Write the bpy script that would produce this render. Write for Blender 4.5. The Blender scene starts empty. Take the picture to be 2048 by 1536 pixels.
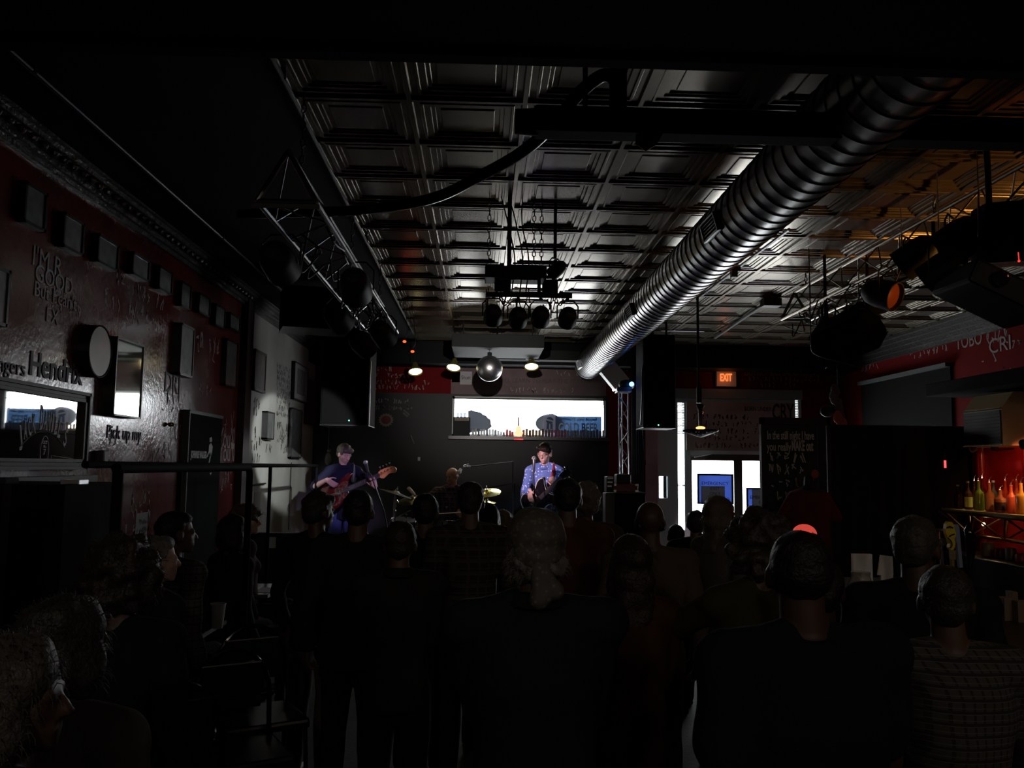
import bpy, bmesh, math, random
from mathutils import Vector, Matrix, Euler, noise
R = random.Random(7)
PI = math.pi
SC = bpy.context.scene
COL = SC.collection
TS = bpy.data.scenes.new('workbench')      # scratch scene for shaping meshes, removed at the end
def tsdg():
    with bpy.context.temp_override(scene=TS, view_layer=TS.view_layers[0]):
        dg = bpy.context.evaluated_depsgraph_get(); dg.update()
    return dg

# ------------------------------------------------------------ camera, sky, exposure
FPX = 1700.0
EYE = 1.85
YAW, PITCH, ROLL = math.radians(2.01), math.radians(5.57), math.radians(0.7)
CR = Matrix.Rotation(-YAW, 3, 'Z') @ Matrix.Rotation(PI/2 + PITCH, 3, 'X') @ Matrix.Rotation(ROLL, 3, 'Z')
cam_data = bpy.data.cameras.new('camera')
cam = bpy.data.objects.new('camera', cam_data)
COL.objects.link(cam)
cam.location = (0, 0, EYE)
cam.rotation_euler = CR.to_euler()
cam_data.sensor_width = 36.0
cam_data.lens = 36.0 * FPX / 2048.0
cam_data.clip_start = 0.05
SC.camera = cam
vs = SC.view_settings
vs.view_transform = 'Standard'
vs.look = 'None'
vs.gamma = 1.0
vs.use_curve_mapping = False
vs.exposure = 0.0
cy = SC.cycles
cy.max_bounces = 7
cy.diffuse_bounces = 4
cy.glossy_bounces = 4
cy.transmission_bounces = 6
cy.transparent_max_bounces = 12
cy.sample_clamp_indirect = 6.0
cy.sample_clamp_direct = 0.0
cy.caustics_reflective = True
cy.caustics_refractive = False
cy.blur_glossy = 0.5
cy.use_denoising = True

W = bpy.data.worlds.new('overcast daylight')
SC.world = W
W.use_nodes = True
wn = W.node_tree
wn.nodes.clear()
wo = wn.nodes.new('ShaderNodeOutputWorld')
wb = wn.nodes.new('ShaderNodeBackground')
wb.inputs[0].default_value = (0.93, 0.97, 1.0, 1)
wb.inputs[1].default_value = 15.0
wn.links.new(wb.outputs[0], wo.inputs[0])
W.cycles.sampling_method = 'AUTOMATIC'

# room limits (metres); the camera stands at 0, 0
XL, XR, YB, YF, CZ = -2.65, 5.85, 13.5, -2.0, 3.76
STZ = 0.35        # stage height
PLZ = 0.22        # side platform height

def ray(px, py):
    return (CR @ Vector(((px-1024)/FPX, -(py-768)/FPX, -1.0))).normalized()
def at(px, py, Y):
    d = ray(px, py); return Vector((0, 0, EYE)) + d*(Y/d.y)
def atX(px, py, X):
    d = ray(px, py); return Vector((0, 0, EYE)) + d*(X/d.x)
def atZ(px, py, Z):
    d = ray(px, py); return Vector((0, 0, EYE)) + d*((Z-EYE)/d.z)

def portal(x0, x1, z0, z1, y):
    l = bpy.data.lights.new('daylight_portal', 'AREA')
    l.shape = 'RECTANGLE'; l.size = x1-x0; l.size_y = z1-z0
    l.cycles.is_portal = True
    o = bpy.data.objects.new('daylight_portal', l)
    COL.objects.link(o)
    o.location = ((x0+x1)/2, y, (z0+z1)/2)
    o.rotation_euler = (-PI/2, 0, 0)      # shines towards -Y, into the room

def lamp(kind, loc, target, power, color, parent=None, size=0.1, angle=40, blend=0.5, name='lamp_light'):
    l = bpy.data.lights.new(name, kind)
    l.energy = power; l.color = color
    if kind == 'SPOT':
        l.spot_size = math.radians(angle); l.spot_blend = blend; l.shadow_soft_size = size
    elif kind == 'POINT':
        l.shadow_soft_size = size
    else:
        l.size = size
    o = bpy.data.objects.new(name, l)
    COL.objects.link(o)
    o.location = loc
    if target is not None:
        o.rotation_euler = (Vector(target)-Vector(loc)).to_track_quat('-Z', 'Y').to_euler()
    if parent is not None:
        o.parent = parent
        o.matrix_parent_inverse = wm(parent).inverted()
    return o

# ------------------------------------------------------------ helpers
def wm(o):
    m = Matrix.LocRotScale(o.location, o.rotation_euler, o.scale)
    if o.parent is not None:
        m = wm(o.parent) @ m
    return m

def ortho(d):
    d = Vector(d).normalized()
    a = Vector((0, 0, 1)) if abs(d.z) < 0.9 else Vector((1, 0, 0))
    u = d.cross(a).normalized()
    return u, d.cross(u).normalized()

class MB:
    """collects shapes in world coordinates (or in M's), and links them as one mesh"""
    def __init__(self, M=None):
        self.v = []; self.f = []; self.mi = []; self.cur = 0; self.M = M
    def add(self, vs_, fs_):
        n = len(self.v)
        if self.M is not None:
            vs_ = [self.M @ Vector(q) for q in vs_]
        self.v += [tuple(q) for q in vs_]
        self.f += [tuple(n+i for i in q) for q in fs_]
        self.mi += [self.cur]*len(fs_)
        return self
    def box(self, a, b, m=None):
        x0, y0, z0 = a; x1, y1, z1 = b
        q = [(x0,y0,z0),(x1,y0,z0),(x1,y1,z0),(x0,y1,z0),(x0,y0,z1),(x1,y0,z1),(x1,y1,z1),(x0,y1,z1)]
        if m is not None: q = [m @ Vector(p) for p in q]
        return self.add(q, [(0,3,2,1),(4,5,6,7),(0,1,5,4),(1,2,6,5),(2,3,7,6),(3,0,4,7)])
    def cbox(self, c, s, m=None):
        a = [c[i]-s[i]/2 for i in range(3)]; b = [c[i]+s[i]/2 for i in range(3)]
        return self.box(a, b, m)
    def bbox(self, a, b, r=0.01, m=None):
        """box with chamfered edges"""
        bm = bmesh.new(); bmesh.ops.create_cube(bm, size=1)
        for v in bm.verts:
            v.co = Vector([(a[i]+b[i])/2 + v.co[i]*(b[i]-a[i]) for i in range(3)])
        bmesh.ops.bevel(bm, geom=bm.edges[:], offset=r, segments=2, affect='EDGES', profile=0.6)
        q = [(m @ v.co) if m is not None else v.co.copy() for v in bm.verts]
        fs = [[v.index for v in f.verts] for f in bm.faces]
        bm.free(); return self.add(q, fs)
    def rings(self, rings, cap=True, closed=False):
        n = len(rings[0]); q = [p for r_ in rings for p in r_]; fs = []
        m = len(rings)
        for i in range(m if closed else m-1):
            k = (i+1) % m
            for j in range(n):
                fs.append((i*n+j, i*n+(j+1) % n, k*n+(j+1) % n, k*n+j))
        if cap and not closed:
            fs.append(tuple(range(n))[::-1]); fs.append(tuple((m-1)*n+j for j in range(n)))
        return self.add(q, fs)
    def tube(self, pts, r, seg=8, cap=True, closed=False):
        pts = [Vector(p) for p in pts]
        n = len(pts); rr = r if isinstance(r, (list, tuple)) else [r]*n
        u = None; rings = []
        for i, p in enumerate(pts):
            if closed: d = pts[(i+1) % n]-pts[i-1]
            else: d = pts[min(i+1, n-1)]-pts[max(i-1, 0)]
            if d.length < 1e-9: d = Vector((0, 0, 1))
            d.normalize()
            if u is None: u, _ = ortho(d)
            u = (u-d*u.dot(d))
            if u.length < 1e-6: u, _ = ortho(d)
            u.normalize(); w = d.cross(u)
            rings.append([p+(u*math.cos(2*PI*j/seg)+w*math.sin(2*PI*j/seg))*rr[i] for j in range(seg)])
        return self.rings(rings, cap, closed)
    def cyl(self, a, b, r0, r1=None, seg=16):
        return self.tube([a, b], [r0, r0 if r1 is None else r1], seg)
    def lathe(self, c, prof, axis=(0,0,1), seg=24, cap=True):
        """prof: (distance along axis, radius)"""
        d = Vector(axis).normalized(); u, w = ortho(d); c = Vector(c)
        return self.rings([[c+d*h+(u*math.cos(2*PI*j/seg)+w*math.sin(2*PI*j/seg))*max(r_, 1e-4) for j in range(seg)] for h, r_ in prof], cap)
    def ball(self, c, r, m=None, seg=16, n=10):
        if not isinstance(r, (list, tuple)): r = (r, r, r)
        c = Vector(c); rings = []
        for i in range(n+1):
            t = -PI/2+PI*i/n
            row = []
            for j in range(seg):
                p = Vector((r[0]*math.cos(t)*math.cos(2*PI*j/seg), r[1]*math.cos(t)*math.sin(2*PI*j/seg), r[2]*math.sin(t)))
                if i in (0, n): p = Vector((1e-5*math.cos(2*PI*j/seg), 1e-5*math.sin(2*PI*j/seg), r[2]*math.sin(t)))
                if m is not None: p = m @ p
                row.append(c+p)
            rings.append(row)
        return self.rings(rings, True)
    def caps(self, a, b, r0, r1=None, seg=12):
        a = Vector(a); b = Vector(b); r1 = r0 if r1 is None else r1
        d = b-a; L = d.length
        if L < 1e-6: return self.ball(a, r0)
        d.normalize(); pr = []
        for i in range(5): t = -PI/2+PI/2*i/4; pr.append((r0*math.sin(t), r0*math.cos(t)))
        for i in range(5): t = PI/2*i/4; pr.append((L+r1*math.sin(t), r1*math.cos(t)))
        return self.lathe(a, pr, d, seg)
    def prism(self, pts, nrm):
        """closed outline pts extruded by nrm"""
        n = len(pts); nrm = Vector(nrm)
        q = [Vector(p) for p in pts]+[Vector(p)+nrm for p in pts]
        fs = [tuple(range(n))[::-1], tuple(range(n, 2*n))]+[(i, (i+1) % n, n+(i+1) % n, n+i) for i in range(n)]
        return self.add(q, fs)
    def quad(self, a, b, c, d):
        return self.add([a, b, c, d], [(0,1,2,3)])
    def build(self, name, mat, parent=None, smooth=False, origin=None, sharp=40):
        me = bpy.data.meshes.new(name)
        if parent is not None:
            inv = wm(parent).inverted()
            vv = [inv @ Vector(q) for q in self.v]; loc = None
        else:
            if origin is None:
                xs = [q[0] for q in self.v]; ys = [q[1] for q in self.v]; zs = [q[2] for q in self.v]
                origin = ((min(xs)+max(xs))/2, (min(ys)+max(ys))/2, min(zs))
            loc = Vector(origin); vv = [Vector(q)-loc for q in self.v]
        me.from_pydata([tuple(q) for q in vv], [], self.f)
        mats = mat if isinstance(mat, (list, tuple)) else [mat]
        for m in mats: me.materials.append(m)
        if len(mats) > 1:
            me.polygons.foreach_set('material_index', self.mi)
        bm = bmesh.new(); bm.from_mesh(me)
        bmesh.ops.recalc_face_normals(bm, faces=bm.faces[:])
        bm.to_mesh(me); bm.free()
        if smooth:
            me.polygons.foreach_set('use_smooth', [True]*len(me.polygons))
            try: me.set_sharp_from_angle(angle=math.radians(sharp))
            except Exception: pass
        me.update()
        o = bpy.data.objects.new(name, me); COL.objects.link(o)
        if parent is not None: o.parent = parent
        else: o.location = loc
        return o

def tag(o, label, cat, group=None):
    o['label'] = label; o['category'] = cat
    if group: o['group'] = group
    return o
def struct(o):
    o['kind'] = 'structure'; return o
def thing(name, label, cat, loc=(0,0,0), rz=0.0, group=None):
    o = bpy.data.objects.new(name, None); COL.objects.link(o)
    o.empty_display_size = 0.1
    o.location = loc; o.rotation_euler = (0, 0, rz)
    return tag(o, label, cat, group)
def dup(o, loc=None, rz=None, label=None, group=None):
    def cp(s, par):
        c = s.copy(); COL.objects.link(c)
        if par is not None: c.parent = par
        for k in list(s.children): cp(k, c)
        return c
    c = cp(o, None)
    if loc is not None: c.location = loc
    if rz is not None: c.rotation_euler = (0, 0, rz)
    if label: c['label'] = label
    if group: c['group'] = group
    return c

def spline(pts, n=8):
    pts = [Vector(p) for p in pts]; out = []
    q = [pts[0]*2-pts[1]]+pts+[pts[-1]*2-pts[-2]]
    for i in range(1, len(q)-2):
        a, b, c, d = q[i-1], q[i], q[i+1], q[i+2]
        for k in range(n):
            t = k/n
            out.append(0.5*((2*b)+(-a+c)*t+(2*a-5*b+4*c-d)*t*t+(-a+3*b-3*c+d)*t**3))
    out.append(pts[-1]); return out

# ------------------------------------------------------------ materials
MATS = {}
def mat(name, col, rough=0.6, metal=0.0, spec=0.5, em=None, ems=0.0, coat=0.0, bump=0.0, bscale=30, var=0.0, vscale=4, alpha=None, trans=0.0, ior=1.45, col2=None):
    if name in MATS: return MATS[name]
    m = bpy.data.materials.new(name); m.use_nodes = True
    nt = m.node_tree; b = nt.nodes['Principled BSDF']
    b.inputs['Base Color'].default_value = (*col, 1)
    b.inputs['Roughness'].default_value = rough
    b.inputs['Metallic'].default_value = metal
    b.inputs['Specular IOR Level'].default_value = spec
    b.inputs['Coat Weight'].default_value = coat
    b.inputs['Coat Roughness'].default_value = 0.12
    b.inputs['Transmission Weight'].default_value = trans
    b.inputs['IOR'].default_value = ior
    if em: 
        b.inputs['Emission Color'].default_value = (*em, 1); b.inputs['Emission Strength'].default_value = ems
    tc = nt.nodes.new('ShaderNodeTexCoord')
    if bump > 0:
        nz = nt.nodes.new('ShaderNodeTexNoise'); nz.inputs['Scale'].default_value = bscale; nz.inputs['Detail'].default_value = 4
        bp = nt.nodes.new('ShaderNodeBump'); bp.inputs['Strength'].default_value = bump; bp.inputs['Distance'].default_value = 0.02
        nt.links.new(tc.outputs['Object'], nz.inputs['Vector']); nt.links.new(nz.outputs['Fac'], bp.inputs['Height'])
        nt.links.new(bp.outputs['Normal'], b.inputs['Normal'])
    if var > 0 or col2:
        nz = nt.nodes.new('ShaderNodeTexNoise'); nz.inputs['Scale'].default_value = vscale; nz.inputs['Detail'].default_value = 6
        nt.links.new(tc.outputs['Object'], nz.inputs['Vector'])
        rp = nt.nodes.new('ShaderNodeValToRGB')
        c2 = col2 if col2 else tuple(c*(1-var) for c in col)
        rp.color_ramp.elements[0].position = 0.38; rp.color_ramp.elements[1].position = 0.62
        rp.color_ramp.elements[0].color = (*c2, 1); rp.color_ramp.elements[1].color = (*col, 1)
        nt.links.new(nz.outputs['Fac'], rp.inputs['Fac']); nt.links.new(rp.outputs['Color'], b.inputs['Base Color'])
    MATS[name] = m
    return m

def glass_mat(name, tint=(1,1,1), gloss=0.08, rough=0.02):
    """thin pane: lets light straight through, with a weak mirror reflection"""
    if name in MATS: return MATS[name]
    m = bpy.data.materials.new(name); m.use_nodes = True
    nt = m.node_tree; nt.nodes.clear()
    o = nt.nodes.new('ShaderNodeOutputMaterial'); mx = nt.nodes.new('ShaderNodeMixShader')
    t = nt.nodes.new('ShaderNodeBsdfTransparent'); t.inputs[0].default_value = (*tint, 1)
    g = nt.nodes.new('ShaderNodeBsdfGlossy'); g.inputs['Roughness'].default_value = rough
    lw = nt.nodes.new('ShaderNodeLayerWeight'); lw.inputs[0].default_value = gloss
    nt.links.new(lw.outputs['Fresnel'], mx.inputs[0]); nt.links.new(t.outputs[0], mx.inputs[1]); nt.links.new(g.outputs[0], mx.inputs[2])
    nt.links.new(mx.outputs[0], o.inputs[0]); MATS[name] = m
    return m

def plaid_mat(name, base, line, line2, scale=14.0, rough=0.85):
    if name in MATS: return MATS[name]
    m = bpy.data.materials.new(name); m.use_nodes = True
    nt = m.node_tree; b = nt.nodes['Principled BSDF']; b.inputs['Roughness'].default_value = rough
    b.inputs['Specular IOR Level'].default_value = 0.2
    tc = nt.nodes.new('ShaderNodeTexCoord'); sp = nt.nodes.new('ShaderNodeSeparateXYZ')
    nt.links.new(tc.outputs['Object'], sp.inputs[0])
    def band(sock, sc_, thr):
        mu = nt.nodes.new('ShaderNodeMath'); mu.operation = 'MULTIPLY'; mu.inputs[1].default_value = sc_
        fr = nt.nodes.new('ShaderNodeMath'); fr.operation = 'FRACT'
        lt = nt.nodes.new('ShaderNodeMath'); lt.operation = 'LESS_THAN'; lt.inputs[1].default_value = thr
        nt.links.new(sock, mu.inputs[0]); nt.links.new(mu.outputs[0], fr.inputs[0]); nt.links.new(fr.outputs[0], lt.inputs[0])
        return lt.outputs[0]
    ad = nt.nodes.new('ShaderNodeMath'); ad.operation = 'ADD'
    nt.links.new(sp.outputs['X'], ad.inputs[0]); nt.links.new(sp.outputs['Y'], ad.inputs[1])
    def mix(fac, a, c):
        mx = nt.nodes.new('ShaderNodeMix'); mx.data_type = 'RGBA'
        nt.links.new(fac, mx.inputs[0])
        if isinstance(a, tuple): mx.inputs[6].default_value = (*a, 1)
        else: nt.links.new(a, mx.inputs[6])
        mx.inputs[7].default_value = (*c, 1); return mx.outputs[2]
    c = mix(band(sp.outputs['Z'], scale, 0.3), base, line)
    c = mix(band(ad.outputs[0], scale, 0.25), c, line)
    c = mix(band(sp.outputs['Z'], scale*2, 0.12), c, line2)
    nt.links.new(c, b.inputs['Base Color']); MATS[name] = m
    return m

def dots_mat(name, base, dot, scale=26.0, thr=0.28, base2=None):
    if name in MATS: return MATS[name]
    m = bpy.data.materials.new(name); m.use_nodes = True
    nt = m.node_tree; b = nt.nodes['Principled BSDF']; b.inputs['Roughness'].default_value = 0.7
    tc = nt.nodes.new('ShaderNodeTexCoord'); vo = nt.nodes.new('ShaderNodeTexVoronoi'); vo.inputs['Scale'].default_value = scale
    nt.links.new(tc.outputs['Object'], vo.inputs['Vector'])
    rp = nt.nodes.new('ShaderNodeValToRGB'); e = rp.color_ramp.elements
    e[0].position = thr*0.7; e[0].color = (*dot, 1); e[1].position = thr; e[1].color = (*base, 1)
    nt.links.new(vo.outputs['Distance'], rp.inputs['Fac']); nt.links.new(rp.outputs['Color'], b.inputs['Base Color'])
    MATS[name] = m
    return m

BLK = mat('black paint', (0.008, 0.008, 0.008), 0.55)
BLKM = mat('black matte', (0.006, 0.006, 0.006), 0.9, spec=0.1)
BLKG = mat('black gloss', (0.01, 0.01, 0.011), 0.22)
CHROME = mat('chrome', (0.75, 0.75, 0.75), 0.18, metal=1.0)
ALU = mat('aluminium', (0.55, 0.56, 0.58), 0.35, metal=1.0)
DSTEEL = mat('dark steel', (0.05, 0.05, 0.055), 0.35, metal=0.8)
WOODD = mat('dark wood', (0.035, 0.02, 0.012), 0.35, var=0.4)
WHITE = mat('white', (0.75, 0.75, 0.73), 0.6)
PAPER = mat('paper', (0.7, 0.7, 0.68), 0.8)
GREY = mat('grey paint', (0.48, 0.56, 0.56), 0.6)
CREAM = mat('cream', (0.75, 0.68, 0.5), 0.4)

# ------------------------------------------------------------ lettering
def textmesh(s, size, frame, m, parent, name='lettering', width=None, align='CENTER', extrude=0.0015, bold=0.0, shear=0.0):
    """frame = (origin, right, up) : flat letters standing a little off a surface"""
    cu = bpy.data.curves.new('t', 'FONT'); cu.body = s; cu.size = size; cu.extrude = extrude
    cu.align_x = align; cu.offset = bold; cu.shear = shear; cu.resolution_u = 3; cu.space_line = 0.95
    t = bpy.data.objects.new('t', cu); TS.collection.objects.link(t)
    dg = tsdg()
    me = bpy.data.meshes.new_from_object(t.evaluated_get(dg))
    bpy.data.objects.remove(t); bpy.data.curves.remove(cu)
    O, U, V = Vector(frame[0]), Vector(frame[1]).normalized(), Vector(frame[2]).normalized()
    N = U.cross(V)
    xs = [v.co.x for v in me.vertices] or [0]
    k = 1.0
    if width: k = width/max(1e-6, max(xs)-min(xs))
    M = wm(parent).inverted() if parent is not None else Matrix()
    for v in me.vertices:
        v.co = M @ (O+U*v.co.x*k+V*v.co.y+N*(v.co.z+extrude+0.001))
    me.materials.clear(); me.materials.append(m); me.name = name
    o = bpy.data.objects.new(name, me); COL.objects.link(o)
    if parent is not None: o.parent = parent
    return o

def scribble(mb, O, U, V, w, h, rnd, r=0.006, letters=None):
    """a line of hand-painted, unreadable letter strokes"""
    O, U, V = Vector(O), Vector(U), Vector(V); N = U.cross(V).normalized()
    n = letters or max(3, int(w/(h*0.75)))
    cw = w/n
    for i in range(n):
        if rnd.random() < 0.16: continue
        for s in range(rnd.choice((1, 2, 2, 3))):
            k = rnd.choice((2, 3, 3))
            pts = []
            for j in range(k):
                x = (i+0.15+0.65*rnd.random())*cw; z = h*rnd.random()
                if j == 0: z = h*rnd.choice((0.0, 0.5, 1.0))
                pts.append(O+U*x+V*z)
            for a, b in zip(pts, pts[1:]):
                d = (b-a)
                if d.length < 1e-4: continue
                sd = N.cross(d.normalized())*r*0.5
                mb.quad(a-sd+N*0.002, b-sd+N*0.002, b+sd+N*0.002, a+sd+N*0.002)
# ------------------------------------------------------------ room shell
def wallmat(name, col, rough, coat, bump, bscale, col2=None, vscale=2.0):
    return mat(name, col, rough, spec=0.5, coat=coat, bump=bump, bscale=bscale, col2=col2, vscale=vscale)
RED = wallmat('glossy red wall paint', (0.17, 0.016, 0.016), 0.24, 0.10, 0.14, 26, (0.11, 0.022, 0.012), 1.3)
RED.node_tree.nodes['Principled BSDF'].inputs['Specular IOR Level'].default_value = 0.5
def patchy(m, scale, lo, hi):
    nt = m.node_tree; nz = nt.nodes.new('ShaderNodeTexNoise'); nz.inputs['Scale'].default_value = scale; nz.inputs['Detail'].default_value = 5
    tc = nt.nodes.new('ShaderNodeTexCoord'); mr = nt.nodes.new('ShaderNodeMapRange')
    mr.inputs[1].default_value = 0.35; mr.inputs[2].default_value = 0.65; mr.inputs[3].default_value = lo; mr.inputs[4].default_value = hi
    nt.links.new(tc.outputs['Object'], nz.inputs['Vector']); nt.links.new(nz.outputs['Fac'], mr.inputs[0]); nt.links.new(mr.outputs[0], nt.nodes['Principled BSDF'].inputs['Roughness'])
patchy(RED, 2.2, 0.15, 0.30)
RED.node_tree.nodes['Principled BSDF'].inputs['Coat Weight'].default_value = 0.3
RED.node_tree.nodes['Principled BSDF'].inputs['Coat Roughness'].default_value = 0.14
REDR = wallmat('red wall paint', (0.15, 0.010, 0.012), 0.85, 0.0, 0.2, 18, (0.14, 0.010, 0.010), 1.6)
REDR.node_tree.nodes['Principled BSDF'].inputs['Specular IOR Level'].default_value = 0.05
WORN = wallmat('worn white wall paint', (0.55, 0.55, 0.52), 0.35, 0.3, 0.15, 14, (0.38, 0.38, 0.35), 1.2)
FLOORM = mat('worn concrete floor', (0.065, 0.07, 0.074), 0.75, spec=0.2, bump=0.15, bscale=40, var=0.45, vscale=1.5)
TIN = mat('pressed tin ceiling', (0.09, 0.076, 0.055), 0.24, spec=1.0, metal=0.25, var=0.35, vscale=1.1)
TIN.node_tree.nodes['Principled BSDF'].inputs['Specular Tint'].default_value = (1.0, 0.90, 0.72, 1)
LETTER_W = mat('pale wall lettering', (0.33, 0.28, 0.27), 0.6)
LETTER_K = mat('black wall lettering', (0.012, 0.012, 0.012), 0.6)
SEE = glass_mat('window glass')

b = MB(); b.box((XL-0.3, YF-0.3, -0.1), (XR+0.3, YB+0.3, 0.0))
struct(b.build('floor', FLOORM))

# tin ceiling: one mesh of stamped square panels
T = 0.605
prof = [(0, -0.018), (0.012, -0.018), (0.018, -0.004), (0.05, -0.004), (0.054, -0.010), (0.066, -0.010), (0.070, -0.002), (0.103, -0.002),
        (0.107, 0.006), (0.126, 0.006), (0.130, 0.013), (0.156, 0.013), (0.160, 0.007), (0.172, 0.007)]
b = MB()
x = -0.404-T
while x < XR:
    y = 6.10-T*14
    while y < YB:
        rg = []
        for d, z in prof:
            x0, x1, y0, y1 = x+d, x+T-d, y+d, y+T-d
            rg.append([(x0, y0, CZ+z), (x1, y0, CZ+z), (x1, y1, CZ+z), (x0, y1, CZ+z)])
        n = 4; q = [p for r_ in rg for p in r_]; fs = []
        for i in range(len(rg)-1):
            for j in range(4): fs.append((i*4+j, i*4+(j+1) % 4, (i+1)*4+(j+1) % 4, (i+1)*4+j))
        k = (len(rg)-1)*4; fs.append((k, k+1, k+2, k+3)); b.add(q, fs)
        y += T
    x += T
b.box((XL-0.4, YF-0.4, CZ+0.05), (XR+0.4, YB+0.4, CZ+0.2))
ceil = struct(b.build('ceiling', TIN))
b = MB(); b.box((XL, YF, CZ-0.016), (-0.404-T, YB, CZ+0.05)); struct(b.build('ceiling', mat('flat black ceiling', (0.006, 0.006, 0.006), 0.8, spec=0.15)))

# left wall: red part, pilaster, pale part
b = MB(); b.box((XL-0.2, YF-0.2, 0), (XL, 9.35, CZ+0.06)); wall_left = struct(b.build('wall_left', RED))
b = MB(); b.box((XL-0.2, 9.55, 0), (XL, YB+0.2, CZ+0.06)); wl2 = struct(b.build('wall_left', WORN))
b = MB(); b.box((XL-0.2, 9.33, 0), (XL+0.07, 9.57, CZ-0.02)); struct(b.build('trim_1', mat('brown red pilaster', (0.05, 0.014, 0.012), 0.5, var=0.3)))
b = MB(); b.box((XR, YF-0.2, 0), (XR+0.2, YB+0.2, CZ+0.06)); wall_right = struct(b.build('wall_right', REDR))
b = MB(); b.box((XL-0.2, YF-0.2, 0), (XR+0.2, YF, CZ+0.06)); struct(b.build('wall_front', BLK))

# back wall with its openings
def rect_minus(b, x0, x1, z0, z1, y0, y1, holes):
    xs = sorted({x0, x1, *[min(max(h[i], x0), x1) for h in holes for i in (0, 1)]})
    zs = sorted({z0, z1, *[min(max(h[i], z0), z1) for h in holes for i in (2, 3)]})
    for i in range(len(xs)-1):
        for j in range(len(zs)-1):
            cx, cz = (xs[i]+xs[i+1])/2, (zs[j]+zs[j+1])/2
            if any(h[0] < cx < h[1] and h[2] < cz < h[3] for h in holes): continue
            if xs[i+1]-xs[i] > 1e-4 and zs[j+1]-zs[j] > 1e-4:
                b.box((xs[i], y0, zs[j]), (xs[i+1], y1, zs[j+1]))
def opening(px0, py0, px1, py1):
    a = at(px0, py0, YB); c = at(px1, py1, YB); return (a.x, c.x, c.z, a.z)
WIN = opening(905, 792, 1212, 876)
STRIP = opening(1354, 803, 1372, 1062)
SMALL = opening(1317, 951, 1337, 998)
DOORS = (at(1381, 905, YB).x, at(1600, 905, YB).x, 0.0, at(1400, 908, YB).z)
SLIT = opening(1589, 792, 1599, 850)
holes = [WIN, STRIP, SMALL, DOORS, SLIT]
xa, xb_, xc = at(735, 800, YB).x, at(1217, 800, YB).x, at(1288, 900, YB).x
zred = at(1000, 789, YB).z
b = MB(); rect_minus(b, XL, xb_, 0, zred, YB, YB+0.22, holes); wall_b1 = struct(b.build('wall_back', BLK))
b = MB(); rect_minus(b, XL, xb_, zred, CZ+0.05, YB, YB+0.22, holes)
rect_minus(b, xb_, xc, 0, CZ+0.05, YB, YB+0.22, holes)
rect_minus(b, xc, XR, at(1400, 782, YB).z, CZ+0.05, YB, YB+0.22, holes)
rect_minus(b, at(1604, 900, YB).x, XR, 0, at(1400, 782, YB).z, YB, YB+0.22, holes)
wall_b2 = struct(b.build('wall_back', REDR))
b = MB(); rect_minus(b, xc, at(1604, 900, YB).x, 0, at(1400, 782, YB).z, YB, YB+0.22, holes)
struct(b.build('wall_back', GREY))
# reddish strip beside the grey part
b = MB(); b.box((xc, YB-0.10, 0.0), (at(1313, 900, YB).x, YB, at(1300, 782, YB).z)); struct(b.build('trim_2', mat('mauve post', (0.45, 0.27, 0.32), 0.6, var=0.25)))
b = MB(); b.box((at(1353, 790, YB).x-0.02, YB-0.06, at(1400, 797, YB).z), (at(1602, 790, YB).x, YB, at(1400, 778, YB).z)); struct(b.build('trim_3', mat('grey green beam', (0.2, 0.24, 0.23), 0.6)))
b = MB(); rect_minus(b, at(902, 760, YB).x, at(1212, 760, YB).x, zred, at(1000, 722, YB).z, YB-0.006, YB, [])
gp_ = b.build('purplish_patch', mat('purplish grey patch', (0.15, 0.095, 0.095), 0.6, var=0.3, vscale=3), wall_b2)  # greyer, less red area of the wall above the window
# dark beam along the top of the back wall
b = MB(); b.box((XL, YB-0.55, at(900, 727, 12.95).z), (XR, YB, CZ)); struct(b.build('trim_4', mat('dark grey beam', (0.010, 0.011, 0.011), 0.8, spec=0.2)))
# crown mouldings
CROWN = mat('dark tin crown moulding', (0.10, 0.10, 0.095), 0.32, metal=0.7, bump=0.9, bscale=34)
b = MB()
for k in range(5):
    b.box((XL, YF, CZ-0.17+k*0.035), (XL+0.03+0.028*k, YB-0.5, CZ-0.13+k*0.035))
y = 1.0
while y < 9.3:
    b.ball((XL+0.10, y, CZ-0.095), (0.03, 0.035, 0.025), seg=6, n=4); y += 0.12
struct(b.build('trim_5', CROWN))
b = MB()
for k in range(5):
    b.box((XR-0.03-0.028*k, YF, CZ-0.30+k*0.06), (XR, YB-0.5, CZ-0.24+k*0.06))
struct(b.build('trim_6', CROWN))

for h in (WIN, STRIP, SMALL, SLIT, DOORS):
    portal(h[0], h[1], h[2], h[3], YB+0.21)

# ------------------------------------------------------------ back window
def structthing(name, loc):
    o = bpy.data.objects.new(name, None); COL.objects.link(o); o.location = loc; return struct(o)
FR = mat('painted window frame', (0.55, 0.56, 0.52), 0.5)
w1 = structthing('window_1', ((WIN[0]+WIN[1])/2, YB, WIN[2]))
b = MB()
x0, x1, z0, z1 = WIN
t = 0.035
for a_, c_ in (((x0, z1-t), (x1, z1)), ((x0, z0), (x1, z0+t)), ((x0, z0), (x0+t, z1)), ((x1-t, z0), (x1, z1))):
    b.box((a_[0], YB+0.02, a_[1]), (c_[0], YB+0.10, c_[1]))
b.build('window_frame', FR, w1)
b = MB(); b.box((x0+t, YB+0.05, z0+t), (x1-t, YB+0.058, z1-t)); b.build('pane', SEE, w1)
b = MB(); b.box((x0-0.05, YB-0.10, z0-0.05), (x1+0.05, YB+0.2, z0)); b.build('window_sill', mat('dark sill', (0.035, 0.033, 0.03), 0.3), w1)
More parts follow.
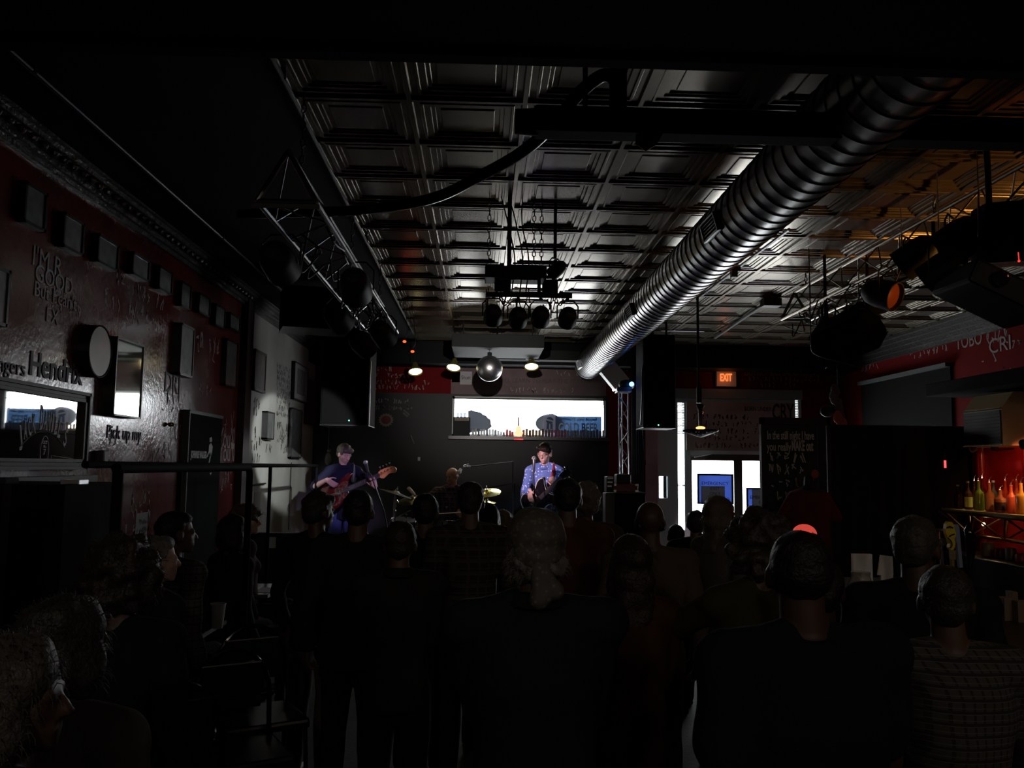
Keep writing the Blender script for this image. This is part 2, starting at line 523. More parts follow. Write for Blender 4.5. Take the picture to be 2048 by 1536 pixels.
# narrow side window with mini blind, small window, slit
SLAT = mat('blind slat', (0.5, 0.52, 0.5), 0.5)
for k, h, blind in ((2, STRIP, (at(1360, 800, YB).z, at(1360, 868, YB).z)), (3, SMALL, None), (4, SLIT, (SLIT[3], SLIT[2]))):
    w = structthing('window_%d' % k, ((h[0]+h[1])/2, YB, h[2]))
    b = MB(); b.box((h[0], YB+0.05, h[2]), (h[1], YB+0.058, h[3])); b.build('pane', SEE, w)
    b = MB()
    s = 0.012
    for a_, c_ in (((h[0], h[3]-s), (h[1], h[3])), ((h[0], h[2]), (h[1], h[2]+s)), ((h[0], h[2]), (h[0]+s, h[3])), ((h[1]-s, h[2]), (h[1], h[3]))):
        b.box((a_[0], YB+0.01, a_[1]), (c_[0], YB+0.09, c_[1]))
    if k == 2: b.box((h[0], YB+0.02, at(1360, 971, YB).z-0.008), (h[1], YB+0.09, at(1360, 971, YB).z+0.008))
    b.build('window_frame', GREY if k != 4 else FR, w)
    if blind:
        b = MB(); z = blind[0]-0.02
        while z > blind[1]:
            b.box((h[0]+s, YB+0.02, z), (h[1]-s, YB+0.036, z+0.013)); z -= 0.026
        b.build('mini_blind', SLAT, w)
# dark board leaning in the right half of the small window
b = MB(); b.box((at(1327, 975, YB).x+0.02, YB+0.1, SMALL[2]), (SMALL[1], YB+0.12, SMALL[3])); tag(b.build('cover_board', BLKM), 'black board covering right half of the small window by the doors', 'board')

# ------------------------------------------------------------ emergency exit doors
DF = mat('brown door metal', (0.045, 0.04, 0.028), 0.45)
dx0, dx1, _, dz1 = DOORS
dm = at(1480, 950, YB).x
for k, (xa_, xb2, gx0, gx1) in enumerate(((dx0, dm, at(1385, 950, YB).x, at(1469, 950, YB).x), (dm, dx1, at(1486, 950, YB).x, at(1590, 950, YB).x))):
    d = structthing('door_%d' % (k+1), ((xa_+xb2)/2, YB, 0))
    gz1 = at(1420, 921, YB).z; gz0 = 0.28
    b = MB(); rect_minus(b, xa_, xb2, 0.01, dz1, YB+0.03, YB+0.08, [(gx0, gx1, gz0, gz1)]); b.build('door_frame', DF, d)
    b = MB(); b.box((gx0, YB+0.05, gz0), (gx1, YB+0.056, gz1)); b.build('pane', SEE, d)
    b = MB(); b.box((xa_+0.06, YB-0.04, 1.0), (xb2-0.06, YB+0.0, 1.05)); b.box((xa_+0.08, YB-0.01, 1.0), (xa_+0.12, YB+0.04, 1.05)); b.box((xb2-0.12, YB-0.01, 1.0), (xb2-0.08, YB+0.04, 1.05))
    b.build('push_bar', ALU, d)
    if k == 0:
        a_ = at(1381, 920, YB-0.05); c_ = at(1404, 907, YB-0.05)
        b = MB(); b.box((a_.x, YB-0.03, c_.z-0.03), (a_.x+0.26, YB+0.03, c_.z+0.01)); b.tube([(a_.x+0.02, YB-0.03, c_.z-0.04), (a_.x+0.3, YB-0.12, c_.z-0.01), (a_.x+0.02, YB-0.22, c_.z-0.06)], 0.008, 6); b.build('door_closer', ALU, d)
# framed notices hung in the door glass
SIGNB = mat('blue notice paper', (0.16, 0.25, 0.55), 0.7)
SIGNG = mat('grey notice paper', (0.10, 0.10, 0.10), 0.7)
def transl(name, col, k=0.5):
    if name in MATS: return MATS[name]
    m = bpy.data.materials.new(name); m.use_nodes = True; nt = m.node_tree; nt.nodes.clear()
    o = nt.nodes.new('ShaderNodeOutputMaterial'); mx = nt.nodes.new('ShaderNodeMixShader'); mx.inputs[0].default_value = k
    d = nt.nodes.new('ShaderNodeBsdfDiffuse'); t_ = nt.nodes.new('ShaderNodeBsdfTranslucent')
    d.inputs[0].default_value = (*col, 1); t_.inputs[0].default_value = (*col, 1)
    nt.links.new(d.outputs[0], mx.inputs[1]); nt.links.new(t_.outputs[0], mx.inputs[2]); nt.links.new(mx.outputs[0], o.inputs[0])
    MATS[name] = m; return m
NB = transl('backlit blue notice', (0.12, 0.17, 0.36))
NG = transl('backlit grey notice', (0.08, 0.08, 0.085))
INK = mat('ink', (0.004, 0.004, 0.006), 0.8)
def notice(px0, py0, px1, py1, label, lines, grey):
    a_ = at(px0, py0, YB-0.02); c_ = at(px1, py1, YB-0.02)
    t_ = thing('exit_notice', label, 'sign', ((a_.x+c_.x)/2, YB-0.03, c_.z))
    fw = 0.028
    b = MB(); rect_minus(b, a_.x, c_.x, c_.z, a_.z, YB-0.035, YB-0.012, [(a_.x+fw, c_.x-fw, c_.z+fw, a_.z-fw)]); b.build('frame', BLK, t_)
    g0 = at(grey[0], grey[1], YB-0.025); g1 = at(grey[2], grey[3], YB-0.025)
    b = MB(); rect_minus(b, a_.x+fw, c_.x-fw, c_.z+fw, a_.z-fw, YB-0.022, YB-0.02, [(g0.x+0.004, g1.x-0.004, g1.z+0.004, g0.z-0.004)]); b.build('sheet', NB, t_)
    b = MB(); b.box((g0.x, YB-0.026, g1.z), (g1.x, YB-0.023, g0.z)); b.build('taped_sheet', NG, t_)
    for s, px, py, wpx, size in lines:
        p = at(px, py, YB-0.027)
        textmesh(s, size, (p, (1,0,0), (0,0,1)), INK, t_, width=wpx/FPX*YB)
    return t_
notice(1394, 947, 1467, 1009, 'framed blue emergency exit notice in the left glass door', [('EMERGENCY', 1430, 970, 54, 0.075), ('EXIT', 1430, 980, 19, 0.07), ('ONLY', 1430, 990, 21, 0.07)], (1402, 972, 1450, 1004))
notice(1492, 975, 1560, 1034, 'framed blue emergency exit notice in the right glass door, half behind the black partition', [('EMERGENCY', 1527, 998, 54, 0.075), ('EXIT', 1527, 1008, 19, 0.07), ('ONLY', 1527, 1020, 21, 0.07)], (1504, 979, 1552, 1012))

# board over the doors with painted words
cb = MB(); p0 = at(1373, 803, YB-0.04); p1 = at(1588, 903, YB-0.04)
cb.box((p0.x, YB-0.04, p1.z), (p1.x, YB-0.005, p0.z))
cry = tag(cb.build('painted_board', mat('dull white board', (0.40, 0.34, 0.31), 0.7, var=0.3, vscale=2)), 'dull white board above exit doors painted with the word CRY', 'board')
p = at(1566, 838, YB-0.045); textmesh('CRY', 0.34, (p, (1,0,0), (0,0,1)), LETTER_K, cry, width=0.36, bold=0.008)
p = at(1450, 822, YB-0.045); textmesh('BORN UNDER A', 0.10, (at(1520, 822, YB-0.045), (1,0,0), (0,0,1)), LETTER_K, cry, width=0.5)
b = MB(); rn = random.Random(3)
for row, (xa_, xb2, yy) in enumerate(((1385, 1500, 838), (1392, 1520, 852), (1380, 1540, 866), (1400, 1500, 880), (1390, 1520, 895))):
    q0 = at(xa_, yy, YB-0.041); q1 = at(xb2, yy, YB-0.041); scribble(b, q0, (1,0,0), (0,0,1), q1.x-q0.x, 0.085, rn, 0.012)
b.build('lettering', mat('red marker', (0.10, 0.02, 0.015), 0.7), cry)

# ------------------------------------------------------------ graffiti
rn = random.Random(11)
U_, V_ = Vector((1,0,0)), Vector((0,0,1))
b = MB()
for xa_, xb2, yy in ((745, 800, 742), (742, 820, 755), (745, 860, 768), (748, 850, 778)):
    q0 = at(xa_, yy, YB); q1 = at(xb2, yy, YB); scribble(b, q0, U_, V_, q1.x-q0.x, 0.075, rn, 0.010)
for xa_, xb2, yy in ((1020, 1150, 785), (1110, 1200, 752), (1490, 1620, 728), (1500, 1600, 742), (1480, 1640, 763), (1520, 1600, 775), (1370, 1400, 745), (1625, 1690, 755), (1630, 1700, 742)):
    q0 = at(xa_, yy, YB-0.007); q1 = at(xb2, yy, YB-0.007); scribble(b, q0, U_, V_, q1.x-q0.x, 0.085, rn, 0.010)
b.build('lettering', LETTER_W, wall_b2)
textmesh('I WILL LEARN TO PLAY THE GUITAR', 0.10, (at(1085, 766, YB-0.007), U_, V_), mat('dark wall lettering', (0.07, 0.045, 0.045), 0.6), wall_b2, width=1.55)
textmesh('DO I NOT BAN UNDERTAKER', 0.10, (at(1560, 752, YB), U_, V_), LETTER_W, wall_b2, width=1.15)
b = MB()
for xa_, xb2, yy in ((738, 826, 806), (738, 826, 819)):
    q0 = at(xa_, yy, YB); q1 = at(xb2, yy, YB); scribble(b, q0, U_, V_, q1.x-q0.x, 0.07, rn, 0.014, letters=20)
b.build('lettering', mat('pale grey lettering', (0.25, 0.25, 0.23), 0.7), wall_b1)
# round starburst emblem and small sticker on the black wall
c = at(772, 840, YB-0.006); b = MB()
pts = []
for i in range(32):
    r_ = 0.125 if i % 2 == 0 else 0.10
    pts.append(c+Vector((math.cos(i*PI/16)*r_, 0, math.sin(i*PI/16)*r_*0.9)))
b.prism(pts, (0, 0.004, 0)); em = tag(b.build('starburst_emblem', mat('emblem rim', (0.20, 0.18, 0.15), 0.7)), 'small starburst badge painted on black wall left of window', 'emblem')
b = MB(); b.prism([c+Vector((math.cos(i*PI/12)*0.075, -0.003, math.sin(i*PI/12)*0.065)) for i in range(24)], (0, 0.003, 0)); b.build('badge_centre', mat('emblem red', (0.16, 0.03, 0.03), 0.7), em)
c = at(813, 825, YB-0.004); b = MB(); mm = Matrix.Translation(c) @ Matrix.Rotation(math.radians(40), 4, 'Y')
b.box((-0.06, -0.003, -0.012), (0.06, 0.003, 0.012), mm); b.box((-0.04, -0.003, -0.05), (0.06, 0.003, -0.025), mm)
tag(b.build('sticker', mat('sticker', (0.12, 0.12, 0.11), 0.7)), 'slanted two-bar sticker right of the starburst badge', 'sticker')
c = at(932, 756, YB-0.006); b = MB(); b.cbox(c, (0.19, 0.006, 0.21)); bs = tag(b.build('small_sign', mat('grey white sign', (0.42, 0.40, 0.40), 0.6)), 'small square white sign on red wall left of mirror ball', 'sign')
textmesh('Shutt', 0.085, (c+Vector((0, -0.004, -0.02)), U_, V_), LETTER_K, bs, width=0.15)
c = at(912, 754, YB-0.004); b = MB(); b.cbox(c, (0.13, 0.004, 0.17)); tag(b.build('small_sign', mat('dark sign', (0.06, 0.05, 0.05), 0.5)), 'small dark sign touching left side of square white sign', 'sign')

LU, LV = Vector((0,1,0)), Vector((0,0,1))
def lw(s, px, py, size, m=LETTER_W, par=None, width=None, align='LEFT', bold=0.0):
    return textmesh(s, size, (atX(px, py, XL+0.001), LU, LV), m, par or wall_left, align=align, width=width, bold=bold)
lw("I'M R", 62, 528, 0.17); lw('GOOD', 68, 560, 0.15); lw("But I can't", 66, 590, 0.13); lw('EX', 90, 642, 0.13)
lw('Hendrix', 56, 748, 0.20, LETTER_K, bold=0.004)
lw('ngers', -6, 742, 0.13, LETTER_K)
lw('Pick up my', 212, 876, 0.14, LETTER_K); lw('DRI', 327, 782, 0.24, LETTER_K)
lw("You'll feel", 436, 895, 0.30, width=0.95); lw("You'll feel", 436, 922, 0.28, width=0.95)
b = MB(); rn = random.Random(5)
def lscr(px0, px1, py, h, bb, r=0.012, X=XL):
    q0 = atX(px0, py, X); q1 = atX(px1, py, X); scribble(bb, Vector((X, q0.y, q0.z)), LU, LV, q1.y-q0.y, h, rn, r)
for a_, c_, y_, h in ((100, 165, 612, 0.13), (205, 300, 610, 0.13), (228, 330, 575, 0.12), (250, 330, 640, 0.12), (390, 440, 690, 0.16), (392, 445, 715, 0.14), (310, 355, 910, 0.15), (300, 355, 935, 0.15),
                      (335, 372, 880, 0.14), (388, 430, 785, 0.12), (436, 470, 855, 0.2), (436, 470, 870, 0.16), (260, 300, 1010, 0.1), (258, 300, 1030, 0.1), (262, 300, 1050, 0.1), (248, 270, 1075, 0.1),
                      (440, 465, 965, 0.14), (440, 465, 985, 0.14)):
    lscr(a_, c_, y_, h, b)
b.build('lettering', LETTER_W, wall_left)
b = MB()
for a_, c_, y_, h in ((215, 250, 890, 0.08), (330, 360, 805, 0.14), (320, 350, 820, 0.12)):
    lscr(a_, c_, y_, h, b)
b.build('lettering', LETTER_K, wall_left)
b = MB()
for k in range(9): lscr(553, 580, 735+k*12, 0.07, b, 0.016)
for a_, c_, y_ in ((506, 518, 830), (506, 520, 812), (500, 515, 900), (503, 520, 925), (508, 525, 890), (553, 580, 860), (553, 580, 873), (553, 580, 886), (530, 545, 905), (560, 575, 905), (500, 512, 870)):
    lscr(a_, c_, y_, 0.11, b, 0.02)
b.build('lettering', LETTER_K, wl2)
RU = Vector((0,-1,0))
textmesh('I STOPPED AN OLD MAN', 0.22, (atX(1830, 672, XR-0.001), RU, LV), LETTER_W, wall_right, align='LEFT', width=2.5)
textmesh('TOBO', 0.24, (atX(1912, 700, XR-0.001), RU, LV), LETTER_W, wall_right, align='LEFT', width=0.55)
textmesh('CRI', 0.24, (atX(1978, 708, XR-0.001), RU, LV), LETTER_W, wall_right, align='LEFT', width=0.4)
b = MB(); rn = random.Random(9)
for a_, c_, y_ in ((1822, 1905, 690), (1818, 1900, 706), (1812, 1900, 722), (1725, 1765, 733), (1722, 1760, 746), (1970, 2020, 690), (2010, 2046, 700), (1960, 2010, 735), (2000, 2046, 760)):
    q0 = atX(a_, y_, XR); q1 = atX(c_, y_, XR); scribble(b, Vector((XR, q0.y, q0.z)), RU, LV, q0.y-q1.y, 0.14, rn, 0.014)
b.build('lettering', LETTER_W, wall_right)

# ------------------------------------------------------------ stage and side platform
b = MB(); b.box((XL+0.01, 9.6, 0), (1.69, YB-0.01, STZ)); tag(b.build('stage', mat('black stage deck', (0.012, 0.012, 0.014), 0.35)), 'low black stage along the back wall under the window', 'stage')
b = MB(); b.box((XL+0.01, 0.2, 0), (-1.47, 9.25, PLZ-0.02)); b.box((XL+0.01, 0.2, PLZ-0.02), (-1.45, 9.25, PLZ)); tag(b.build('side_platform', mat('dark platform', (0.02, 0.022, 0.024), 0.3)), 'raised dark platform with step edge along the left wall', 'platform')
b = MB(); za = at(560, 1071, 9.3).z
b.box((XL, 9.27, 0), (at(606, 1070, 9.3).x, 9.33, za)); b.box((XL, 9.25, za), (at(606, 1070, 9.3).x+0.02, 9.35, za+0.03))
lp = tag(b.build('low_partition', BLK), 'low black partition below the pale graffiti wall', 'partition')
c = at(545, 1085, 9.26); b = MB(); b.cbox(c, (0.07, 0.006, 0.115)); b.cbox(c+Vector((0,-0.004,0.022)), (0.03, 0.004, 0.03)); b.cbox(c+Vector((0,-0.004,-0.022)), (0.03, 0.004, 0.03)); b.build('socket_plate', GREY, lp)
# ------------------------------------------------------------ spiral duct
DX, DZ, DR = 1.63, 1.85+1.575, 0.20
DUCT = mat('galvanised duct', (0.21, 0.21, 0.205), 0.28, metal=1.0, bump=0.08, bscale=9, var=0.25, vscale=6)
d = thing('spiral_duct', 'large round galvanised spiral duct running under the tin ceiling', 'duct', (DX, 7.5, DZ-DR))
b = MB(); pr = []; y = -1.9
while y < 12.95:
    pr += [(y, DR), (y+0.112, DR), (y+0.116, DR+0.006), (y+0.124, DR+0.006), (y+0.128, DR)]; y += 0.13
b.lathe((DX, 0, DZ), pr, (0,1,0), 40, cap=False); b.lathe((DX, 0, DZ), [(12.9, DR+0.01), (12.97, DR+0.01), (12.97, DR-0.03), (12.9, DR-0.03)], (0,1,0), 40, cap=False)
b.build('duct_body', DUCT, d, smooth=True, sharp=25)
b = MB(); b.lathe((DX, 0, DZ), [(-1.9, DR+0.012), (-1.86, DR+0.012)], (0,1,0), 40); b.build('end_cap', DUCT, d)
b = MB()
for y in (1.5, 4.6, 7.7, 10.8):
    b = MB(); b.tube([(DX, y, DZ+DR), (DX, y, CZ-0.02)], 0.012, 6); b.lathe((DX, y-0.015, DZ), [(0, DR+0.008), (0.03, DR+0.008)], (0,1,0), 32)

for px, py in ((1425, 385), (1262, 612), (1160, 705)):
    r_ = ray(px, py); k = (DX-0.19)/r_.x; p = Vector((0,0,EYE))+r_*k
    b = MB(); ang = math.radians(15); m = Matrix.Translation((DX, p.y, DZ)) @ Matrix.Rotation(-ang, 4, 'Y')
    for q0, q1 in (((-DR-0.03, -0.16, -0.06), (-DR+0.03, 0.16, -0.05)), ((-DR-0.03, -0.16, 0.05), (-DR+0.03, 0.16, 0.06)), ((-DR-0.03, -0.16, -0.06), (-DR+0.03, -0.145, 0.06)), ((-DR-0.03, 0.145, -0.06), (-DR+0.03, 0.16, 0.06))):
        b.box(q0, q1, m)
    for kk in range(5): b.box((-DR-0.02, -0.145, -0.045+kk*0.02), (-DR+0.02, 0.145, -0.04+kk*0.02), m)
    g = b.build('register', ALU, d)
    b = MB(); b.box((-DR-0.005, -0.145, -0.05), (-DR+0.02, 0.145, 0.05), m); b.build('register_back', BLKM, g)
# branch duct from its end
a_ = at(1203, 722, 12.5); c_ = at(1243, 770, 12.5)
v = (c_-a_); L = v.length; v.normalize(); n = Vector((0,1,0)); s = v.cross(n).normalized()
b = MB(); hw = 0.13
for_ = [a_-s*hw, a_+s*hw, c_+s*hw, c_-s*hw]
b.prism([p-Vector((0,0.1,0)) for p in for_], (0, 0.2, 0)); tag(b.build('branch_duct', mat('pale grey metal', (0.7, 0.68, 0.64), 0.6)), 'pale rectangular branch duct slanting down from the end of the spiral duct', 'duct')
b = MB(); p = at(1206, 722, 12.35); b.cbox(p, (0.1, 0.03, 0.03)); tag(b.build('duct_clip', ALU), 'small bright metal clip at the top of the slanting branch duct', 'clip')

# ------------------------------------------------------------ beams, soffits, boxes hanging from the ceiling
z = 1.85+1.30
b = MB(); b.box((XL, 1.5, z), (XR, 2.6, CZ)); b.box((XL, 2.57, z-0.012), (XR, 2.625, z+0.03)); struct(b.build('trim_7', mat('near beam', (0.006, 0.006, 0.006), 0.95, spec=0.05)))
# long black tube crossing the room
p0 = at(1030, 243, 3.5)
c = thing('crossing_beam', 'thick black beam crossing below the ceiling and duct to the right', 'beam', (p0.x, 3.5, p0.z-0.07))
b = MB(); b.lathe(p0, [(0, 0.052), (0.09, 0.058), (0.10, 0.058)], (1,0,0), 24); b.build('rounded_end', BLKM, c, smooth=True)
b = MB(); b.bbox((p0.x+0.08, 3.44, p0.z-0.055), (XR, 3.56, p0.z+0.055), 0.012); b.build('beam_body', BLKM, c)
b = MB()
for x_ in (p0.x+0.3, 2.4, 4.2): b.tube([(x_, 3.5, p0.z+0.05), (x_, 3.5, CZ)], 0.012, 6)
b.build('hanger_rods', BLK, c)
b = MB(); q = at(1297, 280, 3.42); b.prism([at(1272, 268, 3.43), at(1300, 257, 3.43), at(1326, 268, 3.43), at(1312, 290, 3.43), at(1292, 302, 3.43), at(1272, 288, 3.43)], (0, 0.006, 0)); b.box((q.x-0.01, 3.43, q.z), (q.x+0.01, 3.45, q.z+0.03)); tag(b.build('orange_card', mat('orange card', (0.30, 0.11, 0.02), 0.6)), 'crumpled orange card stuck on the crossing beam', 'card')
# sagging black hose
pts = [at(480, 428, 5.2), at(600, 425, 5.0), at(720, 420, 4.8), at(860, 398, 4.5), at(960, 352, 4.2), at(1050, 300, 3.95), at(1110, 245, 3.75), at(1160, 185, 3.65), at(1210, 150, 3.6), at(1236, 175, 3.6), at(1240, 225, 3.55)]
b = MB(); b.tube(spline(pts, 6), 0.030, 10); tag(b.build('black_hose', BLKG, smooth=True), 'thick sagging black hose crossing under the tin ceiling', 'hose')
# vertical post at the hose end with wires
p = at(1236, 130, 3.5); b = MB(); b.bbox((p.x-0.035, 3.47, p0.z), (p.x+0.035, 3.53, CZ), 0.01); tag(b.build('hanging_post', BLKM), 'short black post above the end of the black hose', 'post')
# grey soffit boxes at the far end
a_ = at(904, 668, 11.2); c_ = at(1088, 697, 11.2)
SOF = mat('grey soffit', (0.02, 0.022, 0.021), 0.7, spec=0.2)
so = thing('hanging_soffit_box', 'wide grey box hung under the ceiling above the stage', 'box', ((a_.x+c_.x)/2, 11.4, c_.z))
b = MB(); b.bbox((a_.x, 11.15, c_.z), (c_.x, 12.3, a_.z), 0.01); b.build('box_body', SOF, so)
b = MB()
for x_ in (a_.x+0.15, c_.x-0.15):
    for y_ in (11.3, 12.1): b.tube([(x_, y_, a_.z), (x_, y_, CZ)], 0.008, 6)
b.build('hanger_rods', BLK, so)
a_ = at(985, 706, 12.75); c_ = at(1160, 722, 12.75)
b = MB(); b.bbox((a_.x, 12.7, c_.z), (c_.x, 12.94, a_.z+0.05), 0.01); tag(b.build('ledge_box', SOF), 'narrow grey ledge box behind the pendant lights', 'box')

# small thing under ceiling right + conduit
for px, py, s_, lab in ((1540, 590, 0.10, 'small black junction box on the ceiling near the lighting truss'),):
    p = at(px, py, 9.2); b = MB(); b.bbox((p.x-s_, 9.1, CZ-0.11), (p.x+s_, 9.25, CZ-0.024), 0.01)
    jb = tag(b.build('junction_box', BLK), lab, 'box')
    e = atZ(1430, 672, CZ-0.02); b = MB(); b.tube([(p.x-0.02, 9.25, CZ-0.045), (e.x, e.y, CZ-0.045)], 0.02, 8); b.build('conduit', BLK, jb)
b = MB(); p = atZ(1578, 455, CZ-0.02); b.tube([(p.x, p.y, CZ-0.035), (p.x-0.02, 9.2, CZ-0.035)], 0.013, 8); tag(b.build('ceiling_conduit', ALU), 'thin bright conduit along the ceiling beside the spiral duct', 'pipe')
b = MB(); p = at(1468, 545, 7.2); b.cbox(p, (0.05, 0.06, 0.09)); b.cbox(p+Vector((0.04,0,0.03)), (0.03, 0.03, 0.04)); b.tube([p, (p.x, p.y, CZ)], 0.008, 6); tag(b.build('ceiling_clamp', BLK), 'small black clamp hanging from the ceiling right of the duct', 'clamp')
# bent pipes around right speaker
for (x0_, x1_, y0_, lab) in ((1322, 1408, 660, 'thin pipe frame hanging behind the right hanging speaker'),):
    q0 = at(x0_, y0_, 11.5); q1 = at(x1_, y0_, 11.5)
    b = MB(); b.tube([(q0.x, 11.5, CZ), (q0.x, 11.5, q0.z), (q1.x, 11.5, q0.z), (q1.x, 11.5, CZ)], 0.016, 8); tag(b.build('pipe_frame', DSTEEL), lab, 'pipe')
for k, (x_, lab) in enumerate(((-0.99, 'long bare pipe clipped to the ceiling nearest the left wall trusses'), (-2.18, 'long thin rail on the ceiling near the left wall'))):
    b = MB(); b.tube([(x_, 3.3, CZ-0.045), (x_, 12.0, CZ-0.045)], 0.012, 8)
    for y_ in (4, 7, 10): b.cbox((x_, y_, CZ-0.03), (0.03, 0.02, 0.05))
    tag(b.build('ceiling_rail', DSTEEL, smooth=True), lab, 'rail')

# ------------------------------------------------------------ triangular lighting trusses
def truss(name, label, cat, xs, zb, ax, zt, y0, y1, m, step=0.35, hang=True, r=0.014, grp=None):
    t_ = thing(name, label, cat, (ax, (y0+y1)/2, zb), 0, grp)
    ch = [(xs[0], zb), (xs[1], zb), (ax, zt)]
    for x_, z_ in ch:
        b = MB(); b.tube([(x_, y0, z_), (x_, y1, z_)], r, 8); b.build('chord', m, t_, smooth=True)
    b = MB(); n = int((y1-y0)/step)
    for i in range(n):
        ya, yb = y0+i*step, y0+(i+1)*step
        for j in range(3):
            a_, c_ = ch[j], ch[(j+1) % 3]
            if i % 2: a_, c_ = c_, a_
            b.tube([(a_[0], ya, a_[1]), (c_[0], yb, c_[1])], 0.006, 6, cap=False)
    for y in (y0, y1):
        for j in range(3):
            a_, c_ = ch[j], ch[(j+1) % 3]; b.tube([(a_[0], y, a_[1]), (c_[0], y, c_[1])], r, 8)
    b.build('braces', m, t_, smooth=True)
    if hang:
        for y in (y0+0.3, (y0+y1)/2, y1-0.3):
            b = MB(); chain(b, (ax, y, CZ), (ax, y, zt)); b.build('hanging_chain', DSTEEL, t_)
    return t_
def chain(b, p0, p1):
    p0 = Vector(p0); p1 = Vector(p1); L = (p1-p0).length; n = max(1, int(L/0.042))
    for i in range(n):
        c = p0+(p1-p0)*((i+0.5)/n); s = Vector((0.011, 0, 0)) if i % 2 else Vector((0, 0.011, 0)); h = Vector((0, 0, L/n*0.62))
        b.tube([c-h-s*0.2, c-h*0.5-s, c+h*0.5-s, c+h+s*0.2, c+h*0.5+s, c-h*0.5+s], 0.004, 5, closed=True)
TRM = mat('worn steel truss', (0.30, 0.30, 0.31), 0.3, metal=1.0)
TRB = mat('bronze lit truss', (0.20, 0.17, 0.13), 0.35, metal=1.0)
zL = EYE+1.25
truss('lighting_truss', 'triangular steel lighting truss under the ceiling on the left side', 'truss', (-1.09, -0.81), zL, -0.95, EYE+1.5, 4.0, 8.0, TRM, grp='triangular lighting trusses')
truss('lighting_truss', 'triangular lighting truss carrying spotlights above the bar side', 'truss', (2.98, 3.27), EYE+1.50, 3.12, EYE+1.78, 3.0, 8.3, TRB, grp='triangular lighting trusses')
b = MB(); b.bbox((-1.11, 3.985, zL-0.035), (-0.79, 4.0, zL-0.012), 0.004); tag(b.build('end_board', mat('dim board', (0.10, 0.09, 0.07), 0.5)), 'small flat board under near end of the left truss', 'board')

# ------------------------------------------------------------ stage lights
LENSK = mat('dark lens', (0.02, 0.02, 0.02), 0.05)
def parcan(name, label, p, aim, r=0.075, L=0.22, lens=LENSK, group=None, top=None, body=BLK):
    """par can: body behind the lens, yoke and hook up to z=top"""
    p = Vector(p); d = (Vector(aim)-p).normalized()
    t_ = thing(name, label, 'stage light', p, 0, group)
    b = MB(); b.lathe(p, [(-L*0.75, 0.0), (-L*0.72, r*0.45), (-L*0.55, r*0.8), (-L*0.3, r*0.95), (L*0.25, r), (L*0.25, r*0.9), (L*0.12, r*0.9)], d, 20); b.build('can', body, t_, smooth=True)
    b = MB(); b.lathe(p, [(L*0.12, r*0.88), (L*0.15, r*0.8), (L*0.17, 0.0)], d, 20); b.build('lens', lens, t_, smooth=True)
    s = d.cross(Vector((0,0,1))).normalized() if abs(d.z) < 0.98 else Vector((1,0,0))
    zt = (top if top else p.z+0.2)-p.z
    h = min(zt, r*1.9)
    b = MB(); b.tube([p-s*r*1.08, p-s*r*1.1+Vector((0,0,h*0.7)), p-s*r*0.6+Vector((0,0,h)), p+s*r*0.6+Vector((0,0,h)), p+s*r*1.1+Vector((0,0,h*0.7)), p+s*r*1.08], 0.006, 6)
    b.tube([p+Vector((0,0,h)), p+Vector((0,0,zt))], 0.012, 8); b.build('yoke', BLK, t_)
    return t_
for k, (px, py, Y, r) in enumerate(((585, 553, 5.2, 0.10), (560, 470, 4.6, 0.10), (655, 520, 6.3, 0.10), (700, 560, 7.1, 0.10), (715, 600, 7.7, 0.11))):
    p = at(px, py, Y); p.x = -0.95+(-0.16 if k in (0, 1) else 0.12)*(k % 2*2-1)
    p.z = min(p.z, zL-0.17)
    t_ = parcan('par_can', ['black par can second along the left truss', 'black par can nearest the camera on the left truss', 'black par can at the middle of the left truss', 'black par can fourth along the left truss', 'black par can at the far end of the left truss'][k], p, (0.0+0.5*k-1, 11.0, 1.2), r, 0.24, top=zL, group='par cans on the left truss')
    if k == 3: lamp('SPOT', p+Vector((0.05, 0.2, -0.1)), at(700, 960, 11.0)+Vector((0, 0, -0.1)), 220, (0.66, 0.46, 1.0), t_, 0.05, 16)
    if k == 4: lamp('SPOT', p+Vector((0.05, 0.2, -0.1)), at(1090, 960, 10.5), 560, (1.0, 0.66, 0.76), t_, 0.05, 13)
# the central rig: box, bar and four round cans
rg = at(1018, 545, 5.9)
c_ = thing('centre_light_rig', 'black light bar rig hung on a pole and chains in mid-ceiling', 'light rig', (at(1050, 590, 5.9).x, 5.9, at(1050, 590, 5.9).z))
b = MB(); b.tube([(rg.x, 5.9, CZ), (rg.x, 5.9, at(1018, 590, 5.9).z)], 0.016, 10); b.build('pole', BLK, c_)
a0 = at(970, 535, 5.9); a1 = at(1092, 561, 5.9); b = MB(); b.bbox((a0.x, 5.82, a1.z), (a1.x, 6.05, a0.z), 0.008); b.build('power_box', BLK, c_)
b = MB(); b.cyl((at(1008, 561, 5.85).x, 5.84, a1.z-0.006), (at(1076, 561, 5.85).x, 5.84, a1.z-0.006), 0.008, seg=10); b.build('edge_highlight', CHROME, c_)  # chrome strip added to draw the bright reflection under the box
zb = at(1050, 590, 5.9).z; xb0, xb1 = at(972, 588, 5.9).x, at(1144, 593, 5.9).x
b = MB(); b.tube([(xb0, 5.9, zb), (xb1, 5.9, zb)], 0.018, 10); b.build('light_bar', BLK, c_)
for q_ in (978, 1068, 1083):
    b = MB(); chain(b, (at(q_, 500, 5.9).x, 5.9, CZ), (at(q_, 500, 5.9).x, 5.9, a0.z)); b.build('hanging_chain', DSTEEL, c_)
for x_ in (at(1010, 575, 5.9).x, at(1078, 575, 5.9).x):
    b = MB(); b.box((x_-0.012, 5.89, zb), (x_+0.012, 5.91, a1.z+0.01)); b.build('bracket', BLK, c_)
rn = random.Random(21); b = MB()
